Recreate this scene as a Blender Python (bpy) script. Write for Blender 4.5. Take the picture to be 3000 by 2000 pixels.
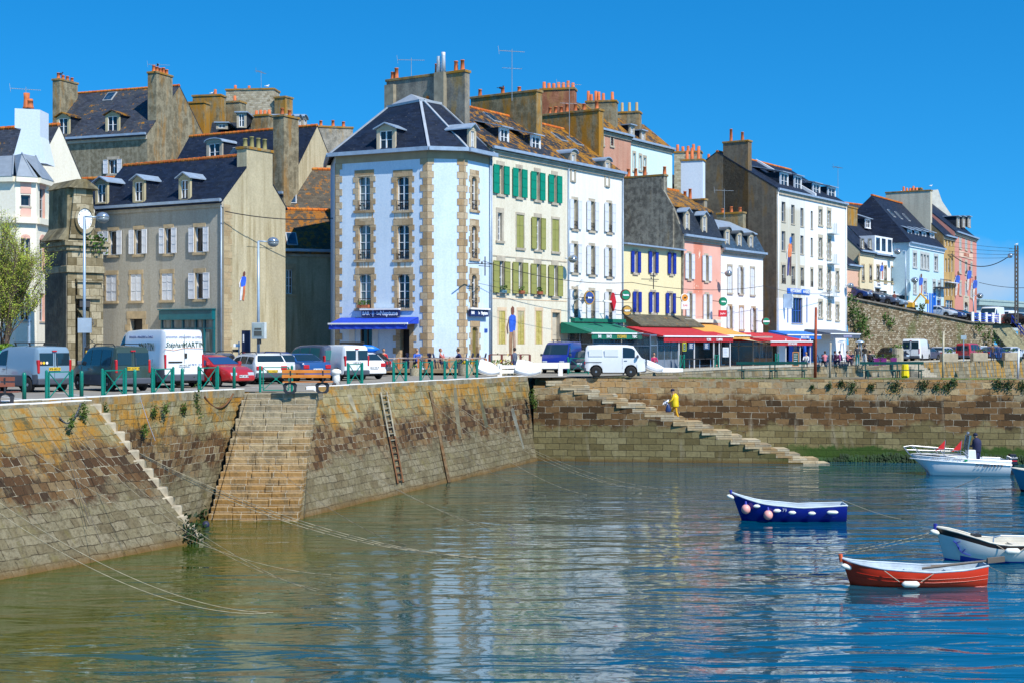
import bpy, bmesh, math, random
from mathutils import Vector, Matrix, geometry
R=math.radians; PI=math.pi
random.seed(7)
for o in list(bpy.data.objects): bpy.data.objects.remove(o)
S=bpy.context.scene; COL=S.collection
# ---------------------------------------------------------------- camera
F=4200.0; CZ=6.6; WATER=0.0; QZ=4.6
cam=bpy.data.cameras.new('camera'); camo=bpy.data.objects.new('camera',cam); COL.objects.link(camo)
cam.sensor_width=36; cam.lens=36*F/3000; cam.clip_start=.5; cam.clip_end=3000
camo.location=(0,0,CZ); camo.rotation_euler=(PI/2,0,0); S.camera=camo
# ---------------------------------------------------------------- sky and sun
SUN_EL=R(47); SUN_AZ=R(40)      # the sun stands behind the camera, 40 degrees to its right
W=bpy.data.worlds.new('World'); S.world=W; W.use_nodes=True
nt=W.node_tree; nt.nodes.clear()
sky=nt.nodes.new('ShaderNodeTexSky'); sky.sky_type='NISHITA'; sky.sun_disc=False
sky.sun_elevation=SUN_EL; sky.sun_rotation=R(180)-SUN_AZ; sky.altitude=0; sky.air_density=1.0; sky.dust_density=.25; sky.ozone_density=3.2
hs=nt.nodes.new('ShaderNodeHueSaturation'); hs.inputs['Saturation'].default_value=1.38; hs.inputs['Hue'].default_value=.487
sk_tc=nt.nodes.new('ShaderNodeTexCoord'); sk_m=nt.nodes.new('ShaderNodeMapping'); sk_m.inputs['Location'].default_value=(0,0,.17)
nt.links.new(sk_tc.outputs['Generated'],sk_m.inputs[0]); nt.links.new(sk_m.outputs[0],sky.inputs[0])   # reads the sky a little higher: no yellow band at the horizon
nt.links.new(sky.outputs[0],hs.inputs['Color'])
bg=nt.nodes.new('ShaderNodeBackground'); bg.inputs[1].default_value=.105
wo=nt.nodes.new('ShaderNodeOutputWorld')
# a faint cloud bank low in the sky on the right
tc=nt.nodes.new('ShaderNodeTexCoord'); nz=nt.nodes.new('ShaderNodeTexNoise'); nz.inputs['Scale'].default_value=14; nz.inputs['Detail'].default_value=6
nt.links.new(tc.outputs['Generated'],nz.inputs['Vector'])
vd=nt.nodes.new('ShaderNodeVectorMath'); vd.operation='SUBTRACT'; vd.inputs[1].default_value=(.315,.947,.038)
nt.links.new(tc.outputs['Generated'],vd.inputs[0])
vm=nt.nodes.new('ShaderNodeVectorMath'); vm.operation='MULTIPLY'; vm.inputs[1].default_value=(16,16,32); nt.links.new(vd.outputs[0],vm.inputs[0])
vl=nt.nodes.new('ShaderNodeVectorMath'); vl.operation='LENGTH'; nt.links.new(vm.outputs[0],vl.inputs[0])
ma=nt.nodes.new('ShaderNodeMath'); ma.operation='SUBTRACT'; nt.links.new(nz.outputs[0],ma.inputs[0]); 
mb=nt.nodes.new('ShaderNodeMath'); mb.operation='MULTIPLY'; mb.inputs[1].default_value=.32; nt.links.new(vl.outputs['Value'],mb.inputs[0]); nt.links.new(mb.outputs[0],ma.inputs[1])
mr=nt.nodes.new('ShaderNodeMapRange'); mr.inputs['From Min'].default_value=.2; mr.inputs['From Max'].default_value=.5; mr.inputs['To Max'].default_value=.7; nt.links.new(ma.outputs[0],mr.inputs[0])
mx=nt.nodes.new('ShaderNodeMixRGB'); mx.inputs[2].default_value=(4.4,5.4,6.6,1); nt.links.new(mr.outputs[0],mx.inputs[0]); tint=nt.nodes.new('ShaderNodeMixRGB'); tint.blend_type='MULTIPLY'; tint.inputs[0].default_value=1; tint.inputs[2].default_value=(.55,1.26,1.55,1); nt.links.new(hs.outputs[0],tint.inputs[1]); nt.links.new(tint.outputs[0],mx.inputs[1])
nt.links.new(mx.outputs[0],bg.inputs[0]); nt.links.new(bg.outputs[0],wo.inputs[0])
sl=bpy.data.lights.new('sun','SUN'); sl.energy=5.0; sl.angle=R(.5); sl.color=(1,.95,.86)
so=bpy.data.objects.new('sun',sl); COL.objects.link(so)
tosun=Vector((math.sin(SUN_AZ)*math.cos(SUN_EL),-math.cos(SUN_AZ)*math.cos(SUN_EL),math.sin(SUN_EL)))
so.rotation_euler=tosun.to_track_quat('Z','Y').to_euler(); so.location=(40,-40,80)
S.view_settings.view_transform='Standard'; S.view_settings.look='None'; S.view_settings.exposure=0.27; S.view_settings.gamma=1
S.render.engine='CYCLES'; S.cycles.max_bounces=6; S.cycles.transparent_max_bounces=8
# ---------------------------------------------------------------- helpers: place
def at(px,py,Y): return Vector(((px-1500)/F*Y,Y,CZ+(1000-py)/F*Y))
def gd(px,py,z=QZ):                      # a spot on the level z seen at that direction
    Y=(CZ-z)*F/(py-1000); return Vector(((px-1500)/F*Y,Y,z))
# ---------------------------------------------------------------- materials
MATS={}
class NT:
    def __init__(s,name,rough=.6,metal=0,spec=None):
        m=bpy.data.materials.new(name); m.use_nodes=True; s.m=m; s.t=m.node_tree
        s.b=s.t.nodes['Principled BSDF']; s.b.inputs['Roughness'].default_value=rough; s.b.inputs['Metallic'].default_value=metal
        if spec is not None: s.b.inputs['Specular IOR Level'].default_value=spec
    def n(s,typ,**k):
        o=s.t.nodes.new('ShaderNode'+typ)
        for a,v in k.items(): setattr(o,a,v)
        return o
    def l(s,a,b): s.t.links.new(a,b)
    def sv(s,sock,v):
        if hasattr(v,'links') or hasattr(v,'is_linked'): s.l(v,sock)
        else: sock.default_value=v if not (isinstance(v,tuple) and len(v)==3 and sock.type=='RGBA') else v+(1,)
    def pos(s): return s.n('NewGeometry').outputs['Position']
    def obj(s): return s.n('TexCoord').outputs['Object']
    def uv(s): return s.n('TexCoord').outputs['UV']
    def mul(s,v,xyz):
        o=s.n('VectorMath',operation='MULTIPLY'); s.l(v,o.inputs[0]); o.inputs[1].default_value=xyz; return o.outputs[0]
    def add(s,v,w):
        o=s.n('VectorMath',operation='ADD'); s.sv(o.inputs[0],v); s.sv(o.inputs[1],w); return o.outputs[0]
    def noise(s,v,scale,detail=4,rough=.55,col=False,dist=0):
        o=s.n('TexNoise'); s.l(v,o.inputs['Vector']); o.inputs['Scale'].default_value=scale; o.inputs['Detail'].default_value=detail
        o.inputs['Roughness'].default_value=rough; o.inputs['Distortion'].default_value=dist
        return o.outputs[1] if col else o.outputs[0]
    def m2(s,op,a,b=0.0,c=None):
        o=s.n('Math',operation=op); s.sv(o.inputs[0],a); s.sv(o.inputs[1],b)
        if c is not None: s.sv(o.inputs[2],c)
        return o.outputs[0]
    def rng(s,v,a,b,c=0.0,d=1.0):
        o=s.n('MapRange'); s.l(v,o.inputs[0]); o.inputs[1].default_value=a; o.inputs[2].default_value=b; o.inputs[3].default_value=c; o.inputs[4].default_value=d
        return o.outputs[0]
    def mix(s,f,a,b,typ='MIX'):
        o=s.n('MixRGB',blend_type=typ); s.sv(o.inputs[0],f); s.sv(o.inputs[1],a); s.sv(o.inputs[2],b); return o.outputs[0]
    def ramp(s,v,stops,const=False):
        o=s.n('ValToRGB'); s.l(v,o.inputs[0]); e=o.color_ramp.elements
        while len(e)<len(stops): e.new(.5)
        for i,(p,c) in enumerate(stops): e[i].position=p; e[i].color=tuple(c)+(1,)
        if const: o.color_ramp.interpolation='CONSTANT'
        return o.outputs[0]
    def sep(s,v): o=s.n('SeparateXYZ'); s.l(v,o.inputs[0]); return o.outputs
    def comb(s,x,y,z=0.0): o=s.n('CombineXYZ'); s.sv(o.inputs[0],x); s.sv(o.inputs[1],y); s.sv(o.inputs[2],z); return o.outputs[0]
    def brick(s,v,w,h,mort=.012,c1=(0,0,0),c2=(1,1,1),off=.5,smooth=.1):
        o=s.n('TexBrick'); s.l(v,o.inputs['Vector']); o.inputs['Color1'].default_value=c1+(1,); o.inputs['Color2'].default_value=c2+(1,); o.inputs['Mortar'].default_value=(.5,.5,.5,1)
        o.inputs['Scale'].default_value=1; o.inputs['Mortar Size'].default_value=mort; o.inputs['Mortar Smooth'].default_value=smooth
        o.inputs['Brick Width'].default_value=w; o.inputs['Row Height'].default_value=h; o.offset=off; return o.outputs[0],o.outputs[1]
    def bump(s,h,strength=.4,dist=.02):
        o=s.n('Bump'); s.l(h,o.inputs['Height']); o.inputs['Strength'].default_value=strength; o.inputs['Distance'].default_value=dist; s.l(o.outputs[0],s.b.inputs['Normal'])
    def out(s,c): s.sv(s.b.inputs['Base Color'],c); return s.m
def mat(key,fn):
    if key not in MATS: MATS[key]=fn()
    return MATS[key]
def flat(name,c,rough=.6,metal=0,var=.12,spec=None):       # a plain painted or coloured surface with slight unevenness
    def f():
        t=NT(name,rough,metal,spec); nn=t.noise(t.pos(),2.3,5); v=t.rng(nn,.3,.7,1-var,1+var)
        o=t.n('HueSaturation'); o.inputs['Color'].default_value=c+(1,); t.l(v,o.inputs['Value']); return t.out(o.outputs[0])
    return mat(name,f)
def plaster(name,c,stain=.3,sc=(.3,.26,.2),rough=.85,bump=.25):   # rendered wall: blotches, rain streaks, fine grain
    def f():
        t=NT(name,rough,0,.25); p=t.pos()
        big=t.noise(p,.35,5,.6); st=t.noise(t.mul(p,(2.2,2.2,.16)),1.0,5,.6); fine=t.noise(p,9,4)
        a=t.rng(st,.46,.72,0,min(.9,stain*1.7)); b=t.rng(big,.40,.70,0,stain*1.3)
        col=t.mix(a,c,sc); col=t.mix(b,col,tuple(x*.78 for x in c)); col=t.mix(.12,col,t.ramp(fine,[(.3,(.0,.0,.0)),(.7,(1,1,1))]),'OVERLAY')
        t.bump(fine,bump,.01); return t.out(col)
    return mat(name,f)
def roughwall(name,c1,c2,c3=(.42,.2,.03),lich=.2,scale=1.6):        # old bare render or rubble, mottled, with lichen
    def f():
        t=NT(name,.92,0,.15); p=t.pos()
        n1=t.noise(p,scale,7,.65); n2=t.noise(p,scale*5,5,.6); n3=t.noise(t.mul(p,(1.4,1.4,.35)),.9,6,.65); st=t.noise(t.mul(p,(3,3,.2)),.8,4)
        col=t.mix(t.rng(n1,.42,.58),c1,c2); col=t.mix(t.rng(n2,.45,.75,0,.55),col,tuple(x*.45 for x in c1)); col=t.mix(t.rng(st,.5,.75,0,.5),col,tuple(min(1,x*1.5) for x in c2))
        col=t.mix(t.rng(n3,.62-lich*.4,.72-lich*.3,0,min(1,lich*2)),col,c3)
        t.bump(n2,.5,.03); return t.out(col)
    return mat(name,f)
def slate(name,c=(.018,.025,.039),lich=.0,lc=(.42,.2,.012),pale=.25):
    def f():
        t=NT(name,.62,0,.16); x,y,z=t.sep(t.obj()); p=t.pos()
        v=t.comb(t.m2('ADD',x,t.m2('MULTIPLY',y,.37)),z); br,bf=t.brick(v,.32,.13,.008)
        k=t.rng(br,0,1,.75,1.4); n=t.noise(p,.8,6,.65); n2=t.noise(p,7,4,.6); n4=t.noise(p,2.6,6,.7)
        o=t.n('HueSaturation'); o.inputs['Color'].default_value=c+(1,); t.l(k,o.inputs['Value'])
        col=t.mix(t.rng(n,.45,.7,0,pale),o.outputs[0],(.07,.078,.078)); col=t.mix(t.rng(n2,.64,.74,0,.5),col,(.26,.26,.23))
        if lich>0:
            col=t.mix(t.rng(t.m2('ADD',t.m2('MULTIPLY',n,.35),t.m2('MULTIPLY',n4,.65)),.60-lich*.25,.63-lich*.22,0,.92),col,t.mix(n2,lc,(lc[0]*.6,lc[1]*.5,.01)))
        col=t.mix(t.m2('MULTIPLY',bf,.6),col,(.01,.012,.015))
        t.bump(t.m2('SUBTRACT',br,bf),.35,.02); return t.out(col)
    return mat(name,f)
def masonry(name,cols,w=.6,h=.33,mort=(.35,.33,.28),msz=.015,uv=False,dist=.05,rows=0):   # coursed stone
    def f():
        t=NT(name,.9,0,.2); p=t.pos()
        if uv: v=t.uv()
        else:
            x,y,z=t.sep(t.obj()); v=t.comb(x,t.m2('ADD',z,50.0+.5*rows-.16) if rows else z) if rows else t.comb(t.m2('ADD',x,y),z)
        v=t.add(v,t.mul(t.noise(p,1.6,3,.5,True),(dist,dist,0))); br,bf=t.brick(v,w,h,msz)
        n=t.noise(p,1.2,6,.6); n2=t.noise(p,8,4,.6)
        c=t.ramp(t.m2('ADD',t.m2('MULTIPLY',br,.6),t.m2('MULTIPLY',n,.4)),[(i/(len(cols)-1)*.6+.2,q) for i,q in enumerate(cols)])
        c=t.mix(t.rng(n2,.4,.7,0,.3),c,tuple(x*.4 for x in cols[0])); c=t.mix(bf,c,mort)
        t.bump(t.m2('SUBTRACT',t.m2('MULTIPLY',n2,.4),bf),.6,.04); return t.out(c)
    return mat(name,f)
def gloss(name,c,rough=.25,metal=0,coat=0):
    def f():
        t=NT(name,rough,metal); t.b.inputs['Coat Weight'].default_value=coat; t.b.inputs['Coat Roughness'].default_value=.06; 
        n=t.noise(t.pos(),3,4); return t.out(t.mix(t.rng(n,.45,.8,0,.25),c,tuple(x*.75+.02 for x in c)))
    return mat(name,f)
# colours in use
WHITE=lambda: flat('white_paint',(.78,.79,.80),.5,var=.05)
def pane_m(k=0):
    def f():
        t=NT('window_glass_%d'%k,.04,0,.6); p=t.pos(); n=t.noise(t.mul(p,(3,3,.4)),1,2)
        a,b=[((.008,.01,.014),(.03,.035,.04)),((.05,.08,.08),(.22,.27,.28)),((.01,.03,.06),(.03,.07,.13))][k]
        return t.out(t.mix(t.rng(n,.4,.65),a,b))
    return mat('pane%d'%k,f)
TAN=lambda: masonry('dressed_tan_granite',[(.30,.21,.12),(.44,.32,.19),(.50,.40,.27),(.38,.25,.13)],.9,.42,(.3,.24,.17),.01)
GREYST=lambda: flat('grey_dressed_stone',(.40,.35,.27),.85,var=.22)
ZINC=lambda: flat('zinc_sheet',(.30,.38,.48),.42,.2,var=.15)
TERRA=lambda: flat('terracotta',(.50,.13,.04),.8,var=.35)
RIDGE=lambda: masonry('terracotta_ridge',[(.45,.10,.02),(.62,.17,.03),(.5,.2,.04)],.4,2,(.2,.08,.03),.02)
STACK=lambda: roughwall('old_render_chimney',(.15,.13,.085),(.28,.245,.165),(.31,.155,.03),.30)
STACKO=lambda: roughwall('ochre_lichen_render',(.15,.125,.07),(.27,.22,.13),(.34,.165,.022),.48)
# ---------------------------------------------------------------- mesh builder
WM={}
class Fr:                                  # a frame on the ground: x along a front, y inward, z up
    def __init__(s,p0,p1,z=QZ):
        s.p0=Vector((p0[0],p0[1])); s.p1=Vector((p1[0],p1[1])); d=s.p1-s.p0; s.W=d.length; s.d=d.normalized(); s.n=Vector((-s.d.y,s.d.x)); s.z=z
        s.M=Matrix.Translation((p0[0],p0[1],z))@Matrix.Rotation(math.atan2(d.y,d.x),4,'Z')
    def x(s,px,y=0):                       # local x where the sight line at px meets the plane y
        k=(px-1500)/F; p=s.p0+s.n*y; return (k*p.y-p.x)/(s.d.x-k*s.d.y)
    def Y(s,x,y=0): return (s.p0+s.d*x+s.n*y).y
    def zz(s,px,py,y=0): return CZ+(1000-py)/F*s.Y(s.x(px,y),y)-s.z
    def yd(s,px,x=0):                      # local y where the sight line meets the plane x
        k=(px-1500)/F; p=s.p0+s.d*x; return (k*p.y-p.x)/(s.n.x-k*s.n.y)
    def w(s,x,y,z): return s.M@Vector((x,y,z))
class MB:
    def __init__(s): s.v=[]; s.f=[]; s.m=[]; s.uvs=[]; s.has=False
    def face(s,pts,mi=0,uv=None):
        b=len(s.v); s.v+= [tuple(p) for p in pts]; s.f.append(list(range(b,b+len(pts)))); s.m.append(mi); s.uvs.append(uv); s.has|=uv is not None; return s
    def box(s,x0,x1,y0,y1,z0,z1,mi=0,top=None,skip=''):
        tx=top or 0; b=len(s.v); q=tx
        s.v+=[(x0,y0,z0),(x1,y0,z0),(x1,y1,z0),(x0,y1,z0),(x0+q,y0+q,z1),(x1-q,y0+q,z1),(x1-q,y1-q,z1),(x0+q,y1-q,z1)]
        for k,f in (('b',(3,2,1,0)),('t',(4,5,6,7)),('f',(0,1,5,4)),('r',(1,2,6,5)),('k',(2,3,7,6)),('l',(3,0,4,7))):
            if k not in skip: s.f.append([b+i for i in f]); s.m.append(mi); s.uvs.append(None)
        return s
    def obox(s,c,dx,dy,dz,hx,hy,hz,mi=0):
        b=len(s.v); c=Vector(c); dx=Vector(dx).normalized()*hx; dy=Vector(dy).normalized()*hy; dz=Vector(dz).normalized()*hz
        for (a,e,g) in ((-1,-1,-1),(1,-1,-1),(1,1,-1),(-1,1,-1),(-1,-1,1),(1,-1,1),(1,1,1),(-1,1,1)): s.v.append(tuple(c+dx*a+dy*e+dz*g))
        for f in ((3,2,1,0),(4,5,6,7),(0,1,5,4),(1,2,6,5),(2,3,7,6),(3,0,4,7)): s.f.append([b+i for i in f]); s.m.append(mi); s.uvs.append(None)
        return s
    def bar(s,p,q,w,h=None,mi=0):          # square bar from p to q
        p=Vector(p); q=Vector(q); d=q-p; up=Vector((0,0,1)) if abs(d.normalized().z)<.95 else Vector((0,1,0)); a=d.cross(up); b2=a.cross(d)
        return s.obox((p+q)/2,d,a,b2,d.length/2,w/2,(h or w)/2,mi)
    def tube(s,p,q,r,r2=None,n=8,mi=0,cap=True):
        p=Vector(p); q=Vector(q); r2=r if r2 is None else r2; d=(q-p).normalized(); up=Vector((0,0,1)) if abs(d.z)<.95 else Vector((1,0,0)); a=d.cross(up).normalized(); b2=a.cross(d); b=len(s.v)
        for (c,rr) in ((p,r),(q,r2)):
            for i in range(n): t=2*PI*i/n; s.v.append(tuple(c+a*math.cos(t)*rr+b2*math.sin(t)*rr))
        for i in range(n): j=(i+1)%n; s.f.append([b+i,b+j,b+n+j,b+n+i]); s.m.append(mi); s.uvs.append(None)
        if cap:
            s.f.append([b+i for i in range(n)][::-1]); s.m.append(mi); s.uvs.append(None); s.f.append([b+n+i for i in range(n)]); s.m.append(mi); s.uvs.append(None)
        return s
    def path(s,pts,r,n=6,mi=0):
        for a,b in zip(pts,pts[1:]): s.tube(a,b,r,r,n,mi)
        return s
    def lathe(s,c,prof,n=16,mi=0,ax='z',sq=1):   # prof: (radius,height) pairs
        b=len(s.v); c=Vector(c)
        for (r,h) in prof:
            for i in range(n):
                t=2*PI*i/n; u,w=math.cos(t)*r,math.sin(t)*r*sq
                s.v.append(tuple(c+(Vector((u,w,h)) if ax=='z' else Vector((h,u,w)) if ax=='x' else Vector((u,h,w)))))
        for k in range(len(prof)-1):
            for i in range(n): j=(i+1)%n; s.f.append([b+k*n+i,b+k*n+j,b+(k+1)*n+j,b+(k+1)*n+i]); s.m.append(mi); s.uvs.append(None)
        for k,rev in ((0,True),(len(prof)-1,False)):
            if prof[k][0]>1e-3: q=[b+k*n+i for i in range(n)]; s.f.append(q[::-1] if rev else q); s.m.append(mi); s.uvs.append(None)
        return s
    def ball(s,c,r,mi=0,n=12,sx=1,sy=1,sz=1):
        b=len(s.v); k=max(4,n//2)
        for j in range(k+1):
            ph=PI*j/k-PI/2
            for i in range(n): t=2*PI*i/n; s.v.append((c[0]+r*sx*math.cos(ph)*math.cos(t),c[1]+r*sy*math.cos(ph)*math.sin(t),c[2]+r*sz*math.sin(ph)))
        for j in range(k):
            for i in range(n): i2=(i+1)%n; s.f.append([b+j*n+i,b+j*n+i2,b+(j+1)*n+i2,b+(j+1)*n+i]); s.m.append(mi); s.uvs.append(None)
        return s
    def extr(s,pts,axis,a,b,mi=0):          # a closed outline pushed from a to b along an axis
        def P(p,t): return {'y':(p[0],t,p[1]),'x':(t,p[0],p[1]),'z':(p[0],p[1],t)}[axis]
        n=len(pts); k=len(s.v); s.v+=[P(p,a) for p in pts]+[P(p,b) for p in pts]
        tess=geometry.tessellate_polygon([[Vector((p[0],p[1],0)) for p in pts]])
        for t in tess:
            s.f.append([k+i for i in t]); s.m.append(mi); s.uvs.append(None); s.f.append([k+n+i for i in t][::-1]); s.m.append(mi); s.uvs.append(None)
        for i in range(n): j=(i+1)%n; s.f.append([k+i,k+j,k+n+j,k+n+i]); s.m.append(mi); s.uvs.append(None)
        return s
    def build(s,name,mats,parent=None,fr=None,smooth=False,bev=0,fixn=True,merge=False):
        me=bpy.data.meshes.new(name); me.from_pydata(s.v,[],s.f)
        if not isinstance(mats,(list,tuple)): mats=[mats]
        for m in mats: me.materials.append(m)
        for p,mi in zip(me.polygons,s.m): p.material_index=mi; p.use_smooth=smooth
        if s.has:
            ul=me.uv_layers.new(name='UVMap')
            for p,uv in zip(me.polygons,s.uvs):
                for li,u in zip(p.loop_indices,uv or [(0,0)]*len(p.loop_indices)): ul.data[li].uv=u
        if fixn or merge:
            bm=bmesh.new(); bm.from_mesh(me)
            if merge: bmesh.ops.remove_doubles(bm,verts=bm.verts,dist=1e-4)
            if fixn: bmesh.ops.recalc_face_normals(bm,faces=bm.faces)
            bm.to_mesh(me); bm.free()
        o=bpy.data.objects.new(name,me); link(o,parent,fr)
        if bev: md=o.modifiers.new('bevel','BEVEL'); md.width=bev; md.segments=2; md.limit_method='ANGLE'
        return o
def link(o,parent=None,fr=None):
    COL.objects.link(o); M=fr.M if isinstance(fr,Fr) else fr
    if M is None: M=WM[parent] if parent is not None else Matrix()
    WM[o]=M.copy()
    if parent is not None: o.parent=parent; M=WM[parent].inverted()@M
    o.matrix_local=M
def tag(o,label=None,cat=None,group=None,kind=None):
    if label: o['label']=label
    if cat: o['category']=cat
    if group: o['group']=group
    if kind: o['kind']=kind
    return o
def thing(name,label,cat,M=None,group=None):
    o=bpy.data.objects.new(name,None); o.empty_display_size=.3
    if isinstance(M,(tuple,Vector)): M=Matrix.Translation(M)
    link(o,None,M if M is not None else Matrix()); return tag(o,label,cat,group)
def dup(root,M,label=None,group=None):
    def cp(o,par):
        c=o.copy(); COL.objects.link(c); WM[c]=WM[o]
        if par is not None: c.parent=par
        for ch in [k for k in WM if k.parent==o]: cp(ch,c)
        return c
    r=cp(root,None); r.matrix_local=M; WM[r]=M.copy()
    if label: r['label']=label
    if group: r['group']=group
    return r
def PM(p,rz=0,s=1): return Matrix.Translation(p)@Matrix.Rotation(rz,4,'Z')@Matrix.Scale(s,4)
_tc={}
def text(s,size,m,parent,fr,x,y,z,name='lettering',sx=1,rx=PI/2,rz=0,ext=.006,bold=0,shear=0,align='CENTER'):   # raised lettering standing on the local xz plane
    k=(s,size,bold,shear,align)
    if k not in _tc:
        cu=bpy.data.curves.new('t','FONT'); cu.body=s; cu.size=size; cu.align_x=align; cu.align_y='CENTER'; cu.extrude=ext; cu.offset=bold; cu.shear=shear; cu.resolution_u=2
        to=bpy.data.objects.new('t',cu); COL.objects.link(to); dg=bpy.context.evaluated_depsgraph_get()
        _tc[k]=bpy.data.meshes.new_from_object(to.evaluated_get(dg)); bpy.data.objects.remove(to)
    me=_tc[k].copy(); me.materials.clear(); me.materials.append(m); o=bpy.data.objects.new(name,me)
    M=(fr.M if isinstance(fr,Fr) else fr if fr is not None else WM[parent])@Matrix.Translation((x,y,z))@Matrix.Rotation(rz,4,'Z')@Matrix.Rotation(rx,4,'X')@Matrix.Diagonal((sx,1,1,1))
    link(o,parent,M); return o
def catenary(a,b,sag,n=16):
    a=Vector(a); b=Vector(b); return [a.lerp(b,i/n)-Vector((0,0,sag*4*(i/n)*(1-i/n))) for i in range(n+1)]
# ================================================================ water, quay, walls
def water_m():
    t=NT('harbour_water',.02,0,.5); t.b.inputs['IOR'].default_value=1.58; t.b.inputs['Specular Tint'].default_value=(.82,1,.86,1); p=t.pos()
    n0=t.noise(t.mul(p,(.09,.30,1)),1.0,2,.5,dist=.4); n1=t.noise(t.mul(p,(.30,.95,1)),1.0,2,.5,dist=.8); n2=t.noise(t.mul(p,(1.1,3.4,1)),1.0,3,.6,dist=.6); n4=t.noise(p,.05,3); n5=t.noise(p,.08,3)
    h=t.m2('ADD',t.m2('MULTIPLY',n1,.075),t.m2('MULTIPLY',n2,t.rng(n5,.35,.65,.003,.013))); h=t.m2('ADD',h,t.m2('MULTIPLY',n0,.15))
    t.bump(h,1.0,1.0)
    x,y,z=t.sep(p); left=t.m2('ADD',t.rng(x,-9,9),t.rng(n4,.3,.7,-.3,.3)); left=t.m2('ADD',left,t.rng(y,34,22,0,.35))
    return t.out(t.mix(left,(.036,.058,.004),(.0,.058,.105)))  # turbid green base, with reflected wall olive and sky blue mixed into the colour
wm=MB()
wm.face([(-400,-30,0),(500,-30,0),(500,900,0),(-400,900,0)])
tag(wm.build('water',water_m()),kind='structure')
# quay top line (world xy) and wall foot line
TL=[(-34,6),(-15.9,45.3),(-10.67,57.1)]; TR=[(-8.4,60.4),(.86,80.1)]
ST0,ST1=56.2,52.8       # the wide stair: where its top and its foot lie
ground=[(-34,6),(-15.9,45.3),(-10.67,57.1),(-10.9,57.7),(-7.9,57.7),(-8.4,60.4),(.86,80.1),(3,81.3),(7.2,86.3),(7.5,90.3),(20,112),(30.9,123.5),(40,140),(60,168),(90,190),(500,330),(500,900),(-600,900),(-600,6)]
def asphalt_m():
    t=NT('asphalt_quay',.9,0,.3); p=t.pos(); n=t.noise(p,.5,6,.6); f=t.noise(p,14,3); pt=t.noise(t.mul(p,(.25,1,1)),.6,4)
    c=t.mix(t.rng(n,.35,.65),(.21,.195,.165),(.27,.25,.21)); c=t.mix(t.rng(pt,.6,.68,0,.35),c,(.06,.06,.06)); c=t.mix(t.rng(f,.45,.8,0,.3),c,(.28,.26,.22)); t.bump(f,.3,.01); return t.out(c)
def sheet(name,poly,z,m,kind='structure'):
    g=MB(); vs=[Vector((x,y,0)) for x,y in poly]
    for tr in geometry.tessellate_polygon([vs]): g.face([(poly[i][0],poly[i][1],z) for i in tr])
    o=g.build(name,m,fixn=False)
    bm=bmesh.new(); bm.from_mesh(o.data)
    for f in bm.faces:
        f.normal_update()
        if f.normal.z<0: f.normal_flip()
    bm.to_mesh(o.data); bm.free(); return tag(o,kind=kind)
sheet('quay_ground',ground,QZ,mat('asphalt',asphalt_m))
def seawall_m():
    t=NT('tide_stained_granite_courses',.85,0,.25); p=t.pos(); uv=t.uv()
    v=t.add(uv,t.mul(t.noise(p,.8,4,.7,True),(.26,.17,0)))
    brA,bfA=t.brick(v,.52,.27,.011); brB,bfB=t.brick(t.add(v,(.3,.0,0)),.31,.27,.012); brC,bfC=t.brick(v,.62,.36,.010); brD,bfD=t.brick(t.add(v,(.1,.1,0)),.45,.27,.012)
    _,h,_=t.sep(uv)
    n=t.noise(p,.55,6,.7); n2=t.noise(p,7,6,.7); n3=t.noise(p,1.5,6,.72); st=t.noise(t.mul(uv,(2.2,.28,1)),1,6,.7); n6=t.noise(p,.28,3)
    hn=t.m2('ADD',h,t.rng(n,.3,.7,-.75,.75))
    lo=t.ramp(brA,[(0,(.125,.10,.055)),(.35,(.165,.14,.08)),(.7,(.195,.17,.105)),(1,(.215,.185,.12))])
    mi=t.ramp(brB,[(0,(.035,.02,.01)),(.35,(.085,.042,.016)),(.65,(.14,.08,.03)),(.85,(.20,.15,.08)),(1,(.10,.05,.02))])
    up=t.ramp(t.m2('ADD',t.m2('MULTIPLY',brC,.6),t.m2('MULTIPLY',brD,.4)),[(0,(.09,.075,.03)),(.35,(.19,.155,.07)),(.7,(.28,.24,.13)),(1,(.19,.165,.08))])
    up=t.mix(t.rng(t.m2('ADD',t.m2('MULTIPLY',n3,.7),t.m2('MULTIPLY',n6,.3)),.47,.56,0,.9),up,t.mix(n2,(.42,.19,.012),(.20,.11,.02))); up=t.mix(t.rng(st,.54,.68,0,.75),up,(.30,.28,.21)); up=t.mix(t.rng(st,.42,.30,0,.7),up,(.07,.055,.025))
    lo=t.mix(t.rng(n2,.45,.62,0,.7),lo,(.075,.058,.028)); lo=t.mix(t.rng(st,.5,.7,0,.45),lo,(.30,.26,.16)); lo=t.mix(t.rng(n3,.56,.64,0,.5),lo,(.14,.12,.04))
    mi=t.mix(t.rng(st,.56,.74,0,.5),mi,(.20,.15,.08)); mi=t.mix(t.rng(n2,.5,.7,0,.5),mi,(.03,.02,.012))
    a=t.rng(hn,1.6,2.05); b=t.rng(hn,3.0,3.5)
    c=t.mix(a,lo,mi); c=t.mix(b,c,up)
    m1=t.mix(t.rng(n3,.44,.52),(.03,.02,.01),(.13,.11,.06)); m2=t.mix(t.rng(n3,.46,.56),(.03,.02,.01),(.38,.34,.24)); mm=t.mix(a,m1,m2); mm=t.mix(b,mm,(.09,.07,.03))
    bf=t.mix(a,bfA,bfB); bf=t.mix(b,bf,bfC)
    c=t.mix(t.m2('MULTIPLY',bf,.85),c,mm); c=t.mix(t.rng(h,.0,.3,.8,0),c,(.13,.065,.010)); c=t.mix(t.rng(n2,.67,.74,0,.45),c,(.4,.36,.26))
    t.bump(t.m2('SUBTRACT',t.m2('ADD',t.m2('MULTIPLY',n2,.6),t.m2('MULTIPLY',n3,.7)),bf),1.0,.11); return t.out(c)
SEA=mat('seawall',seawall_m)
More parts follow.
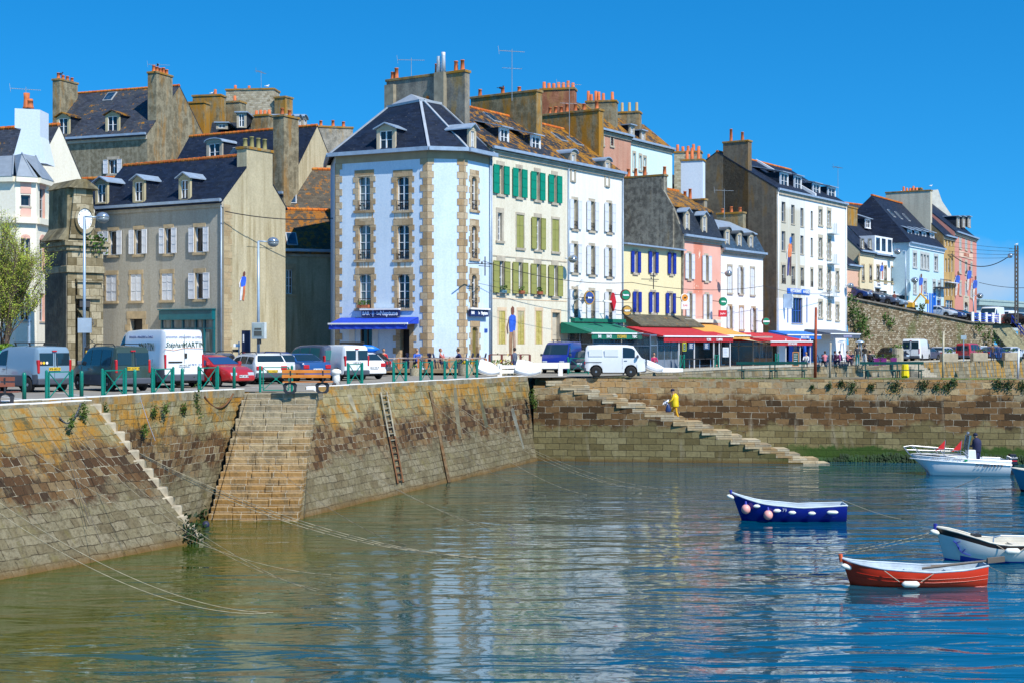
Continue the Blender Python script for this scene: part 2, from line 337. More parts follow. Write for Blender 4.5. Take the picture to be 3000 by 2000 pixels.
STEPM=masonry('worn_granite_steps',[(.30,.20,.10),(.40,.28,.15),(.44,.36,.24),(.34,.27,.17)],1.15,.2337,(.42,.38,.3),.014,dist=.01,rows=.0001)
PALE=flat('white_painted_kerb',(.82,.81,.78),.7,var=.08)
def ruled(mb,top,bot,nu,nv,ztop,zbot=-.6,u0=0,gap=None):
    L=(Vector(top[1])-Vector(top[0])).length; T=lambda a:Vector(top[0]).lerp(Vector(top[1]),a); B=lambda a:Vector(bot[0]).lerp(Vector(bot[1]),a)
    P={}
    for i in range(nu+1):
        for j in range(nv+1):
            a=i/nu; h=j/nv; q=T(a).lerp(B(a),h); wob=.05*math.sin(i*1.7+j*.9)*(0 if i in(0,nu) or j==0 else 1)
            P[i,j]=((q.x+wob,q.y-wob*.4,ztop+(zbot-ztop)*h),(u0+a*L,ztop+(zbot-ztop)*h))
    for i in range(nu):
        for j in range(nv):
            k=[(i,j+1),(i+1,j+1),(i+1,j),(i,j)]; mb.face([P[q][0] for q in k],0,[P[q][1] for q in k])
def foot(p,q,zt,zb=-.6):     # carry a waterline point down below the water along the wall's lean
    p=Vector(p); q=Vector(q); return q+(q-p)*(-zb/(zt))
def lean_pt(top,bot,z): return Vector(top).lerp(Vector(bot),(QZ-z)/QZ)
# ---- right-hand long wall (bar side)
rw=thing('harbour_wall','long leaning granite harbour wall between the wide steps and the corner, ladder fixed on it','wall',(-3,70,0))
mb=MB(); topR=(TR[0],TR[1]); botR=[(-6.75,56.8),(1.72,80.3)]
bR=[foot(topR[0],botR[0],QZ),foot(topR[1],botR[1],QZ)]; ruled(mb,topR,bR,22,10,QZ)
# end piece beside the steps
f0=foot(topR[0],(-8.17,52.8),QZ)
for j in range(10):
    h0,h1=j/10,(j+1)/10; A=Vector(TR[0]); z0=QZ+(-.6-QZ)*h0; z1=QZ+(-.6-QZ)*h1
    a0=A.lerp(Vector(bR[0]),h0); a1=A.lerp(Vector(bR[0]),h1); b0=A.lerp(f0,h0); b1=A.lerp(f0,h1)
    mb.face([(b1.x,b1.y,z1),(a1.x,a1.y,z1),(a0.x,a0.y,z0),(b0.x,b0.y,z0)],0,[(-4*h1,z1),(0,z1),(0,z0),(-4*h0,z0)])
# flank toward the steps
mb.face([(-8.4,60.4,QZ),(-8.17,52.8,-.01),(-7.7,52.5,-.6),(-7.7,60.4,-.6)],0,[(0,QZ),(7,0),(7,-.6),(0,-.6)])
mb.build('wall_face',SEA,rw,Matrix())
def coping(root,line,w=.42,h=.16,paint=True,proud=.04):
    mb=MB(); mp=MB()
    for a,b in zip(line,line[1:]):
        a=Vector(a); b=Vector(b); d=(b-a).normalized(); n=Vector((-d.y,d.x)); L=(b-a).length; k=max(1,int(L/1.4)); g=.012
        for i in range(k):
            p=a+d*(L*i/k+g); q=a+d*(L*(i+1)/k-g); dz=random.uniform(-.012,.012)
            c=(p+q)/2+n*(w/2-proud); mb.obox((c.x,c.y,QZ-.1+h/2+dz),(d.x,d.y,0),(n.x,n.y,0),(0,0,1),(q-p).length/2,w/2,(h+.2)/2,0)
            if paint: mp.obox((c.x,c.y,QZ+h+dz+.006),(d.x,d.y,0),(n.x,n.y,0),(0,0,1),(q-p).length/2-.01,w/2-.01,.012,0)
    mb.build('coping',SEA2,root,Matrix(),bev=.02)
    if paint: mp.build('white_edge',PALE,root,Matrix())
SEA2=roughwall('lichened_coping_stone',(.17,.15,.10),(.27,.24,.17),(.34,.17,.02),.35,2.2)
coping(rw,TR,h=.10)
# ---- left back wall
lw=thing('harbour_wall','leaning granite harbour wall under the parked vans, left of the wide steps','wall',(-13,50,0))
mb=MB(); tl=[(-15.9,45.3),(-10.67,57.1)]; bl=[(-14.9,44.4),(-11.25,53.8)]
mb2=[foot(tl[0],bl[0],QZ),foot(tl[1],bl[1],QZ)]; ruled(mb,tl,mb2,14,10,QZ,u0=30)
tl2=[(-34,6),(-15.9,45.3)]; bl2=[(-33,5.5),(-14.9,44.4)]; ruled(mb,tl2,[foot(tl2[0],bl2[0],QZ),foot(tl2[1],bl2[1],QZ)],20,8,QZ,u0=-13)
mb.face([(-10.67,57.1,QZ),(-11.25,53.8,0),(-11.25,53.6,-.6),(-11.0,58,-.6),(-10.8,57.8,QZ)],0,[(0,QZ),(3.4,0),(3.4,-.6),(0,-.6),(0,QZ)])
mb.face([(-11.25,53.8,-.0),(-11.0,52.6,-.0),(-10.34,56.15,QZ-.02),(-10.5,57.5,QZ-.02)],0,[(0,0),(1.3,0),(1.3,4.5),(0,4.5)]); mb.face([(-11.3,54,-.6),(-11.0,52.4,-.6),(-11.0,52.6,0),(-11.25,53.8,0)],0,[(0,-.6),(1.3,-.6),(1.3,0),(0,0)])
mb.face([(-11.25,53.8,-.05),(-10.8,55.2,-.05),(-10.0,58.0,QZ-.02),(-10.67,57.1,QZ-.02)],0,[(0,0),(1.3,0),(1.3,4.5),(0,4.5)])
mb.build('wall_face',SEA,lw,Matrix()); coping(lw,[(-26,23.2),(-15.9,45.3),(-10.67,57.1)],h=.12)
# ---- the wide stair
ws=thing('harbour_steps','wide worn granite steps facing the harbour, going down below the orange bench into the water','steps',(-9.6,55,0))
N=19; mb=MB()
for i in range(N+2):
    z1=QZ-.02-i*(QZ-.02)/N; yb=ST0-(ST0-ST1)*i/N; f=i/N; xl=-10.36-.78*f+random.uniform(-.05,.05); xr=-8.0-.25*f
    yb2=yb+ (1.9 if i==0 else .5)
    q0=xl-.16
    while q0<xr+.3:
        q1=min(xr+.35,q0+random.uniform(.45,1.25)); q1=xr+.35 if xr+.35-q1<.3 else q1; jy=random.uniform(-.035,.035); jz=random.uniform(-.022,.012); mb.box(q0+.006,q1-.006,yb+jy,yb2,z1-(QZ/N)-.06,z1+jz); q0=q1
    mb.box(xl-.16,xr+.35,yb+.06,yb2+.02,z1-(QZ/N)-.07,z1-.03)
def step_m():
    t=NT('worn_stained_granite_steps',.85,0,.25); p=t.pos(); x,y,z=t.sep(p); v=t.comb(t.m2('ADD',x,t.m2('MULTIPLY',t.noise(p,3,3),.1)),t.m2('ADD',z,46.72)); br,bf=t.brick(v,1.05,.2411,.012); n=t.noise(p,1.1,6,.7); n2=t.noise(p,6,5,.7); n3=t.noise(t.mul(p,(1.5,1,.8)),1.6,5,.7)
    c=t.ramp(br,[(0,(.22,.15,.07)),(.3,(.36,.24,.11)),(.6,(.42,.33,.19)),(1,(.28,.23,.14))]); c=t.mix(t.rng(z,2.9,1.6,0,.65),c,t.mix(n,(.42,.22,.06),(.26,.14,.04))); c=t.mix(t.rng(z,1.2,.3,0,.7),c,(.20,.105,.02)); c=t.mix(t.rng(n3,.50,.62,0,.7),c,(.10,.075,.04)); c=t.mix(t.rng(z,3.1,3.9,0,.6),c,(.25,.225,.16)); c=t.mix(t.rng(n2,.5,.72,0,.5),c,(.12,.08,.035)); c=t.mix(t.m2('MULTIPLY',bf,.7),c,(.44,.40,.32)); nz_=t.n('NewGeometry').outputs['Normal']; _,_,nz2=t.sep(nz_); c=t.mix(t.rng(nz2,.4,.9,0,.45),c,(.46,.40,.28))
    t.bump(t.m2('ADD',n2,n3),.9,.05); return t.out(c)
o=mb.build('stair_treads',mat('stepm',step_m),ws,Matrix(),bev=.03)
# white-washed end of the coping
mb=MB(); mb.box(-8.62,-8.2,60.0,60.75,QZ-.2,QZ+.12); mb.build('painted_end',PALE,ws,Matrix(),bev=.02)
# ---- front-left wall with a flight of steps along it
lf=thing('harbour_steps','narrow granite steps running down along the wall at the far left','steps',(-12.5,44,0))
A0=Vector((-15.6,43.7)); A1=Vector((-13.55,47.0)); dF=(A1-A0).normalized()
tf=[A0-dF*30,Vector((-13.75,46.7))]; bf_=[Vector((-27.5,14.9)),Vector((-10.35,47.4))]
mb=MB(); nst=15
# front face: full height up to the head of the flight, then cut stepwise
top0=Vector((-15.55,43.8)); topE=Vector((-13.9,47.4)); footL=Vector((-14.2,39.7)); footE=Vector((-10.3,47.3))
dl=(topE-top0); ext0=top0-dl*7; fext=footL-(footE-footL)*3.5
Lf=(topE-ext0).length
def FP(a,h):   # a along, h depth fraction
    T=ext0.lerp(topE,a); B=fext.lerp(footE,a); q=T.lerp(B,h); return (q.x,q.y,QZ*(1-h)),(a*Lf,QZ*(1-h))
NA=48
for i in range(NA):
    for j in range(11):
        a0,a1=i/NA,(i+1)/NA; h0,h1=j/10,(j+1)/10; q=[FP(a0,h1),FP(a1,h1),FP(a1,h0),FP(a0,h0)]; mb.face([k[0] for k in q],0,[k[1] for k in q])
# the stepped end: from (topE) at the top to (footE+) at the foot
endT=topE; endB=footE
steps=[]
mb.build('wall_face',SEA,lf,Matrix(),fixn=False)
ms=MB(); mt=MB(); dn=Vector((.40,.915)); nn=Vector((-.915,.40))
SW=2.0
for i in range(nst):
    h=i/nst; z1=QZ-.12-i*(QZ)/nst; q=topE.lerp(footE,h); e=q+dn*.34
    # solid block under each tread, front end shown as a pale quoin
    c=(q+e)/2+nn*(SW/2-.05); ms.obox((c.x,c.y,(z1-.8)/2+ -.2),(dn.x,dn.y,0),(nn.x,nn.y,0),(0,0,1),.36,SW/2,(z1+1.2)/2,0)
    c2=q+dn*(.14+.1*(i%2))+nn*.22; mt.obox((c2.x,c2.y,z1-.13),(dn.x,dn.y,0),(nn.x,nn.y,0),(0,0,1),.30,.30,.19,0)
ms.build('stair_treads',SEA2,lf,Matrix()); mt.build('quoin_blocks',flat('pale_quoin_stone',(.40,.34,.24),.9,var=.35),lf,Matrix(),bev=.05)
# landing top behind the front wall + its white edge
mb=MB(); a=ext0; b=topE+dn*.1
w2=2.2
mb.face([(a.x,a.y,QZ-.02),(b.x,b.y,QZ-.02),(b.x+nn.x*w2,b.y+nn.y*w2,QZ-.02),(a.x+nn.x*6,a.y+nn.y*6,QZ-.02)])
mb.build('landing',SEA2,lf,Matrix()); coping(lf,[(ext0.x,ext0.y),(topE.x,topE.y)],h=.06,w=.5)
# ---- right wall (pier) facing us, with side stair
PF=[(1.3,81.2),(28,77.4),(62,72.6)]; PB=[(6.5,86.6),(28,83.0),(62,77.6)]
pr=thing('stone_pier','long straight granite pier wall facing the harbour, behind the walker in yellow','pier',(30,78,0))
mb=MB()
for (a,b) in zip(PF,PF[1:]):
    sl=Vector((.02,-.35)); ta,tb=(a[0],a[1]+.5),(b[0],b[1]+.5)
    ruled(mb,[ta,tb],[a,b],20,8,QZ-.07,u0=a[0])
mb.face([(60,73,QZ-.07),(60,77.8,QZ-.07),(60,77.8,-.6),(60,73,-.6)],0,[(0,4.5),(5,4.5),(5,-.6),(0,-.6)])
for (a,b) in zip(PB,PB[1:]): ruled(mb,[b,a],[b,a],10,4,QZ-.07,u0=a[0]+50)
def pierwall_m():
    t=NT('warm_granite_pier_courses',.85,0,.25); p=t.pos(); uv=t.uv()
    v=t.add(uv,t.mul(t.noise(p,1.0,3,.6,True),(.26,.09,0))); br,bf=t.brick(v,.80,.34,.012)
    _,h,_=t.sep(uv); n=t.noise(p,.6,6,.65); n2=t.noise(p,6,5,.65); n3=t.noise(p,1.6,5,.65); st=t.noise(t.mul(uv,(2,.35,1)),1,4)
    hn=t.m2('ADD',h,t.rng(n,.3,.7,-.5,.5))
    lo=t.ramp(br,[(0,(.115,.09,.035)),(.5,(.17,.14,.06)),(1,(.23,.195,.095))])
    mi=t.ramp(br,[(0,(.03,.018,.008)),(.4,(.09,.045,.015)),(.75,(.15,.08,.03)),(1,(.22,.15,.07))])
    up=t.ramp(br,[(0,(.22,.12,.045)),(.3,(.36,.23,.10)),(.6,(.25,.21,.13)),(.85,(.42,.31,.16)),(1,(.32,.17,.05))])
    up=t.mix(t.rng(n3,.53,.66,0,.6),up,(.32,.14,.03))
    a=t.rng(hn,1.7,2.0); b=t.rng(hn,3.3,3.7); c=t.mix(a,lo,mi); c=t.mix(b,c,up); c=t.mix(t.rng(n2,.45,.75,0,.45),c,(.05,.04,.02)); c=t.mix(t.rng(st,.58,.72,0,.4),c,(.32,.28,.2))
    mm=t.mix(t.rng(n3,.45,.53),(.025,.02,.014),(.40,.36,.27)); mm=t.mix(a,(.03,.025,.015),mm); c=t.mix(bf,c,mm)
    x,_,_=t.sep(p); gm=t.m2('MULTIPLY',t.rng(x,13,16.5),t.rng(t.m2('ADD',h,t.rng(n3,.3,.7,-.25,.25)),.95,.75)); c=t.mix(t.m2('MULTIPLY',gm,.95),c,t.mix(n2,(.012,.035,.004),(.035,.085,.008)))
    c=t.mix(t.rng(h,.0,.22,.8,0),c,(.12,.06,.012))
    t.bump(t.m2('SUBTRACT',t.m2('MULTIPLY',n2,.5),bf),.8,.07); return t.out(c)
PIERM=mat('pier',pierwall_m)
mb.build('wall_face',PIERM,pr,Matrix())
def pave_m():
    t=NT('worn_paving_with_moss',.9,0,.2); p=t.pos(); n=t.noise(p,.8,5,.6); n2=t.noise(t.mul(p,(.3,1.2,1)),.9,5,.6)
    c=t.mix(t.rng(n,.35,.65),(.19,.13,.085),(.24,.21,.15)); c=t.mix(t.rng(n2,.52,.6,0,.9),c,(.07,.10,.015)); return t.out(c)
o=sheet('pier_deck',[(1.35,81.68)]+[(x,y+.49) for x,y in PF[1:]]+PB[::-1]+[(3,82.6)],QZ-.06,mat('pave',pave_m))
# side stair along the pier
ss=thing('harbour_steps','flight of granite steps running down along the pier, the walker in yellow on it','steps',(9,78.5,0))
nS=19; mb=MB(); mf=MB(); x0,x1=2.0,16.6
def pw(x): return 81.2-(x-1.3)*.1423
for i in range(nS):
    z=QZ-.2-i*(QZ-.25)/(nS-1); xa=x0+(x1-x0)*i/nS; xb=xa+(x1-x0)/nS+(.75 if i%2 else .55)
    jag=random.uniform(-.08,.08)
    ya=pw(xa)-1.75+jag; yb=pw(xa)+.2
    mb.face([(xa,ya,z),(xb,ya-.02,z),(xb,yb,z),(xa,yb,z)]); mb.box(xa-.12,xb,ya,yb,z-.235,z-.001)
o=mb.build('stair_treads',masonry('worn_pale_steps',[(.32,.22,.11),(.45,.36,.22),(.5,.43,.3),(.26,.21,.14)],.8,.2417,(.25,.2,.13),.014,dist=.02,rows=.0001),ss,Matrix(),bev=.02)
for i in range(nS):
    z=QZ-.2-i*(QZ-.25)/(nS-1)-.23; xa=x0+(x1-x0)*i/nS; xb=x0+(x1-x0)*(i+1)/nS
    if i==0: xa=1.2
    if i==nS-1: xb+=.3
    ya=pw(xa)-1.70; yb2=pw(xb)-1.70
    if z>-.3: mf.face([(xa,ya,-.6),(xb,yb2,-.6),(xb,yb2,z),(xa,ya,z)],0,[(xa,-.6),(xb,-.6),(xb,z),(xa,z)])
mf.face([(1.2,pw(1.2)-1.7,-.6),(1.2,pw(1.2)-1.7,QZ-.4),(1.2,81.2,QZ-.4),(1.2,81.2,-.6)],0,[(0,-.6),(0,4.2),(2,4.2),(2,-.6)])
mf.build('wall_face',PIERM,ss,Matrix())
# ---- inner quay wall behind the pier
QL=[(7.2,86.3),(7.5,90.3),(20,112),(30.9,123.5),(40,140),(60,168),(90,190)]
qw=thing('quay_wall','lichened stone quay wall behind the pier benches','wall',(30,123,2))
mb=MB()
for a,b in zip(QL,QL[1:]):
    d=(Vector(b)-Vector(a)).normalized(); n=Vector((d.y,-d.x))*.5; ruled(mb,[a,b],[(a[0]+n.x,a[1]+n.y),(b[0]+n.x,b[1]+n.y)],max(2,int((Vector(b)-Vector(a)).length/2)),5,QZ,1.0,u0=a[0]*2)
def inner_m():
    t=NT('grey_and_ochre_quay_stone',.9,0,.2); p=t.pos(); br,bf=t.brick(t.add(t.uv(),t.mul(t.noise(p,1,3,.5,True),(.1,.05,0))),.9,.4,.016); n=t.noise(p,.7,5,.6); n2=t.noise(p,5,4); x,_,_=t.sep(p)
    c=t.ramp(br,[(0,(.14,.12,.075)),(.5,(.22,.20,.14)),(1,(.28,.25,.18))]); st=t.noise(t.mul(t.uv(),(1.5,.2,1)),1,4)
    c=t.mix(t.m2('MULTIPLY',t.rng(st,.48,.58),t.rng(x,34,39,.2,.9)),c,(.40,.21,.025)); c=t.mix(t.rng(n2,.5,.75,0,.5),c,(.07,.06,.04)); c=t.mix(bf,c,(.08,.07,.045)); t.bump(t.m2('SUBTRACT',n2,bf),.5,.05); return t.out(c)
mb.build('wall_face',mat('innerwall',inner_m),qw,Matrix())
mb=MB()
for a,b in zip(QL,QL[1:]):
    d=(Vector(b)-Vector(a)).normalized(); n=Vector((-d.y,d.x)); c=(Vector(a)+Vector(b))/2+n*.2; mb.obox((c.x,c.y,QZ+.06),(d.x,d.y,0),(n.x,n.y,0),(0,0,1),(Vector(b)-Vector(a)).length/2,.25,.08)
mb.build('coping',flat('pale_coping_stone',(.42,.38,.30),.9,var=.25),qw,Matrix())
# small flight cut in the quay wall
st=thing('quay_steps','short flight of stone steps in the quay wall, beside the yellow bundle','steps',(37,134,3))
mb=MB(); a=Vector((36.6,134)); d=Vector((.48,.877)); n=Vector((d.y,-d.x))
for i in range(7):
    c=a+n*(.3+.3*i)+d*1.6; z=QZ-.05-.22*i; mb.obox((c.x,c.y,z-.6),(d.x,d.y,0),(n.x,n.y,0),(0,0,1),2.6,.35,.6)
mb.build('stair_treads',flat('pale_step_stone',(.36,.32,.24),.9,var=.3),st,Matrix(),bev=.02)
# kerbs, painted bay lines
bl=MB()
for i,(px,py) in enumerate([(40,1165),(215,1155),(420,1145),(560,1140),(700,1131),(850,1122)]):
    p=gd(px,py); d=Vector((-.55,.83,0)); bl.obox((p.x,p.y,QZ+.004),d,(d.y,-d.x,0),(0,0,1),2.2,.06,.003)
tag(bl.build('parking_lines',flat('worn_line_paint',(.5,.5,.48),.8,var=.3)),kind='structure')
# ================================================================ how houses are built
WF={'white':((.74,.76,.78),),'cream':((.62,.58,.45),),'blue':((.05,.13,.45),),'grey':((.38,.40,.42),),'brown':((.16,.09,.05),),'dark':((.03,.035,.04),)}
def wfm(k): return flat('window_frame_paint_'+k,WF[k][0],.45,var=.05)
def shut_m(name,c):
    def f():
        t=NT(name,.5,0,.4); x,y,z=t.sep(t.obj()); w=t.n('TexWave',wave_type='BANDS',bands_direction='Z'); t.l(t.obj(),w.inputs[0]); w.inputs['Scale'].default_value=4.2
        n=t.noise(t.pos(),3,4); c2=t.mix(t.rng(w.outputs[1] if len(w.outputs)>1 else w.outputs[0],.1,.7,.45,0),c,tuple(q*.35 for q in c)); t.bump(w.outputs[1],.5,.02); return t.out(t.mix(t.rng(n,.5,.8,0,.3),c2,tuple(q*.7+.03 for q in c)))
    return mat(name,f)
SH={'white':(.74,.76,.80),'green':(.0,.26,.16),'olive':(.33,.33,.09),'blue':(.01,.035,.36),'grey':(.5,.5,.48)}
IRON=lambda: flat('wrought_iron',(.025,.022,.022),.5,var=.2)
class House:
    def __init__(s,name,label,p0,p1,zt,wall,zg=QZ,cat='house',group=None,D=9):
        s.fr=Fr(p0,p1,zg); s.W=s.fr.W; s.H=zt-zg; s.D=D; s.wall=wall
        s.root=thing(name,label,cat,s.fr.M.copy(),group); s.fac={}; s.cur=s.fr; s.facets=[s.fr]; s.holes={id(s.fr):[]}
        s.walls=[]
    def facet(s,p0,p1): f=Fr(p0,p1,s.fr.z); s.facets.append(f); s.holes[id(f)]=[]; s.cur=f; return f
    # an opening given by where it is seen: left, right, top, bottom
    def win(s,a,b,t,bt,**k):
        f=s.cur; x0,x1=f.x(a),f.x(b); xm=(a+b)/2; return s.winl(x0,x1,f.zz(xm,bt),f.zz(xm,t),**k)
    def winl(s,x0,x1,z0,z1,frame='white',pane=0,depth=.22,nv=1,nh=2,shut=None,shc='white',sur=None,sw=.16,quoin=False,arch=0,rail=False,sill=True,door=False,box=None,shw=None,hole=True,name='window',proud=.03,lintel=.0,sho=None):
        f=s.cur; W=x1-x0; H=z1-z0; g=.05
        if hole: s.holes[id(f)].append((x0,x1,z0,z1,depth))
        fm=MB(); y0,y1=depth-.07,depth
        if door:
            fm.box(x0,x1,y0,y1-.01,z0,z1)
            o=fm.build('door',frame if not isinstance(frame,str) else wfm(frame),s.root,f)
        else:
            fm.box(x0,x0+g,y0,y1,z0,z1).box(x1-g,x1,y0,y1,z0,z1).box(x0+g,x1-g,y0,y1,z1-g,z1).box(x0+g,x1-g,y0,y1,z0,z0+g*1.3)
            for i in range(nv): q=x0+W*(i+1)/(nv+1); fm.box(q-.045,q+.045,y0+.002,y1,z0+g*1.3,z1-g)
            for i in range(nh): q=z0+H*(i+1)/(nh+1); fm.box(x0+g,x1-g,y0+.02,y1,q-.02,q+.02)
            o=fm.build(name,wfm(frame),s.root,f)
            p=MB(); p.face([(x0,y1-.012,z0),(x1,y1-.012,z0),(x1,y1-.012,z1),(x0,y1-.012,z1)]); p.build('pane',pane_m(pane),o,f,fixn=False)
        if arch:
            am=MB(); n=8; r=W/2
            pts=[(x0,z1)]+[(x0+r-r*math.cos(PI*i/n),z1-arch+arch*math.sin(PI*i/n)) for i in range(n+1)]+[(x1,z1)]
            am.extr([(x0,z1+.001)]+[(x0+r-r*math.cos(PI*i/(2*n)),z1-arch+arch*math.sin(PI*i/(2*n))-.002) for i in range(n+1)],'y',-.012,depth-.06)
            am.extr([(x1,z1+.001)]+[(x1-r+r*math.cos(PI*i/(2*n)),z1-arch+arch*math.sin(PI*i/(2*n))-.002) for i in range(n+1)],'y',-.012,depth-.06)
            am.build('arch_stone',sur or s.wall,o,f)
        if sur is not None:
            m=MB(); lt=lintel or sw*1.6; pr=-proud
            if quoin:
                n=max(3,int(round(H/.36))); hq=H/n
                for i in range(n):
                    e=sw*(1.5 if i%2 else .85)
                    m.box(x0-e,x0+.0,pr,.0,z0+i*hq+.004,z0+(i+1)*hq-.004); m.box(x1,x1+e,pr,.0,z0+i*hq+.004,z0+(i+1)*hq-.004)
            else: m.box(x0-sw,x0,pr,0,z0,z1).box(x1,x1+sw,pr,0,z0,z1)
            m.box(x0-sw*1.05,x1+sw*1.05,pr-.01,0,z1,z1+lt)
            if sill: m.box(x0-sw*1.25,x1+sw*1.25,pr-.07,0,z0-.16,z0)
            m.build('surround',sur,o,f)
        elif sill and not door:
            m=MB(); m.box(x0-.06,x1+.06,-.06,0,z0-.09,z0); m.build('sill',GREYST(),o,f)
        if shut:
            sm=shut_m('louvred_shutter_'+shc,SH[shc]) if isinstance(shc,str) else shc; w=shw or W*.5; so=sho if sho is not None else 0
            if shut=='open':
                for (a,b) in ((x0-w-so-.01,x0-.01-so),(x1+.01+so,x1+w+.01+so)):
                    m=MB(); y=-.045-(proud if sur else 0); m.box(a,b,y-.045,y,z0+.02,z1-.01); e=.05
                    for zz in (z0+.02,z0+H*.36,z0+H*.68,z1-.01-e): m.box(a,b,y-.06,y-.046,zz,zz+e)
                    m.box(a,a+e,y-.06,y-.046,z0+.02,z1-.01).box(b-e,b,y-.06,y-.046,z0+.02,z1-.01); m.build('shutter',sm,o,f,fixn=False)
            else:
                for (a,b) in ((x0+.01,x0+W/2-.008),(x0+W/2+.008,x1-.01)):
                    m=MB(); e=.05; m.box(a,b,.01,.05,z0,z1); 
                    for zz in (z0,z0+H*.36,z0+H*.68,z1-e): m.box(a,b,-.004,.009,zz,zz+e)
                    m.box(a,a+e,-.004,.009,z0,z1).box(b-e,b,-.004,.009,z0,z1); m.build('shutter',sm,o,f,fixn=False)
        if rail:
            m=MB(); h=rail if rail>.01 and rail is not True else H*.24; m.bar((x0,-.03,z0+h),(x1,-.03,z0+h),.03).bar((x0,-.03,z0+.06),(x1,-.03,z0+.06),.03)
            n=max(4,int(W/.13))
            for i in range(n+1): q=x0+W*i/n; m.bar((q,-.03,z0),(q,-.03,z0+h),.018)
            for i in range(n//2): q=x0+W*(i*2+1)/n; m.lathe((q,-.03,z0+h*.5),[(.07,-.012),(.07,.012)],8,ax='y')
            m.build('railing',IRON(),o,f,fixn=False)
        if box:
            m=MB(); m.box(x0+W*.05,x1-W*.05,-.3,-.08,z0+.03,z0+.22); m.build('flower_box',flat('planter_'+box,(.35,.10,.04) if box=='red' else (.1,.2,.25),.7),o,f)
            m=MB()
            for i in range(60):
                c=(random.uniform(x0,x1),random.uniform(-.32,-.06),z0+.22+random.random()*.28); leaf(m,c,.07)
            m.build('plants',[leafm('potted_leaves',(.06,.13,.015)),flat('red_petals',(.5,.03,.03))],o,f,fixn=False)
        return o
    def wallmesh(s,f,zt=None,mtl=None,name='wall',x0=0,x1=None,z0=-.3):
        x1=f.W if x1 is None else x1; zt=s.H if zt is None else zt; hs=s.holes[id(f)]
        xs=sorted({x0,x1,*[h[0] for h in hs],*[h[1] for h in hs]}); zs=sorted({z0,zt,*[h[2] for h in hs],*[h[3] for h in hs]})
        xs=[x for x in xs if x0<=x<=x1]; zs=[z for z in zs if z0<=z<=zt]; m=MB()
        for a,b in zip(xs,xs[1:]):
            for c,d in zip(zs,zs[1:]):
                mx,mz=(a+b)/2,(c+d)/2
                if any(h[0]<mx<h[1] and h[2]<mz<h[3] for h in hs): continue
                m.face([(a,0,c),(b,0,c),(b,0,d),(a,0,d)])
        for (a,b,c,d,dp) in hs:
            m.face([(a,0,c),(a,dp,c),(a,dp,d),(a,0,d)],1).face([(b,0,c),(b,0,d),(b,dp,d),(b,dp,c)],1).face([(a,0,d),(a,dp,d),(b,dp,d),(b,0,d)],1).face([(a,0,c),(b,0,c),(b,dp,c),(a,dp,c)],1)
        return m.build(name,[mtl or s.wall,s.reveal if hasattr(s,'reveal') else (mtl or s.wall)],s.root,f,fixn=False)
    def body(s,left=None,right=None,zr=None,yr=None,zb=None):   # side and back walls with gables up to the ridge
        H=s.H; D=s.D; W=s.W; zr=zr or H; yr=D/2 if yr is None else yr; zb=H if zb is None else zb; f=s.fr
        for x,mt,sg in ((0,left,1),(W,right,-1)):
            m=MB(); P=[(x,0,-.3),(x,D,-.3),(x,D,zb),(x,yr,zr),(x,0,H)]; m.face(P if sg<0 else P[::-1]); m.build('side_wall',mt or s.wall,s.root,f,fixn=False)
        m=MB(); m.face([(0,D,-.3),(W,D,-.3),(W,D,zb),(0,D,zb)][::-1]); m.build('back_wall',left or s.wall,s.root,f,fixn=False)
    def roof(s,zr,yr=None,mt=None,ov=.25,th=.1,ridge=True,x0=None,x1=None,zb=None,gut=True,cornice=None):
        H=s.H; D=s.D; W=s.W; yr=D/2 if yr is None else yr; x0=-.02 if x0 is None else x0; x1=W+.02 if x1 is None else x1; zb=H if zb is None else zb; f=s.fr
        sl=(zr-H)/yr; zf=H-ov*sl; m=MB(); sb=(zr-zb)/(D-yr)
        m.extr([(-ov,zf),(yr,zr),(D+.2,zb-.2*sb),(D+.2,zb-.2*sb+th),(yr,zr+th),(-ov,zf+th)],'x',x0,x1)
        s.rf=m.build('roof',mt or slate('dark_slate'),s.root,f); s.sl=sl; s.th=th
        if ridge:
            m=MB(); n=int((x1-x0)/.42)
            for i in range(n):
                a=x0+(x1-x0)*i/n; b=x0+(x1-x0)*(i+1)/n-.02; m.lathe((a,yr,zr+th-.03),[(.13,0),(.15,b-a)],8,ax='x')
            m.build('ridge_tiles',RIDGE(),s.rf,f,fixn=False)
        if gut: s.gutter(x0,x1,H,ov,cornice)
        return s.rf
    def gutter(s,x0,x1,H,ov=.25,cornice=None,f=None):
        f=f or s.fr; m=MB(); m.box(x0,x1,-ov-.16,-ov+.02,H-.13,H+.05); m.build('gutter',ZINC(),s.root,f)
        m=MB(); m.box(x0+.04,x1-.04,-ov+.021,.0,H-.28,H-.02).box(x0+.04,x1-.04,-.12,0,H-.48,H-.281); m.build('cornice',cornice or GREYST(),s.root,f)
    def chim(s,x0,x1,y0,y1,z1,z0=None,mt=None,pots=3,cap=True,pm=None,px=None,ph=.55,capm=None,f=None):
        f=f or s.fr; z0=s.H-.5 if z0 is None else z0; m=MB(); m.box(x0,x1,y0,y1,z0,z1-.12 if cap else z1)
        if cap: m.box(x0-.07,x1+.07,y0-.07,y1+.07,z1-.121,z1+.05,1)
        c=m.build('chimney',[mt or STACK(),capm or STACKO()],s.root,f,bev=.02)
        for i in range(pots):
            t=(i+.5)/pots if px is None else px[i]; x,y=((x0+x1)/2,y0+(y1-y0)*t) if y1-y0>x1-x0 else (x0+(x1-x0)*t,(y0+y1)/2); h=ph*random.uniform(.65,1.0)
            p=MB(); p.lathe((x,y,z1+.05),[(.17,0),(.15,.05),(.125,h-.06),(.15,h-.05),(.15,h),(.1,h),(.1,h-.1)],10); p.build('chimney_pot',pm or TERRA(),c,f,smooth=True)
        return c
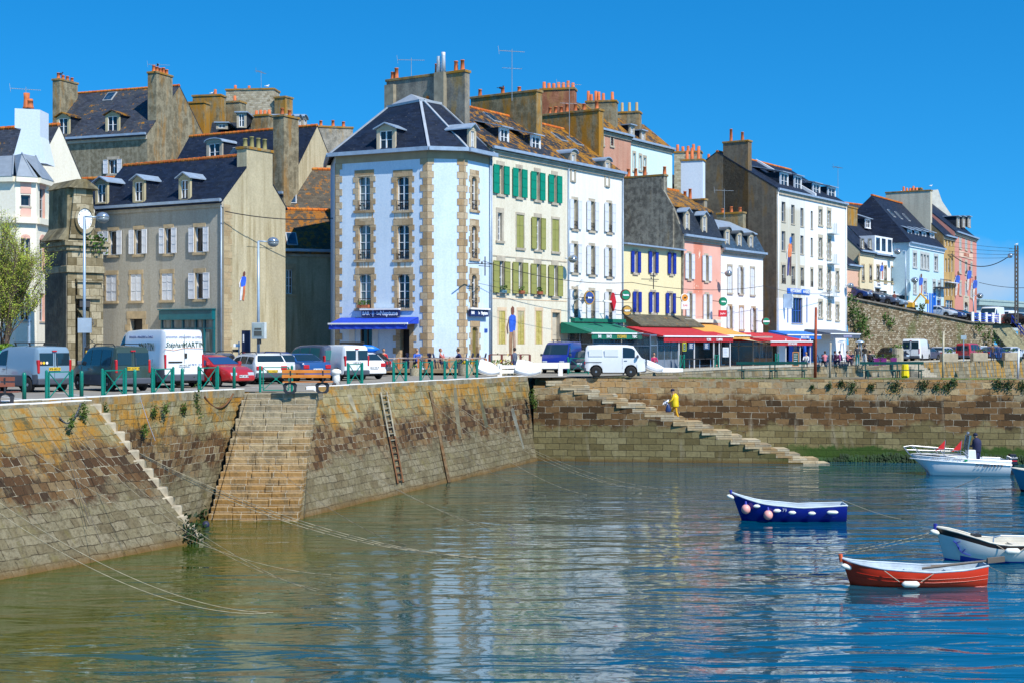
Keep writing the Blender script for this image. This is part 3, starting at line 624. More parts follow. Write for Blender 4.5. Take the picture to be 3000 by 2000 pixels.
    def stack(s,xs,pxR,pxL,pyT,th=.6,**k):    # a wide gable-end stack standing on the party line x=xs
        f=s.fr; y0=f.yd(pxR,xs); y1=f.yd(pxL,xs); zt=CZ+(1000-pyT)/F*f.Y(xs,y0)-f.z; return s.chim(xs,xs+th,y0,y1,zt,**k)
    def dormer(s,pxa,pxb,pyT,pyB,y=.5,stone=None,roofm=None,style='gable',frame='white',pane=0,slm=None,xa=None,xb=None,zt=None,zb=None,wide=.2):
        f=s.fr
        if xa is None: xa,xb=f.x(pxa,y),f.x(pxb,y); zt=f.zz((pxa+pxb)/2,pyT,y); zb=f.zz((pxa+pxb)/2,pyB,y)
        W=xb-xa; st=stone or GREYST(); x0,x1=xa-wide,xb+wide; m=MB()
        ye=lambda z: max(y+.15,(z-s.H)/s.sl)   # where the dormer meets the roof
        # front with jambs
        m.box(xa-wide,xa,y,y+.16,zb-.1,zt+.12).box(xb,xb+wide,y,y+.16,zb-.1,zt+.12).box(xa,xb,y,y+.16,zt,zt+.12).box(xa-.05,xb+.05,y-.06,y+.15,zb-.1,zb)
        for xx in (x0,x1-.1): m.extr([(y+.161,zb-.1),(y+.161,zt+.12),(ye(zt+.12)+.1,zt+.12)],'x',xx,xx+.1,1)
        d=m.build('dormer',[st,slm or slate('dark_slate')],s.root,f)
        fm=MB(); g=.05; fm.box(xa,xa+g,y+.06,y+.12,zb,zt).box(xb-g,xb,y+.06,y+.12,zb,zt).box(xa+g,xb-g,y+.06,y+.12,zt-g,zt).box(xa+g,xb-g,y+.06,y+.12,zb,zb+g).box((xa+xb)/2-.04,(xa+xb)/2+.04,y+.062,y+.12,zb+g,zt-g)
        fm.box(xa+g,xb-g,y+.08,y+.12,zb+(zt-zb)*.5,zb+(zt-zb)*.5+.03)
        w=fm.build('window',wfm(frame),d,f); 
        p=MB(); p.face([(xa,y+.11,zb),(xb,y+.11,zb),(xb,y+.11,zt),(xa,y+.11,zt)]); p.build('pane',pane_m(pane),d,f,fixn=False)
        m=MB(); rm=roofm or ZINC(); e=.16; zt2=zt+.12; yb=ye(zt2+.4)+.3; h={'gable':.32,'flat':.05,'arch':.28,'shed':0}[style]
        if style=='gable': m.extr([(x0-e,zt2-.04),((x0+x1)/2,zt2+h),(x1+e,zt2-.04),(x1+e,zt2+.03),((x0+x1)/2,zt2+h+.08),(x0-e,zt2+.03)],'y',y-.2,yb); m.extr([(x0,zt2-.03),(x1,zt2-.03),((x0+x1)/2,zt2+h-.01)],'y',y-.02,y+.12,1)
        elif style=='arch':
            n=8; P=[((x0+x1)/2-(W/2+wide+.12)*math.cos(PI*i/n),zt2-.03+h*math.sin(PI*i/n)) for i in range(n+1)]; m.extr([(p[0],p[1]) for p in P]+[(p[0],p[1]+.07) for p in P[::-1]],'y',y-.16,yb); m.extr([P[0]]+P[1:-1]+[P[-1]],'y',y-.02,y+.12,1)
        elif style=='flat': m.box(x0-e,x1+e,y-.2,yb,zt2,zt2+.09)
        else: m.extr([(y-.25,zt2-.02),(y-.25,zt2+.05),(y+3.2,zt2+.05+3.4*s.sl*.35),(y+3.2,zt2-.02+3.4*s.sl*.35)],'x',x0-e,x1+e)
        m.build('dormer_roof',[rm,st],d,f); return d
    def skylight(s,pxa,pxb,pyT,pyB):
        # flat roof light lying on the front slope, found where the sight line meets the slope
        f=s.fr; pts=[]
        for px,py in ((pxa,pyB),(pxb,pyB),(pxb,pyT),(pxa,pyT)):
            y=0
            for _ in range(60):
                z=f.zz(px,py,y); y2=(z-s.H-s.th)/s.sl; y=y+(y2-y)*.5
            pts.append(Vector((f.x(px,y),y,s.H+s.th+y*s.sl)))
        u=(pts[1]-pts[0]); c=sum(pts,Vector())/4; v=Vector((0,1,s.sl)).normalized(); n=Vector((0,-s.sl,1)).normalized(); w=min(.42,abs(pts[1].x-pts[0].x)/2); h=min(.55,(pts[3]-pts[0]).length/2)
        m=MB(); m.obox(c+n*.02,(1,0,0),v,n,w+.05,h+.05,.05); m.obox(c+n*.05,(1,0,0),v,n,w-.03,h-.03,.05,1); o=m.build('skylight',[wfm('grey'),pane_m(2)],s.rf,f)
        return o
    def pipe(s,x,z1=None,m=None,f=None,z0=0):
        mb=MB(); z1=s.H-.3 if z1 is None else z1; mb.tube((x,-.09,z0),(x,-.09,z1),.05).tube((x,-.09,z1),(x,-.3,z1+.25),.05); return mb.build('downpipe',m or ZINC(),s.root,f or s.cur,smooth=True)
    def band(s,z,h=.15,pr=.05,m=None,f=None,x0=0,x1=None,name='string_course'):
        f=f or s.cur; mb=MB(); mb.box(x0,x1 if x1 is not None else f.W,-pr,0,z,z+h); return mb.build(name,m or GREYST(),s.root,f)
    def quoins(s,x,side,z0=0,z1=None,m=None,f=None,w=.5,hq=.42,pr=.035,w2=.3):
        f=f or s.cur; mb=MB(); z1=z1 or s.H-.5; n=int((z1-z0)/hq)
        for i in range(n):
            ww=w if i%2 else w2; a,b=(x,x+ww) if side>0 else (x-ww,x); mb.box(a,b,-pr,.0,z0+i*hq+.005,z0+(i+1)*hq-.005)
        return mb.build('quoins',m or TAN(),s.root,f)
def leafm(name,c):
    def f():
        t=NT(name,.6,0,.3); n=t.noise(t.pos(),1.8,3); n2=t.noise(t.pos(),11,2); m=t.mix(t.rng(n,.35,.65),tuple(q*.6 for q in c),tuple(min(1,q*1.7) for q in c)); m=t.mix(t.rng(n2,.4,.7,0,.4),m,tuple(q*.45 for q in c))
        t.b.inputs['Subsurface Weight'].default_value=0; return t.out(m)
    return mat(name,f)
def leaf(m,c,r,mi=0):
    c=Vector(c); a=Vector((random.gauss(0,1),random.gauss(0,1),random.gauss(0,1))).normalized(); b=a.orthogonal().normalized(); q=a.cross(b)
    m.face([c-b*r,c-q*r*.5,c+b*r,c+q*r*.5],mi)
def antenna(p,h,kind=0,az=0,label='',lbl2=''):
    t=thing('tv_antenna',label,'antenna',PM(p,az)); m=MB(); m.tube((0,0,-.6),(0,0,h),.025,.018,6); m.build('mast',flat('galvanised_mast',(.32,.33,.34),.5,.4),t)
    m=MB(); m.bar((-.9,0,h-.15),(.9,0,h-.15),.025)
    for i in range(13): x=-.85+i*.14; r=.28-.012*i; m.bar((x,-r,h-.15),(x,r,h-.15),.014)
    m.bar((-.9,0,h-.4),(-.98,0,h+.15),.02)
    if kind: m.bar((-.7,0,h*.55),(.7,0,h*.55),.02); [m.bar((-.6+i*.3,-.35,h*.55),(-.6+i*.3,.35,h*.55),.012) for i in range(5)]
    m.build('aerial',flat('aerial_rods',(.30,.32,.34),.5,.4),t,fixn=False); return t
# ================================================================ the row on the quay
def rowp(Y): return (.665*Y-62.9,Y)
# ---- light blue corner house with the bar
BL=(-11.35,92.3); BA=(-5.28,89.3); BB=(-3.02,89.75); BC=(-1.45,92.45)
h=House('corner_house','pale blue four storey corner house with tan quoins and hipped slate roof, bar on the ground floor','x','x',0,None) if 0 else None
BLUEW=plaster('pale_blue_render',(.58,.69,.81),.3,(.44,.56,.68)); BH=18.6
bh=House('corner_house','pale blue corner house with tan quoins and hipped slate roof, bar on its ground floor',BL,BA,BH,BLUEW,D=8)
bh.reveal=TAN(); tan=TAN()
f1=bh.fr
def ruststrip():
    t=NT('rust_streaked_render',.85,0,.2); x,y,z=t.sep(t.obj()); n=t.noise(t.comb(t.m2('MULTIPLY',x,5.0),0.0,t.m2('MULTIPLY',z,.25)),1,4,.6); return t.out(t.mix(t.rng(n,.48,.62,0,.85),(.66,.66,.60),(.45,.22,.05)))
# three floors of two arched windows
for (a,b) in ((1050,1085),(1163,1198)):
    for k,(t,bt) in enumerate(((518,617),(660,761),(804,904))):
        dx=0 if k<1 else (1 if k<2 else 2)
        o=bh.win(a+dx,b+dx,t,bt,sur=tan,sw=.26,quoin=True,arch=.28,rail=.62,nh=3,lintel=.42,pane=(1 if a<1100 else 0),box='red' if (k==2 and a<1100) else None)
        if k<2: m=MB(); q0,q1,zq=f1.x(a),f1.x(b),f1.zz((a+b)/2,bt); m.box(q0-.2,q1+.2,-.006,0,zq-.62,zq-.17); m.build('stained_strip',mat('ruststrip',ruststrip),o,f1)
bh.winl(f1.x(1056),f1.x(1090),.35,3.05,nh=0,pane=0,sur=None,frame='dark',name='window')
for px in (1024,1092): m=MB(); x=f1.x(px); m.box(x,x+.42,-.05,-.005,.3,3.0); m.build('white_panel',flat('panel_white',(.6,.62,.62),.6),bh.root,f1)
bh.winl(f1.x(1172),f1.x(1200),.12,2.75,door=True,frame=flat('dark_doorway',(.012,.01,.01),.6),sur=tan,sw=.34,quoin=True,depth=.5)
bh.wallmesh(f1)
bh.band(BH-QZ-.62,.62,.03,flat('tan_frieze',(.36,.27,.17),.85)); bh.quoins(0,1,0,None,f=f1); bh.quoins(f1.W,-1,0,None,f=f1)
for k,pyy in enumerate((618,762)):
    for px in ((1042,1092),(1155,1205)): pass
f2=bh.facet(BA,BB); bh.wallmesh(f2); bh.quoins(0,1,f=f2,w=.42); bh.quoins(f2.W,-1,f=f2,w=.42); bh.band(BH-QZ-.62,.62,.03,flat('tan_frieze',(.36,.27,.17),.85)); bh.band(0.1,.9,.02,tan)
f3=bh.facet(BB,BC); bh.reveal=tan
for (t,bt) in ((518,616),(662,758),(805,902)): bh.win(1382,1396,t,bt,sur=tan,sw=.24,quoin=True,arch=.25,rail=.6,nh=3,nv=0,lintel=.42)
bh.win(1383,1399,958,1072,door=True,frame=flat('olive_door',(.16,.13,.03),.5),sur=tan,sw=.24,quoin=True,arch=.2)
bh.wallmesh(f3); bh.quoins(0,1,f=f3,w=.42,w2=.22); bh.band(BH-QZ-.62,.62,.03,flat('tan_frieze',(.36,.27,.17),.85))
BLp=(-12.35,97.6); BCp=(-8.6,97.2)
f4=bh.facet(BLp,BL); bh.wallmesh(f4); bh.quoins(f4.W,-1,f=f4,w=.35)
f5=bh.facet(BC,BCp); bh.wallmesh(f5,mtl=STACK())
# hip roof
m=MB(); z0=BH-.02; z1=22.15; cen=Vector((-6.6,93.6)); ex=lambda p,k=.45: (p[0]+(Vector(p)-cen).normalized().x*k,p[1]+(Vector(p)-cen).normalized().y*k)
E=[ex(BL),ex(BA),ex(BB),ex(BC),ex((-7.2,96.6)),ex(BLp)]; T=[at(1137,0,95.4),at(1232,0,92.9),at(1242,0,92.9),at(1292,0,94.2),at(1252,0,96),at(1150,0,97.5)]
for i in range(6):
    j=(i+1)%6; m.face([(E[i][0],E[i][1],z0),(E[j][0],E[j][1],z0),(T[j].x,T[j].y,z1),(T[i].x,T[i].y,z1)])
m.face([(t.x,t.y,z1) for t in T]); 
rf=m.build('roof',slate('blue_black_slate',(.010,.017,.036),pale=.12),bh.root,Matrix())
m=MB()
for i in range(6):
    a=Vector((E[i][0],E[i][1],z0)); b=Vector((T[i].x,T[i].y,z1)); m.bar(a+Vector((0,0,.03)),b+Vector((0,0,.03)),.17,.08)
    c=Vector((T[(i+1)%6].x,T[(i+1)%6].y,z1)); m.bar(b+Vector((0,0,.04)),c+Vector((0,0,.04)),.2,.16)
ap=at(1205,0,94.6); 
for i in range(6): j=(i+1)%6; m.face([(T[i].x,T[i].y,z1+.08),(T[j].x,T[j].y,z1+.08),(ap.x,ap.y,z1+.75)])
m.build('zinc_hips',flat('pale_zinc_capping',(.34,.38,.43),.5,.1),rf,Matrix())
m=MB()
for i in (0,1,2,5):
    a=Vector(E[i]); b=Vector(E[(i+1)%6]); n=Vector(((b-a).y,-(b-a).x)).normalized()*.06; m.bar((a.x+n.x,a.y+n.y,z0-.02),(b.x+n.x,b.y+n.y,z0-.02),.2,.24)
m.build('gutter',ZINC(),bh.root,Matrix())
bh.cur=f1; bh.sl=(z1-z0)/3.4; bh.H=BH-QZ
bh.dormer(1112,1149,383,438,y=-.2,style='gable',stone=flat('pale_dormer_stone',(.45,.38,.27),.85),wide=.22,slm=slate('blue_black_slate'))
sv=bh.fr; bh.fr=f3; bh.sl=1.0
bh.dormer(1380,1390,385,438,y=-.2,style='gable',stone=flat('pale_dormer_stone',(.45,.38,.27)),wide=.22,slm=slate('blue_black_slate')); bh.fr=sv
# sign, awning, street plate
sg=flat('navy_sign',(.012,.02,.10),.4); 
def signboard(root,f,xa,xb,z0,z1,txts,bm=sg,y=-.28,th=.14,name='bar_sign',cap=None):
    m=MB(); m.box(xa,xb,y,y+th,z0,z1); o=m.build(name,bm,root,f)
    if cap: m=MB(); m.box(xa-.08,xb+.03,y-.12,y+th,z1,z1+.1); m.build('sign_cap',PALE,o,f)
    for (s,fx,sz,mm,sx) in txts: text(s,sz,mm,o,f,xa+(xb-xa)*fx,y-.012,(z0+z1)/2,sx=sx,bold=.011)
    return o
WL=flat('white_lettering',(.85,.86,.88),.5,var=.02)
z0,z1=f1.zz(1120,929),f1.zz(1120,909)
signboard(bh.root,f1,f1.x(1066),f1.x(1176),z0,z1,[('BAR',.12,.30,WL,.95),('Le',.45,.25,WL,1),('Neptune',.73,.40,WL,.9)],cap=1)
m=MB(); c=(f1.x(1066)+.31*(f1.x(1176)-f1.x(1066)),-.3,(z0+z1)/2)
for i in range(4): a=PI*i/4; L=.22 if i%2==0 else .12; m.bar((c[0]-math.cos(a)*L,c[1],c[2]-math.sin(a)*L),(c[0]+math.cos(a)*L,c[1],c[2]+math.sin(a)*L),.025,.02)
m.build('sign_star',flat('star_blue_white',(.4,.6,.9)),bh.root,f1)
zz0,zz1=f3.zz(1397,928),f3.zz(1397,908)
signboard(bh.root,f3,f3.x(1367),f3.x(1421),zz0,zz1,[('BAR',.13,.26,WL,.8),('Le',.46,.24,WL,.7),('Neptune',.75,.32,WL,.7)],cap=1)
AWB=flat('royal_blue_awning',(.01,.055,.50),.75,var=.1)
def awning(name,label,f,xa,xb,zb,zf,out,mt,val=.28,group=None,txt=None,yb=-.05,side=True,frame=True,valm=None,barm=None):
    t=thing(name,label,'awning',f.M.copy(),group); m=MB(); s=.03
    m.face([(xa,yb,zb),(xb,yb,zb),(xb,yb-out,zf),(xa,yb-out,zf)]); m.face([(xa,yb,zb-s),(xb,yb,zb-s),(xb,yb-out,zf-s),(xa,yb-out,zf-s)][::-1])
    if side:
        for x in (xa,xb): m.face([(x,yb,zb-s),(x,yb-out,zf-s),(x,yb,zf-s)])
    m.build('canopy',mt,t,fixn=False)
    m=MB(); n=max(4,int((xb-xa)/.25)); 
    for i in range(n):
        a=xa+(xb-xa)*i/n; b=xa+(xb-xa)*(i+1)/n; ya=yb-out+.01*math.sin(i*2.1); m.face([(a,ya,zf-.05),(b,yb-out+.01*math.sin(i*2.1+2.1),zf-.05),(b,yb-out+.02*math.sin(i*2.1+2.1),zf-val),(a,yb-out+.02*math.sin(i*2.1),zf-val)])
    v=m.build('valance',valm or mt,t,fixn=False)
    m=MB(); m.box(xa-.03,xb+.03,yb-out-.07,yb-out+.03,zf-.06,zf+.04); 
    for x in (xa+.2,xb-.2): m.bar((x,yb,zb-.35),(x,yb-out,zf-.1),.05)
    m.build('front_bar',barm or WHITE(),t)
    for (s_,fx,sz,mm,sx) in (txt or []): text(s_,sz,mm,v,f,xa+(xb-xa)*fx,yb-out-.05,zf-.03-val*.52,sx=sx,bold=.004)
    return t
zt=f1.zz(1120,931); zf=f1.zz(1100,958,-1.3)
awning('blue_awning','royal blue cloth awning over the window of the pale blue corner house',f1,f1.x(1000),f1.x(1228),zt+.02,zf+.22,1.4,AWB,val=.36)
m=MB(); x=f3.x(1423); m.box(x-.18,x+.18,-.03,0,f3.zz(1424,974),f3.zz(1424,963)); m.build('street_plate',flat('street_plate_blue',(.02,.08,.35)),bh.root,f3)
bh.pipe(f3.W-.05,f=f3)
# ---- cream house with green and olive shutters
p0,p1=BC,rowp(100.35)
CR=plaster('warm_white_render',(.68,.63,.50),.30,(.50,.43,.30)); ch=House('terrace_house','warm white four storey house with green shutters on top and olive shutters below, lichened roof',p0,p1,19.15,CR,D=10)
ch.reveal=GREYST(); f=ch.fr; gs=GREYST()
for (a,b,t,bt) in ((1459,1473,485,570),(1515,1526,495,579),(1568,1579,505,587),(1619,1629,514,595)):
    ch.win(a,b,t,bt,sur=gs,sw=.17,shut='open',shc='green',shw=.62,frame='cream',pane=0,nh=2)
ch.win(1458,1470,624,706,sur=gs,sw=.2,nh=3); ch.win(1513,1534,630,727,sur=gs,sw=.1,shut='closed',shc='olive')
ch.win(1568,1582,638,732,sur=gs,sw=.17,shut='open',shc='olive',shw=.55,nh=3); ch.win(1617,1637,643,738,sur=gs,sw=.1,shut='closed',shc='olive')
for i,(a,b,t,bt) in enumerate(((1459,1475,765,860),(1515,1528,769,862),(1568,1581,774,864),(1619,1631,778,869))):
    ch.win(a,b,t,bt,sur=gs,sw=.17,shut='open',shc='olive',shw=.62,pane=(1 if i%2 else 0),box='red' if i in(1,2) else ('teal' if i==0 else None),nh=1)
PEA=flat('peach_surround',(.62,.46,.30),.8)
PEEL=lambda: roughwall('peeling_yellow_shutter',(.40,.33,.08),(.50,.42,.14),(.42,.40,.34),.3,3)
for (a,b) in ((1461,1480),(1517,1535),(1570,1587)): ch.win(a,b,911,1008,sur=PEA,sw=.14,shut='closed',shc=PEEL(),sill=False,proud=.01)
ch.win(1618,1640,916,1060,door=True,frame=flat('pale_door_panel',(.50,.45,.36)),sur=PEA,sw=.14,sill=False,proud=.01,depth=.35)
ch.wallmesh(f); ch.body(left=STACK(),right=STACK(),zr=22.7-QZ)
LR=slate('lichened_slate',(.025,.03,.04),lich=.36); ch.roof(22.7-QZ,mt=LR)
ch.stack(0.02,1362,1132,206,.55,z0=11,pots=5,px=[.06,.14,.38,.90,.95],mt=roughwall('grey_cement_stack',(.16,.15,.13),(.24,.22,.18),(.38,.22,.03),.25),ph=.75)
m=MB(); a,b=f.yd(1160,0),f.yd(1134,0); m.box(-.3,.02,a,b,BH-QZ,23.9-QZ); m.build('chimney_flue',flat('flue_render',(.25,.22,.16),.9,var=.25),ch.root,f)
m=MB(); a,b=f.yd(1308,.0),f.yd(1280,.0); m.box(-.33,.02,a,b,BH-QZ+1,24.3-QZ); fl=m.build('chimney_flue',flat('flue_render',(.25,.22,.16),.9,var=.25),ch.root,f)
m=MB()
for q in (1285,1299): y=f.yd(q,-.15); m.lathe((-.15,y,24.3-QZ),[(.16,0),(.13,1.0),(.14,1.05),(.14,1.3 if q>1290 else 1.06)],10)
m.build('steel_cowl',flat('pale_cowl',(.6,.62,.66),.4,.2),fl,f,smooth=True)
WD=flat('white_dormer_frame',(.75,.77,.8)); 
for (a,b,t,bt) in ((1468,1490,380,425),(1560,1583,402,440)): ch.dormer(a,b,t,bt,y=.9,style='shed',stone=WD,wide=.06,slm=LR)
ch.skylight(1427,1455,336,356); ch.pipe(.12); ch.band(f.zz(1550,880),.06,.02,PEA); ch.band(f.zz(1550,760),.07,.03)
# ---- white narrow house
p2=rowp(107.0); WH=plaster('white_render',(.74,.73,.68),.26,(.55,.53,.47)); wh=House('terrace_house','narrow white four storey house with two tall stone dormers and a green awning below',p1,p2,19.15,WH,D=10)
wh.reveal=gs; f=wh.fr
for (t,bt,dy) in ((586,672,5),(715,800,6),(848,930,4)):
    for i,(a,b) in enumerate(((1677,1690),(1727,1740),(1779,1790))):
        wh.win(a,b,t+dy*i,bt+dy*i,sur=gs,sw=.13,shut='open',shc='white',shw=.5,frame='cream',rail=.55,nh=2)
wh.wallmesh(f); wh.body(zr=22.7-QZ,left=STACK(),right=STACK()); wh.roof(22.7-QZ,mt=slate('orange_lichened_slate',(.03,.03,.03),lich=.5))
wh.stack(0.1,1572,1379,264,.75,z0=12,pots=3,px=[.3,.55,.9],mt=STACKO())
DS=flat('grey_dormer_stone',(.36,.32,.25),.85)
for (a,b,t,bt) in ((1676,1684,455,530),(1776,1784,478,545)): wh.dormer(a,b,t,bt,y=-.05,style='arch',stone=DS,wide=.2,slm=DS)
wh.stack(wh.W-.35,1755,1588,320,.7,z0=12,pots=7,px=[.08,.3,.45,.6,.7,.8,.9],mt=STACKO(),ph=.7); wh.skylight(1627,1650,395,412); wh.skylight(1673,1697,406,425); wh.pipe(.12); wh.pipe(f.W-.1)
m=MB()
for px,py in ((1677,835),(1677,875)):
    x,z=f.x(px),f.zz(px,py); m.lathe((x,-.75,z),[(0.02,.1),(.25,.06),(.42,-.02),(.40,-.03),(.2,.04),(0.02,.08)],16,ax='y'); m.bar((x,-.65,z),(x,0,z-.2),.05)
m.build('satellite_dish',flat('dish_white',(.78,.78,.76),.5),wh.root,f,smooth=False)
# ---- yellow house
p3=rowp(115.0); YW=plaster('butter_yellow_render',(.72,.64,.38),.1,(.6,.52,.3)); yh=House('terrace_house','low butter yellow house with bright blue shutters, its ground floor behind red awnings',p2,p3,13.87,YW,D=6)
yh.reveal=gs; f=yh.fr
for (t,bt) in ((737,800),(855,916)):
    for i,(a,b,dy) in enumerate(((1855,1866,0),(1906,1918,1),(1962,1970,4)) if t<800 else ((1860,1868,0),(1907,1919,1),(1956,1969,4))):
        yh.win(a,b,t+dy,bt+dy,sur=gs,sw=.1,shut='open',shc='blue',shw=.42,frame='white',nh=2)
yh.wallmesh(f); yh.body(zr=14.4-QZ,yr=5.9,zb=14.4-QZ); yh.roof(14.5-QZ,yr=5.9,zb=14.4-QZ,mt=ZINC(),ridge=False,gut=False,ov=.45,th=.12)
# ---- pink house
p4=rowp(121.1); PK=plaster('salmon_pink_render',(.66,.24,.17),.22,(.50,.13,.08)); 
def pinkm():
    t=NT('salmon_render_peeling',.85,0,.2); p=t.pos(); n=t.noise(t.mul(p,(1,1,.6)),1.4,6,.7); x,y,z=t.sep(t.obj()); st=t.m2('MULTIPLY',t.rng(x,2.0,2.4),t.rng(x,4.1,3.7)); st=t.m2('MULTIPLY',st,t.rng(z,5.5,6.0))
    c=t.mix(t.rng(t.noise(p,.5,4),.3,.7),(.72,.40,.32),(.66,.34,.27)); c=t.mix(t.m2('MULTIPLY',st,t.rng(n,.30,.36)),c,(.60,.22,.15)); c=t.mix(t.m2('MULTIPLY',st,t.rng(n,.60,.63)),c,(.72,.62,.5)); return t.out(c)
ph=House('terrace_house','salmon pink house with peeling paint, white shutters and a slate mansard with two dormers',p3,p4,15.15,mat('pinkm',pinkm),D=7); ph.reveal=gs; f=ph.fr
for i,(a,b) in enumerate(((2014,2023),(2064,2073))): ph.win(a,b,743+6*i,818+6*i,sur=gs,sw=.1,shut='open',shc='white',shw=.55,nh=2); ph.win(a+2,b+2,860+3*i,935+3*i,sur=gs,sw=.1,shut='open',shc='white',shw=.5,nh=2)
ph.wallmesh(f); RUB=roughwall('mottled_grey_cement',(.13,.12,.10),(.27,.25,.20),(.34,.2,.04),.15,2.4)
def mansard(h,zs,ys,zr,yr,steep,upper,f,ridge=True,left=None,right=None):
    H,D,W=h.H,h.D,h.W; m=MB(); m.extr([(-.12,H),(ys,zs),(ys,zs+.06),(-.2,H+.06)],'x',-.03,W+.03); h.rf=m.build('roof',steep,h.root,f); h.sl=(zs-H)/ys; h.th=.06
    m=MB(); m.extr([(ys-.25,zs-.05),(yr,zr),(D+.1,H+.5),(D+.1,H+.6),(yr,zr+.08),(ys-.25,zs+.05)],'x',-.03,W+.03); m.build('upper_roof',upper,h.root,f)
    for x,mt in ((0,left),(W,right)):
        m=MB(); m.extr([(0,-.3),(D,-.3),(D,H+.4),(yr,zr-.02),(ys,zs-.05),(0,H)],'x',x-.02,x+.02); m.build('side_wall',mt or h.wall,h.root,f)
    m=MB(); m.face([(0,D,-.3),(W,D,-.3),(W,D,H+.5),(0,D,H+.5)][::-1]); m.build('back_wall',left or h.wall,h.root,f,fixn=False)
    if ridge: m=MB(); m.box(0,W,yr-.12,yr+.12,zr+.03,zr+.2); m.build('ridge_tiles',RIDGE(),h.root,f)
    h.gutter(0,W,H,.3)
mansard(ph,17.5-QZ,.9,19.4-QZ,4,slate('dark_slate'),slate('tan_lichened_slate',(.06,.05,.04),lich=.5),f,left=RUB)
for (a,b,t,bt) in ((2009,2018,627,683),(2060,2069,637,692)): ph.dormer(a,b,t,bt,y=-.02,style='gable',stone=flat('pale_dormer_stone',(.45,.38,.27)),wide=.17)
m=MB(); m.box(0,.02,1.4,5.6,2,20.1-QZ-.5); 
ph.stack(-.25,1945,1800,512,.6,z0=1,pots=4,px=[.02,.42,.6,.75],mt=RUB,ph=.9)
m=MB(); m.extr([(0.6,2),(8,2),(8,15.3),(1.6,15.3),(1.6,14.4),(.6,12.8)],'x',-.3,-.05); m.build('gable_wall',RUB,ph.root,f)
m=MB(); m.extr([(-.2,H0:=ph.H-.1),(.75,17.5-QZ),(4,19.4-QZ),(7.5,19.4-QZ-1.5),(7.5,2),(-.2+.2,2)],'x',-.04,.22); m.build('party_wall',RUB,ph.root,f)
# ---- white mansard house
p5=rowp(128.4); wm_=House('terrace_house','small white house with arched shutters and a blue slate mansard with three arched dormers',p4,p5,14.45,plaster('bright_white_render',(.76,.76,.74),.2,(.6,.56,.5)),D=6); wm_.reveal=gs; f=wm_.fr
for i,(a,b,sh) in enumerate(((2131,2144,'closed'),(2165,2175,'open'),(2198,2210,'closed'))): wm_.win(a,b,780+3*i,858+3*i,sur=gs,sw=.1,shut=sh,shc='white',shw=.32,arch=.3,nh=2)
for i,(a,b,sh) in enumerate(((2133,2143,'open'),(2166,2178,'closed'),(2202,2212,'open'))): wm_.win(a,b,897+3*i,962+3*i,sur=flat('tan_surround',(.42,.3,.18)),sw=.1,shut=sh,shc='white',shw=.32,arch=.3,nh=2)
wm_.wallmesh(f); mansard(wm_,16.2-QZ,.8,17.3-QZ,3,slate('blue_slate',(.03,.06,.10),pale=.5),ZINC(),f,ridge=False,left=RUB,right=RUB)
for (a,b,t,bt) in ((2127,2136,680,726),(2162,2171,690,731),(2196,2205,696,737)): wm_.dormer(a,b,t,bt,y=-.02,style='arch',stone=flat('pale_dormer_stone',(.45,.38,.27)),wide=.12,roofm=flat('dark_lead',(.08,.09,.1)))
wm_.stack(f.W-.6,2177,2100,622,.6,z0=10,pots=3,mt=STACK(),ph=.6)
ph.stack(f.W if 0 else ph.W-.3,2063,1962,583,.6,z0=10,pots=2,mt=roughwall('grey_cement_stack',(.16,.15,.13),(.24,.22,.18)),px=[.45,.6],ph=1.0)
# ---- big white restaurant building
p6a=(24.2,131.0); p6=rowp(145.6); rh=House('restaurant_building','tall white building with brown gable and blue restaurant front, at the end of the row',p6a,p6,20.55,plaster('white_and_beige_render',(.75,.75,.74),.1,(.6,.58,.5)),D=12,cat='building'); rh.reveal=flat('beige_reveal',(.42,.37,.28)); f=rh.fr; gs2=flat('beige_surround',(.46,.41,.31),.85)
def twotone():
    t=NT('white_and_bare_beige_render',.85,0,.2); x,y,z=t.sep(t.obj()); p=t.pos(); n=t.noise(p,.5,4); b=t.m2('MULTIPLY',t.rng(x,6.7,6.75,1,0),t.rng(z,5.9,6.0)); n3=t.noise(t.mul(p,(1,1,.05)),.8,2); b=t.m2('MULTIPLY',b,t.rng(z,14.6,14.2,t_ if False else .55,1))
    c=t.mix(t.rng(n,.3,.7,0,.3),(.76,.77,.78),(.68,.69,.68)); c=t.mix(t.m2('MULTIPLY',b,t.rng(n3,.42,.5,.45,1)),c,(.50,.47,.38)); return t.out(c)
t_=0
BX=[(2290,2301),(2318,2328),(2345,2354),(2375,2381)]
for r,(t,bt) in enumerate(((592,650),(678,735),(777,832))):
    for i,(a,b) in enumerate(BX): rh.win(a,b,t+9*i-r*2.5*i,bt+7*i-r*2.0*i,sur=None if r<2 else gs2,sw=.14,sill=r<2,pane=2 if r<2 else 0,nh=1,nv=0,rail=.5 if r==2 else False,frame='grey')
for r,(t,bt) in enumerate(((614,660),(697,755),(787,843),(885,930))):
    for i,(a,b) in enumerate(((2399,2408),(2424,2433),(2449,2457))):
        if i==2 and r<2: continue
        rh.win(a,b,t+4*i,bt+4*i,sur=gs2,sw=.2,quoin=r>0,nh=3,nv=0)
rh.winl(f.x(2319),f.x(2351),f.zz(2335,947),f.zz(2335,873),frame='blue',nv=3,nh=1,name='shop_window'); 
for px in (2308,2364): rh.winl(f.x(px-1.5),f.x(px+1.5),f.zz(px,946),f.zz(px,872),frame='blue',nv=0,nh=0,depth=.08,sill=False)
rh.winl(f.x(2300),f.x(2385),.1,2.6,frame='blue',nv=5,nh=1,name='shop_window',sill=False,pane=2)
rh.wall=mat('twotone',twotone); rh.wallmesh(f)
GB=roughwall('dark_brown_cement_gable',(.125,.105,.08),(.165,.14,.105),(.22,.12,.03),.28,.8)
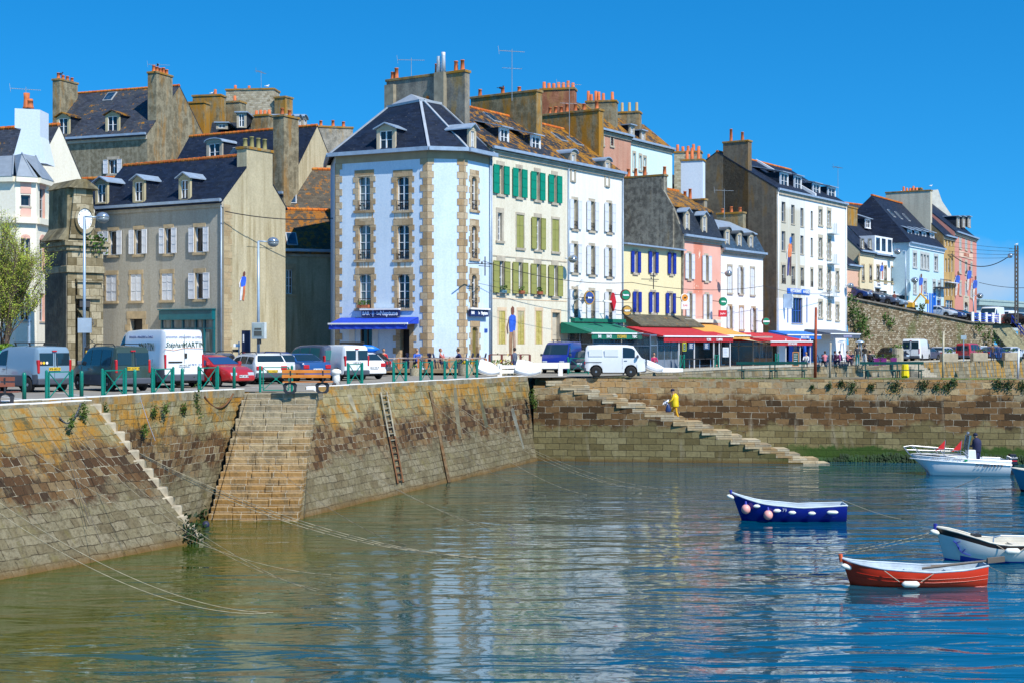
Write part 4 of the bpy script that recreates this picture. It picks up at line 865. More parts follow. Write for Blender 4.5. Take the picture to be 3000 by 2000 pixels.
rh.body(left=GB,zr=24.3-QZ,yr=6); rh.roof(24.3-QZ,yr=6,mt=slate('blue_black_slate'),gut=True,ov=.15)
rh.stack(.0,2192,2118,411,.8,z0=12,pots=2,px=[.3,.75],mt=GB,ph=1.2)
for (a,b,t,bt) in ((2289,2309,510,552),(2330,2348,519,560),(2384,2402,541,570),(2428,2448,552,578)): rh.dormer(a,b,t,bt,y=1.0,style='shed',stone=WD,wide=.08)
m=MB(); xx=f.x(2385); m.extr([(-.2,rh.H-.1),(6,24.3-QZ),(6,24.3-QZ+.3),(-.2,rh.H+.3)],'x',xx-.15,xx+.1); m.build('white_verge',WD,rh.root,f)
RB=flat('sign_royal_blue',(.02,.12,.55),.5)
xa,xb=f.x(2305.5),f.x(2371); signboard(rh.root,f,xa,xb,f.zz(2338,862),f.zz(2338,847),[('RESTAURANT',.36,.5,WL,.85),('DE LA',.73,.27,WL,.8),('RADE',.885,.5,WL,.8)],bm=RB,y=-.08,th=.08,name='restaurant_sign')
m=MB(); xv=f.x(2295); zc0,zc1=f.zz(2295,903),f.zz(2295,862); m.box(xv-.1,xv+.1,-.9,-.05,zc0,zc1); m.build('hotel_sign',flat('faded_blue_sign',(.45,.6,.75)),rh.root,f)
for i,c in enumerate('HOTEL'): text(c,.3,WL,rh.root,f,xv,-.92,zc1-.22-i*.26,name='lettering')
for (px,z0_,z1_) in ((2433,655,685),(2433,745,773),(2433,838,868)):
    m=MB(); x=f.x(px); za,zb=f.zz(px,z1_),f.zz(px,z0_); xw=.95
    for q in range(9): a=PI*q/8; m.bar((x-xw/1.0*math.cos(a)*.9,-.55*math.sin(a)-.03,za),(x-xw*math.cos(a)*.9,-.55*math.sin(a)-.03,zb),.025)
    m.box(x-xw,x+xw,-.6,0,za-.08,za); m.build('balcony',flat('glass_balcony_rail',(.45,.5,.5),.4),rh.root,f)
rh.pipe(.1,m=WHITE()); rh.pipe(f.W-.1,m=WHITE())
# ================================================================ left side of the square
GRY=plaster('greige_render',(.39,.365,.305),.35,(.26,.22,.15)); GAB=plaster('stained_beige_gable',(.48,.42,.28),.85,(.20,.15,.06))
lb=House('town_house','grey rendered three storey house with white shutters and teal shop front, left of the alley',(-27.9,95.0),(-17.9,89.0),15.4,GRY,D=5.9); lb.reveal=flat('beige_reveal',(.42,.37,.28)); f=lb.fr; TS=flat('tan_lintel_stone',(.42,.32,.19),.85,var=.25)
for (a,b,t,bt) in ((276,290,680,750),(320,345,677,748),(395,419,673,746),(484,505,669,744),(571,598,666,740)): lb.win(a,b,t,bt,sur=TS,sw=.12,shut='open',shc='white',shw=.42,nv=0,nh=0,lintel=.25)
for (a,b,t,bt,sh) in ((311,342,806,883,'closed'),(383,415,804,882,'closed'),(474,506,802,880,'closed'),(573,598,800,877,'open')): lb.win(a,b,t,bt,sur=TS,sw=.14,shut=sh,shc='white',shw=.5,nv=0,nh=0,lintel=.28,quoin=sh=='closed')
lb.winl(f.x(382),f.x(418),.1,3.45,door=True,frame=flat('dark_doorway',(.012,.01,.01)),sur=TS,sw=.3,quoin=True,depth=.4)
TE=flat('teal_shop_paint',(.0,.11,.14),.45); xa,xb=f.x(476),f.x(632)
m=MB(); m.box(xa,xb,-.32,-.02,3.35,3.95); m.box(xa-.05,xb+.05,-.4,-.02,3.96,4.03)
for q in (0,.2,.4,.64,.80,.97): x=xa+(xb-xa)*q; m.box(x,x+.12,-.16,-.02,.0,3.35)
m.box(xa,xb,-.14,-.02,.0,.7).box(xa,xb,-.14,-.02,2.75,2.85); sf=m.build('shop_front',TE,lb.root,f)
m=MB(); m.box(xa+.1,xb-.1,-.08,-.03,.7,3.35); m.build('shop_window',pane_m(1),lb.root,f)
lb.wallmesh(f); lb.body(right=GAB,zr=18.4-QZ); lb.roof(18.45-QZ,mt=slate('blue_black_slate'),gut=True)
lb.chim(f.W-.8,f.W+.03,f.yd(722,f.W),f.yd(798,f.W),18.9-QZ,z0=8,pots=4,mt=GAB,pm=flat('grey_green_pots',(.28,.25,.10),.9),ph=.75)
for (a,b,t,bt) in ((285,308,540,594),(395,416,534,590),(530,550,528,585)): lb.dormer(a,b,t,bt,y=.1,style='gable',stone=flat('ochre_dormer_stone',(.42,.36,.22),.9),wide=.2,slm=slate('blue_black_slate'))
lb.pipe(f.W-.12); lb.quoins(0,1,0,10.6,m=masonry('patched_tan_blocks',[(.34,.25,.14),(.45,.36,.22),(.40,.3,.18)],.8,.45,(.34,.28,.18),.01),f=Fr(lb.fr.w(f.W,0,0).xy,lb.fr.w(f.W,5.9,0).xy),w=.75,w2=.6,pr=.02)
m=MB(); m.box(f.x(658),f.x(690) if 0 else f.W,-.02,.0,0,.01)
# painted climbing figure cut-outs fixed to walls: flat painted boards
def cutout(fr,x,z,s,label,cols,lean=.1,parent=None,y=-.03):
    t=thing('painted_cutout',label,'wall art',fr.M.copy(),'painted figure cut-outs on the facades'); 
    L=[[(-.22,0),(-.06,.04),(-.02,.5),(.0,.92),(-.2,.92),(-.24,.5)],[(-.2,.86),(.16,.88),(.22,1.25),(.2,1.45),(.08,1.52),(-.1,1.52),(-.26,1.42),(-.24,1.1)],[(-.06,1.5),(.04,1.5),(.1,1.62),(.08,1.78),(-.02,1.84),(-.11,1.76),(-.1,1.6)],[(.02,.08),(.16,.0),(.2,.5),(.17,.92),(.01,.92),(.04,.5)],[(-.27,1.38),(-.22,1.44),(-.34,1.05),(-.30,.8),(-.36,.82),(-.41,1.06)]]
    for i,(P,c) in enumerate(zip(L,cols)):
        m=MB(); m.extr([(x+(p[0]+lean*p[1])*s,z+p[1]*s) for p in P],'y',y-.004*i-.006,y-.004*i); m.build('painted_board',flat('cutout_'+str(c),c,.8,var=.3),t)
    return t
gf=Fr(lb.fr.w(f.W,0,0).xy,lb.fr.w(f.W,5.9,0).xy)
cutout(gf,gf.x(708),gf.zz(715,882),1.02,'painted cut-out of a climbing figure in blue shirt, high on the beige gable',[(.6,.6,.66),(.02,.10,.62),(.12,.04,.03),(.55,.15,.06),(.7,.7,.75)],.12)
# ---- alley buildings
def simple(label,pa,Ya,pb,Yb,ze,zr,D,wall,rm,name='town_house',side=None,zg=QZ,**k):
    h=House(name,label,(at(pa,0,Ya).x,Ya),(at(pb,0,Yb).x,Yb),ze,wall,D=D,zg=zg); h._k=k; h._side=side; h._rm=rm; h._zr=zr; return h
def fin(h,ridge=True,gut=True):
    h.wallmesh(h.fr); h.body(left=h._side,right=h._side,zr=h._zr-h.fr.z); h.roof(h._zr-h.fr.z,mt=h._rm,ridge=ridge,gut=gut); return h
OR=slate('ochre_mossy_slate',(.075,.055,.035),lich=.42,lc=(.36,.15,.015)); BS=slate('brown_mossy_slate',(.085,.07,.05),lich=.22,lc=(.36,.15,.015),pale=.6)
h=simple('low alley house with orange-brown roof and one big roof light, beside the blue house',803,99,990,100.5,12.95,15.9,5,GAB,OR); h.win(838,856,790,862,sur=TS,sw=.25); fin(h); h.skylight(840,868,685,718)
h=simple('house with brown mossy roof and two small roof lights, behind the alley house',795,105.5,1010,106.5,15.6,19.6,6,GAB,BS); fin(h); h.skylight(857,876,502,518); h.skylight(842,867,568,596)
h=simple('house with dark slate roof and one arched dormer, far behind the alley',845,114,1010,115,19.6,21.8,5,GAB,slate('dark_slate')); fin(h); h.dormer(882,908,472,490,y=.2,style='arch',stone=DS,wide=.25)
h=simple('house with plain dark roof and wide chimney with three pots, farthest behind the alley',900,123,1020,124,20.5,23.1,6,STACK(),slate('dark_slate')); fin(h)
h.chim(h.fr.x(932,2),h.fr.x(1034,2),2,2.9,25.4-QZ,z0=14,pots=3,px=[.1,.45,.75],ph=.7,mt=roughwall('weathered_grey_render',(.2,.19,.16),(.36,.33,.27),(.45,.25,.03),.25))
# ---- slate roof house behind
h=simple('house with long navy slate roof and one arched dormer, behind the grey house',455,112,835,106,17.6,23.0,8,GAB,slate('blue_black_slate')); fin(h); f=h.fr
h.dormer(612,643,421,472,y=1.6,style='arch',stone=DS,wide=.25,slm=slate('blue_black_slate')); h.chim(f.W-.95,f.W+.05,f.yd(830,f.W),f.yd(852,f.W)+.9,23.3-QZ,z0=12,pots=2,mt=STACK()); h.skylight(676,700,437,460)
# ---- tall stone house, far left
h=simple('tall old rendered house with two gabled dormers and big chimneys, far left behind the others',118,122,432,118,23.7,28.3,9,roughwall('dark_speckled_render',(.17,.15,.10),(.27,.245,.175),(.3,.22,.08),.1,3),slate('patchy_slate',(.035,.042,.06),lich=.12,pale=.7)); f=h.fr
for (a,b,t,bt) in ((172,197,474,512),(318,345,468,510)): h.win(a,b,t,bt,sur=GREYST(),sw=.15,shut='open',shc='white',nh=0,shw=.45)
h._side=STACK(); fin(h)
for (a,b,t,bt) in ((172,197,347,396),(315,343,341,391)): h.dormer(a,b,t,bt,y=.3,style='gable',stone=flat('ochre_dormer_stone',(.42,.36,.22)),wide=.22,roofm=slate('orange_lichened_slate'))
h.chim(f.W-.8,f.W+.1,f.yd(456,f.W),f.yd(503,f.W),6.6+790*119/4200-QZ,z0=10,pots=5,mt=STACK(),ph=.6); h.chim(-.02,.75,f.yd(175,.75),f.yd(228,.75),6.6+770*123/4200-QZ,z0=10,pots=4,mt=STACK(),ph=.6); h.skylight(300,345,275,293)
antenna(f.w(f.W-1,3,31-QZ-5.0),4.1,0,.2,'tv antenna with one long boom on the far left big chimney')
# ---- cluster of roofs and chimneys between
def gableslab(label,pa,pb,pyT,Y,zb,mt,D=1.2,pots=3,px=None,name='chimney_stack',roof=None,ph=.5,pm=None):
    f=Fr((at(pa,0,Y).x,Y),(at(pb,0,Y-.6).x,Y-.6),QZ); t=thing(name,label,'chimney',f.M.copy()); zt=6.6+(1000-pyT)*Y/4200-QZ
    m=MB(); m.box(0,f.W,0,D,zb-QZ,zt-.1); m.box(-.08,f.W+.08,-.08,D+.08,zt-.1,zt+.06,1); m.build('stack',[mt,STACKO()],t,f)
    for i in range(pots):
        q=(i+.5)/pots if px is None else px[i]; p=MB(); hh=ph*random.uniform(.8,1.2); p.lathe((f.W*q,D/2,zt+.06),[(.2,0),(.15,.05),(.13,hh),(.1,hh)],8); p.build('chimney_pot',pm or TERRA(),t,f,smooth=True)
    return t
RUBBLE=masonry('pale_rubble',[(.28,.22,.14),(.42,.36,.25),(.50,.44,.33),(.24,.19,.12)],.35,.2,(.36,.31,.22),.02,dist=.2)
gableslab('ochre lichened chimney wall, left of the rooftop cluster',523,597,302,128,18,STACKO(),pots=0)
gableslab('taller ochre chimney wall with one pot, second in the rooftop cluster',564,646,281,133,18,STACKO(),pots=1,px=[.72])
gableslab('wide pale rubble chimney wall, highest of the rooftop cluster',662,802,263,140,18,RUBBLE,pots=2,px=[.13,.42],D=2)
gableslab('narrow ochre chimney right of the pale rubble wall',804,836,286,139,18,STACKO(),pots=0)
gableslab('short grey chimney wall in front of the pale rubble wall',650,702,300,134,18,STACK(),pots=1,px=[.55])
gableslab('low chimney wall with four orange pots, above the navy slate roof',735,785,339,130,18,STACK(),pots=4)
h=simple('grey dormered attic house half hidden in the rooftop cluster',598,127,748,127,22.0,26.4,7,GAB,slate('dark_slate')); fin(h,ridge=False); h.dormer(700,715,335,372,y=.1,style='flat',stone=DS); h.dormer(640,660,365,376,y=.1,style='flat',stone=DS)
h=simple('grey mansard house with three arched dormers, right of the rooftop cluster',835,132,905,146,23.4,27,6,RUBBLE,slate('dark_slate')); fin(h,ridge=False)
for a in (852,874,890): h.dormer(a,a+8,350,398,y=-.3,style='arch',stone=DS,wide=.3)
# ---- behind the row on the quay
def rowd(px,Y,W): 
    X=at(px,0,Y).x; return (X,Y),(X+.555*W,Y+.832*W)
gableslab('rust red chimney wall with seven pots, behind the ochre stack',1583,1682,262,118,20,roughwall('rust_render',(.24,.09,.05),(.32,.14,.08),(.3,.2,.05),.2),pots=7,ph=.55)
gableslab('olive chimney wall with a row of pots, behind the narrow white house',1716,1804,298,128,20,STACK(),pots=6,px=[.05,.15,.3,.4,.55,.85],ph=.8)
gableslab('small ochre chimney wall with three pots, behind the turquoise house',1808,1872,330,134,20,STACK(),pots=3,ph=1.0,pm=flat('sandy_pots',(.35,.25,.12)))
a,b=rowd(1756,124,5.6); h=House('town_house','faded pink upper storey house peeping over the narrow white house',a,b,25.0,plaster('faded_brick_pink',(.50,.27,.19),.4,(.4,.14,.08)),D=6); h._side=flat('rust_side',(.28,.08,.05)); h._rm=slate('tan_lichened_slate'); h._zr=27.6
h.win(1762,1768,383,425,sur=GREYST(),sw=.15); h.win(1789,1796,390,428,sur=GREYST(),sw=.15,pane=2,rail=.6); fin(h,ridge=False)
a,b=rowd(1840,129,8.6); h=House('town_house','pale turquoise upper storey house with two dormers, peeping over the row',a,b,24.85,plaster('pale_turquoise_render',(.55,.70,.70),.1,(.5,.6,.6)),D=6); h._side=flat('rust_side',(.28,.08,.05)); h._rm=slate('tan_lichened_slate'); h._zr=27.3
for (a,b,t,bt) in ((1855,1861,450,500),(1873,1879,457,500),(1886,1892,463,505)): h.win(a,b,t,bt,sur=GREYST(),sw=.14)
fin(h,ridge=False); 
for (a,b,t,bt) in ((1848,1856,372,402),(1881,1888,388,412)): h.dormer(a,b,t,bt,y=.1,style='flat',stone=DS)
gableslab('white painted chimney wall with three pots, left of the restaurant gable',1995,2059,470,128,16,plaster('bluish_white_render',(.60,.68,.76),.1,(.5,.5,.5)),pots=3,px=[.22,.45,.75],ph=.9)
gableslab('grey chimney wall with five pots, behind the white painted one',1975,2053,446,136,16,RUBBLE,pots=5,ph=.6)
gableslab('low stone chimney with a row of small pots, between the white chimney and the gable',2066,2112,475,142,16,STACK(),pots=4,ph=.7)
h=simple('house with steep slate roof behind the white painted chimney',1925,133,2110,139,18.9,22.8,8,RUBBLE,slate('dark_slate')); fin(h,ridge=False)
for q,(px,py,Y,hh,lb_) in enumerate(((1500,270,97,2.9,'tall tv antenna with two booms on the ochre stack of the row'),(1668,380,103,3.4,'tv antenna on the third chimney of the row'),(2122,618,124,1.9,'tv antenna in front of the dark brown gable'),(1183,272,0,0,''))):
    if hh: antenna(at(px,py,Y),hh,1 if q<2 else 0,.3,lb_)
antenna(at(765,262,140),1.8,0,1.2,'tv antenna standing on the pale rubble chimney wall'); antenna(at(76,330,90),1.6,0,.4,'small tv antenna beside the white chimney at far left')
antenna(at(1205,222,97),1.2,0,.1,'low tv antenna on the big grey stack above blue house'); antenna(at(2455,560,150),2.6,0,.8,'tv antenna behind the right end of restaurant roof')
# ================================================================ far left: white corner building
Wc=[(-40,86),( -27.6,79.6),(-26.1,79.6),(-25.9,80.9) ]
P=[at(-220,0,82.2),at(45,0,81.0),at(107,0,81.6),at(143,0,83.5),at(138,0,92)]; P=[(p.x,p.y) for p in P]
CW=plaster('off_white_render',(.74,.70,.58),.12,(.5,.46,.38)); wc=House('corner_house','off white corner house with pink arched panels and a zinc bay roof, at left edge',P[0],P[1],15.9,CW,D=8); wc.reveal=flat('pink_panel',(.66,.38,.30)); PP=wc.reveal
wc.wallmesh(wc.fr); f=wc.facet(P[1],P[2])
def parch(f,a,b,t,bt):
    m=MB(); x0,x1=f.x(a),f.x(b); xm=(a+b)/2; z0,z1=f.zz(xm,bt),f.zz(xm,t); r=(x1-x0)/2; m.extr([(x0,z0),(x1,z0)]+[(x0+r+r*math.cos(PI*i/8),z1-r*.7+r*.7*math.sin(PI*i/8)) for i in range(9)],'y',-.03,-.003); return m.build('arched_panel',PP,wc.root,f)
parch(f,60,91,525,568); parch(f,60,91,607,648); wc.win(61,89,572,605,frame=flat('mint_frame',(.2,.45,.35)) if 0 else 'grey',nv=0,nh=0,sill=True); parch(f,61,89,687,699); wc.win(61,88,700,800,frame='grey',nv=1,nh=1); wc.win(61,88,860,940,frame='grey'); wc.wallmesh(f)
f=wc.facet(P[2],P[3]); parch(f,116,134,528,552); wc.win(116,132,553,645,frame='grey',nv=0); parch(f,116,134,688,701); wc.win(116,131,702,792,frame='grey',nv=0); wc.win(116,131,860,942,frame='grey',nv=0); wc.wallmesh(f)
f=wc.facet(P[3],P[4]); wc.wallmesh(f)
m=MB()
for a,b in zip(P,P[1:]):
    a=Vector(a); b=Vector(b); n=Vector(((b-a).y,-(b-a).x)).normalized(); m.bar((a.x+n.x*.1,a.y+n.y*.1,13.45),(b.x+n.x*.1,b.y+n.y*.1,13.45),.28,.35); m.bar((a.x+n.x*.12,a.y+n.y*.12,15.75),(b.x+n.x*.12,b.y+n.y*.12,15.75),.3,.3)
m.build('string_course',CW,wc.root,Matrix())
m=MB(); top=[at(-100,0,84),at(40,0,83),at(64,0,82.2),at(104,0,83.4),at(125,0,90)]; 
for i in range(4):
    a,b=P[i],P[i+1]; n=Vector((b[1]-a[1],-(b[0]-a[0]))).normalized()*.3; 
    m.face([(a[0]+n.x,a[1]+n.y,15.9),(b[0]+n.x,b[1]+n.y,15.9),(top[i+1].x,top[i+1].y,17.35),(top[i].x,top[i].y,17.35)])
for i in range(1,4): a=P[i]; t=top[i]; m.bar((a[0]-.05,a[1]-.3,15.95),(t.x,t.y,17.4),.07,.07)
m.face([(t.x,t.y,17.35) for t in top]); m.build('zinc_roof',flat('grey_zinc',(.26,.30,.34),.45,.2),wc.root,Matrix())
BWH=plaster('bluish_white_render',(.60,.68,.76),.1,(.5,.5,.5)); m=MB(); Y=85
m.extr([((px-1500)/F*Y,6.6+(1000-py)/F*Y) for px,py in ((36,470),(136,480),(117,400),(117,322),(43,318),(43,375),(62,378))],'y',Y,Y+1.6); c=m.build('chimney',BWH,wc.root,Matrix())
for (px,py) in ((78,318),(88,318)):
    p=MB(); b=at(px,py,Y+.8); p.lathe(b,[(.25,0),(.2,.1),(.17,.55),(.19,.9 if px<80 else .4),(.1,.9 if px<80 else .4)],10); p.build('chimney_pot',TERRA(),c,Matrix(),smooth=True)
h=simple('house with plain slate roof behind the white chimney at the left edge',-150,88,60,86,15.0,20.0,7,CW,slate('patchy_slate')); fin(h)
h=simple('small slate roofed house between the corner house and the clock gate',138,98,262,97,14.4,17.9,6,CW,slate('blue_black_slate')); fin(h)
# ================================================================ clock gate: old stone monument
CG=masonry('weathered_clock_gate_stone',[(.13,.10,.05),(.32,.27,.17),(.44,.38,.26),(.20,.16,.09)],.55,.40,(.12,.095,.05),.012,dist=.12); CD=roughwall('dark_lichened_stone',(.10,.085,.05),(.22,.19,.12),(.27,.2,.08),.25,1.4)
p0=at(198,0,74.2); p1=at(303,0,75.5); cf=Fr((p0.x,p0.y),(p1.x,p1.y),QZ); cg=thing('clock_gate','weathered stone gate tower with a small pediment and white clock face, beside the street lamp','monument',cf.M.copy())
W_=cf.W; zz=lambda py: cf.zz(235,py); D_=2.7
x1,x2=W_*.22,W_*.62
m=MB(); m.box(0,x1,0,D_,0,zz(830)); m.box(x2,W_,0,D_,0,zz(830)); m.box(0,W_,0,D_,zz(830),zz(730)); m.box(-.1,W_+.05,-.12,D_+.1,zz(800),zz(780)).box(-.25,W_+.25,-.25,D_+.2,zz(722),zz(706)).box(-.12,W_+.12,-.12,D_,zz(706+30),zz(722)).box(W_*.2,W_*.95,-.22,0,zz(828),zz(817)).box(W_*.2,W_*.9,-.16,0,zz(877),zz(866))
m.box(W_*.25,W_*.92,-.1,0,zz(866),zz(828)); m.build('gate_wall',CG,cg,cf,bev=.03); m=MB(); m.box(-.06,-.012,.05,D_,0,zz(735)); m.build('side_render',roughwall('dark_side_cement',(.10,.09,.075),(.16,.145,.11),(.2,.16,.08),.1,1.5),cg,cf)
a,b=.0,cf.x(270); b0,b1=cf.x(214),cf.x(266); m=MB(); m.extr([(a-.5,zz(706)),(b+.55,zz(706)),(b+.15,zz(670)),(b+.05,zz(555)),(a,zz(553)),(a-.05,zz(670))],'y',0,2.3); m.build('clock_turret',CD,cg,cf,bev=.03)
m=MB(); m.extr([(b0-.25,zz(700)),(b1+.1,zz(700)),(b1,zz(552)),(b0,zz(552))],'y',-.18,-.001); m.build('clock_front',CG,cg,cf)
m=MB(); m.extr([(a-.1,zz(553)),(b+.25,zz(556)),(b+.1,zz(546)),((b0+b1)/2+.1,zz(526)),(a+.35,zz(528))],'y',-.35,2.5); m.extr([(b0-.2,zz(555)),(b1+.25,zz(555)),((b0+b1)/2,zz(530))],'y',-.45,-.34); m.build('pediment',CD,cg,cf,bev=.03)
xc=cf.x(243); zc=zz(643); r=.40
m=MB(); m.lathe((xc,-.2,zc),[(r+.14,.02),(r+.16,-.1),(r+.02,-.1),(r,0)],24,ax='y',sq=1.35); m.build('clock_surround',CG,cg,cf,smooth=False)
m=MB(); m.lathe((xc,-.24,zc),[(.001,0),(r,0),(r,.05)],24,ax='y',sq=1.35); ck=m.build('clock_face',flat('clock_white',(.8,.8,.78),.4,var=.03),cg,cf)
m=MB()
for i in range(12): t=PI*i/6; m.bar((xc+math.sin(t)*r*.78,-.262,zc+math.cos(t)*r*1.05),(xc+math.sin(t)*r*.9,-.262,zc+math.cos(t)*r*1.22),.035,.01)
m.bar((xc,-.27,zc),(xc+.04,-.27,zc-.5),.05,.01).bar((xc,-.27,zc),(xc-.08,-.27,zc-.33),.06,.01); m.build('clock_hands',flat('black_hands',(.02,.02,.04)),ck,cf)
m=MB(); m.box(cf.x(232),cf.x(263),-.06,.1,zz(900),zz(876)); m.build('dark_panel',flat('dark_plaque',(.05,.045,.04)),cg,cf)
m=MB(); m.extr([(cf.x(228),zz(905)),(cf.x(278),zz(917)),(cf.x(252),zz(943)),(cf.x(240),zz(920))],'y',.1,.4); m.box(cf.x(236),cf.x(248),.3,.5,.3,zz(905)); m.build('broken_slab',CD,cg,cf)
m=MB()
for i in range(160): leaf(m,(W_-.5+random.gauss(0,.33),-.15+random.gauss(0,.12),zz(712)+random.gauss(0,.22)),.13)
m.build('fern_tuft',leafm('wall_fern',(.05,.10,.012)),cg,cf,fixn=False)
m=MB(); 
for (x,z,s_) in ((.62,3.0,.5),(.66,1.9,.5),(.8,1.2,.6)): 
    for k in range(7): m.bar((W_*x+s_*random.uniform(-.7,.7),-.012,z+random.uniform(-.3,.3)),(W_*x+s_*random.uniform(-.7,.7),-.012,z+random.uniform(-.3,.3)),.04,.008)
m.build('graffiti',flat('grey_spray',(.10,.10,.10),.8),cg,cf)
# ================================================================ right: hill wall and upper street
HWp=[(34.3,147.4,11.1),(53.2,166,8.75),(56.8,169.6,8.7)]
def rub_m():
    t=NT('rubble_retaining_wall',.95,0,.15); p=t.pos(); uv=t.uv(); v=t.add(uv,t.mul(t.noise(p,1.6,4,.7,True),(.8,.5,0))); br,bf=t.brick(v,.42,.21,.03); n=t.noise(p,.4,6,.65); n2=t.noise(p,3,6,.7)
    c=t.ramp(br,[(0,(.13,.09,.05)),(.4,(.24,.18,.11)),(.7,(.34,.29,.20)),(1,(.42,.37,.28))]); c=t.mix(t.rng(n2,.5,.7,0,.6),c,(.10,.07,.035)); c=t.mix(t.rng(n,.54,.66,0,.7),c,(.09,.12,.03)); c=t.mix(t.m2('MULTIPLY',bf,.6),c,(.10,.08,.045)); t.bump(t.m2('SUBTRACT',n2,bf),.9,.1); return t.out(c)
RUBW=mat('rub',rub_m)
hw=thing('retaining_wall','high rubble retaining wall with tufts of plants, under the upper street','wall',(43,157,QZ)); m=MB()
for a,b in zip(HWp,HWp[1:]):
    n=12
    for i in range(n):
        for j in range(5):
            q=[]
            for (u,v) in ((i/n,j/5),((i+1)/n,j/5),((i+1)/n,(j+1)/5),(i/n,(j+1)/5)):
                A=Vector(a).lerp(Vector(b),u); z=QZ-.2+(A.z-QZ+.2)*v; k=.5*(1-v); q.append(((A.x+.7*k,A.y-.7*k,z),(A.x*1.4,z)))
            m.face([e[0] for e in q],0,[e[1] for e in q])
# beyond the stair
A=(61.4,174.0,8.7)
m.face([(A[0],A[1],QZ-.2),(100,205,QZ-.2),(100,205,8.7),(A[0],A[1],8.7)],0,[(0,0),(50,0),(50,4),(0,4)])
m.build('wall_face',RUBW,hw,Matrix())
m=MB()
for a,b in zip(HWp,HWp[1:]): a=Vector(a); b=Vector(b); m.bar(a+Vector((0,0,.05)),b+Vector((0,0,.05)),.5,.16)
m.build('coping',flat('dark_coping',(.16,.14,.11),.9,var=.25),hw,Matrix())
def plant(label,c,rx,ry,rz,n,r,col=(.05,.10,.015),name='wall_plant',cat='plant',group=None):
    t=thing(name,label,cat,Vector(c),group); m=MB()
    for i in range(n):
        v=Vector((random.gauss(0,.45)*rx,random.gauss(0,.45)*ry,random.gauss(0,.45)*rz)); leaf(m,v,r*random.uniform(.6,1.3))
    m.build('leaves',leafm('leaf_%d%d'%(int(col[0]*100),int(col[1]*100)),col),t,fixn=False); 
    m=MB(); m.tube((0,.2,-rz*.5),(0,0,rz*.4),.03,.01,5); m.build('stem',flat('plant_stem',(.12,.10,.04)),t); return t
for i,(px,py,Y,s_) in enumerate(((2488,880,147.5,1.0),(2500,915,147.6,.9),(2512,925,148.6,1.1),(2530,940,149.5,.8),(2520,960,148.8,.9),(2535,975,149.6,.7),(2610,945,154,.5),(2595,830+100,153.5,.5),(2700,905,158,.5),(2898,985,168.5,1.0),(2870,960,166.8,.6))):
    p=at(px,py,Y-1.2); plant(['largest green tuft, at the upper left end of the rubble retaining wall','green tuft just below the largest one on the retaining wall','bushy tuft third from the top left on the retaining wall','smaller tuft right of the bushy one on the retaining wall','tuft halfway down the left end of the retaining wall','low tuft at mid height left on the retaining wall','small tuft in the middle of the retaining wall','small dark tuft left of the wall centre','tuft below the blue container on the retaining wall','dark bush under the blue and white railing','small tuft left of the bush under the railing'][i],p,s_*1.0,.5,s_*1.2,int(120*s_),.16,group='tufts on the retaining wall')
# upper road
up=[(34.3,147.4,11.1),(53.2,166,8.75),(66,178,8.7),(100,205,8.7),(300,380,8.7)]; ub=[(22,162,11.6),(44,184,9.0),(60,200,8.7),(90,240,8.7),(200,480,8.7)]
m=MB()
for i in range(4): m.face([up[i],up[i+1],ub[i+1],ub[i]])
tag(m.build('upper_street',mat('asphalt',asphalt_m),fixn=False),kind='structure')
hs_=thing('street_steps','long straight flight of stone steps with blue handrail, at the right edge','steps',(58,171,QZ)); m=MB(); n=22; A=Vector((60.4,173.2)); d=Vector((-.707,-.707)); e=Vector((.62,-.78))
for i in range(n):
    z=8.7-(8.7-QZ)*i/n; c=Vector((58.2,172.2))+e*(.17*i)+Vector((.3,.2)); m.obox((c.x,c.y,z-.5),(.78,.62,0),(e.x,e.y,0),(0,0,1),2.2,.14,.5)
m.build('stair_treads',flat('mossy_steps',(.24,.22,.13),.9,var=.4),hs_,Matrix()); BL_=flat('harbour_blue_paint',(.02,.05,.42),.4)
m=MB(); s0=Vector((60.3,173.4,8.8)); 
for zz_ in (.5,1.0): m.bar((60.3,173.0,8.7+zz_),(62.6,170.1,QZ+zz_),.1)
for q in (0,.33,.66,1): m.bar((60.3+2.3*q,173-2.9*q,8.7-4.1*q),(60.3+2.3*q,173-2.9*q,9.7-4.1*q),.08)
m.build('handrail',BL_,hs_,Matrix())
rl=thing('railing','blue and white railing along the upper street, above the retaining wall','railing',(54,167,8.7)); m=MB(); mp=MB(); a=Vector((53.4,166.2,8.75)); b=Vector((58.0,170.6,8.7))
for q in range(4): m.bar(a+Vector((0,0,.25+.27*q)),b+Vector((0,0,.25+.27*q)),.09)
for q in range(5): c=a.lerp(b,q/4); mp.bar(c,c+Vector((0,0,1.25)),.28,.28)
m.build('rail',BL_,rl,Matrix()); mp.build('post',PALE,rl,Matrix()) if 0 else None
for q in range(5):
    mp=MB(); c=a.lerp(b,q/4); mp.box(c.x-.14,c.x+.14,c.y-.14,c.y+.14,c.z,c.z+1.25); mp.build('post',PALE,rl,Matrix())
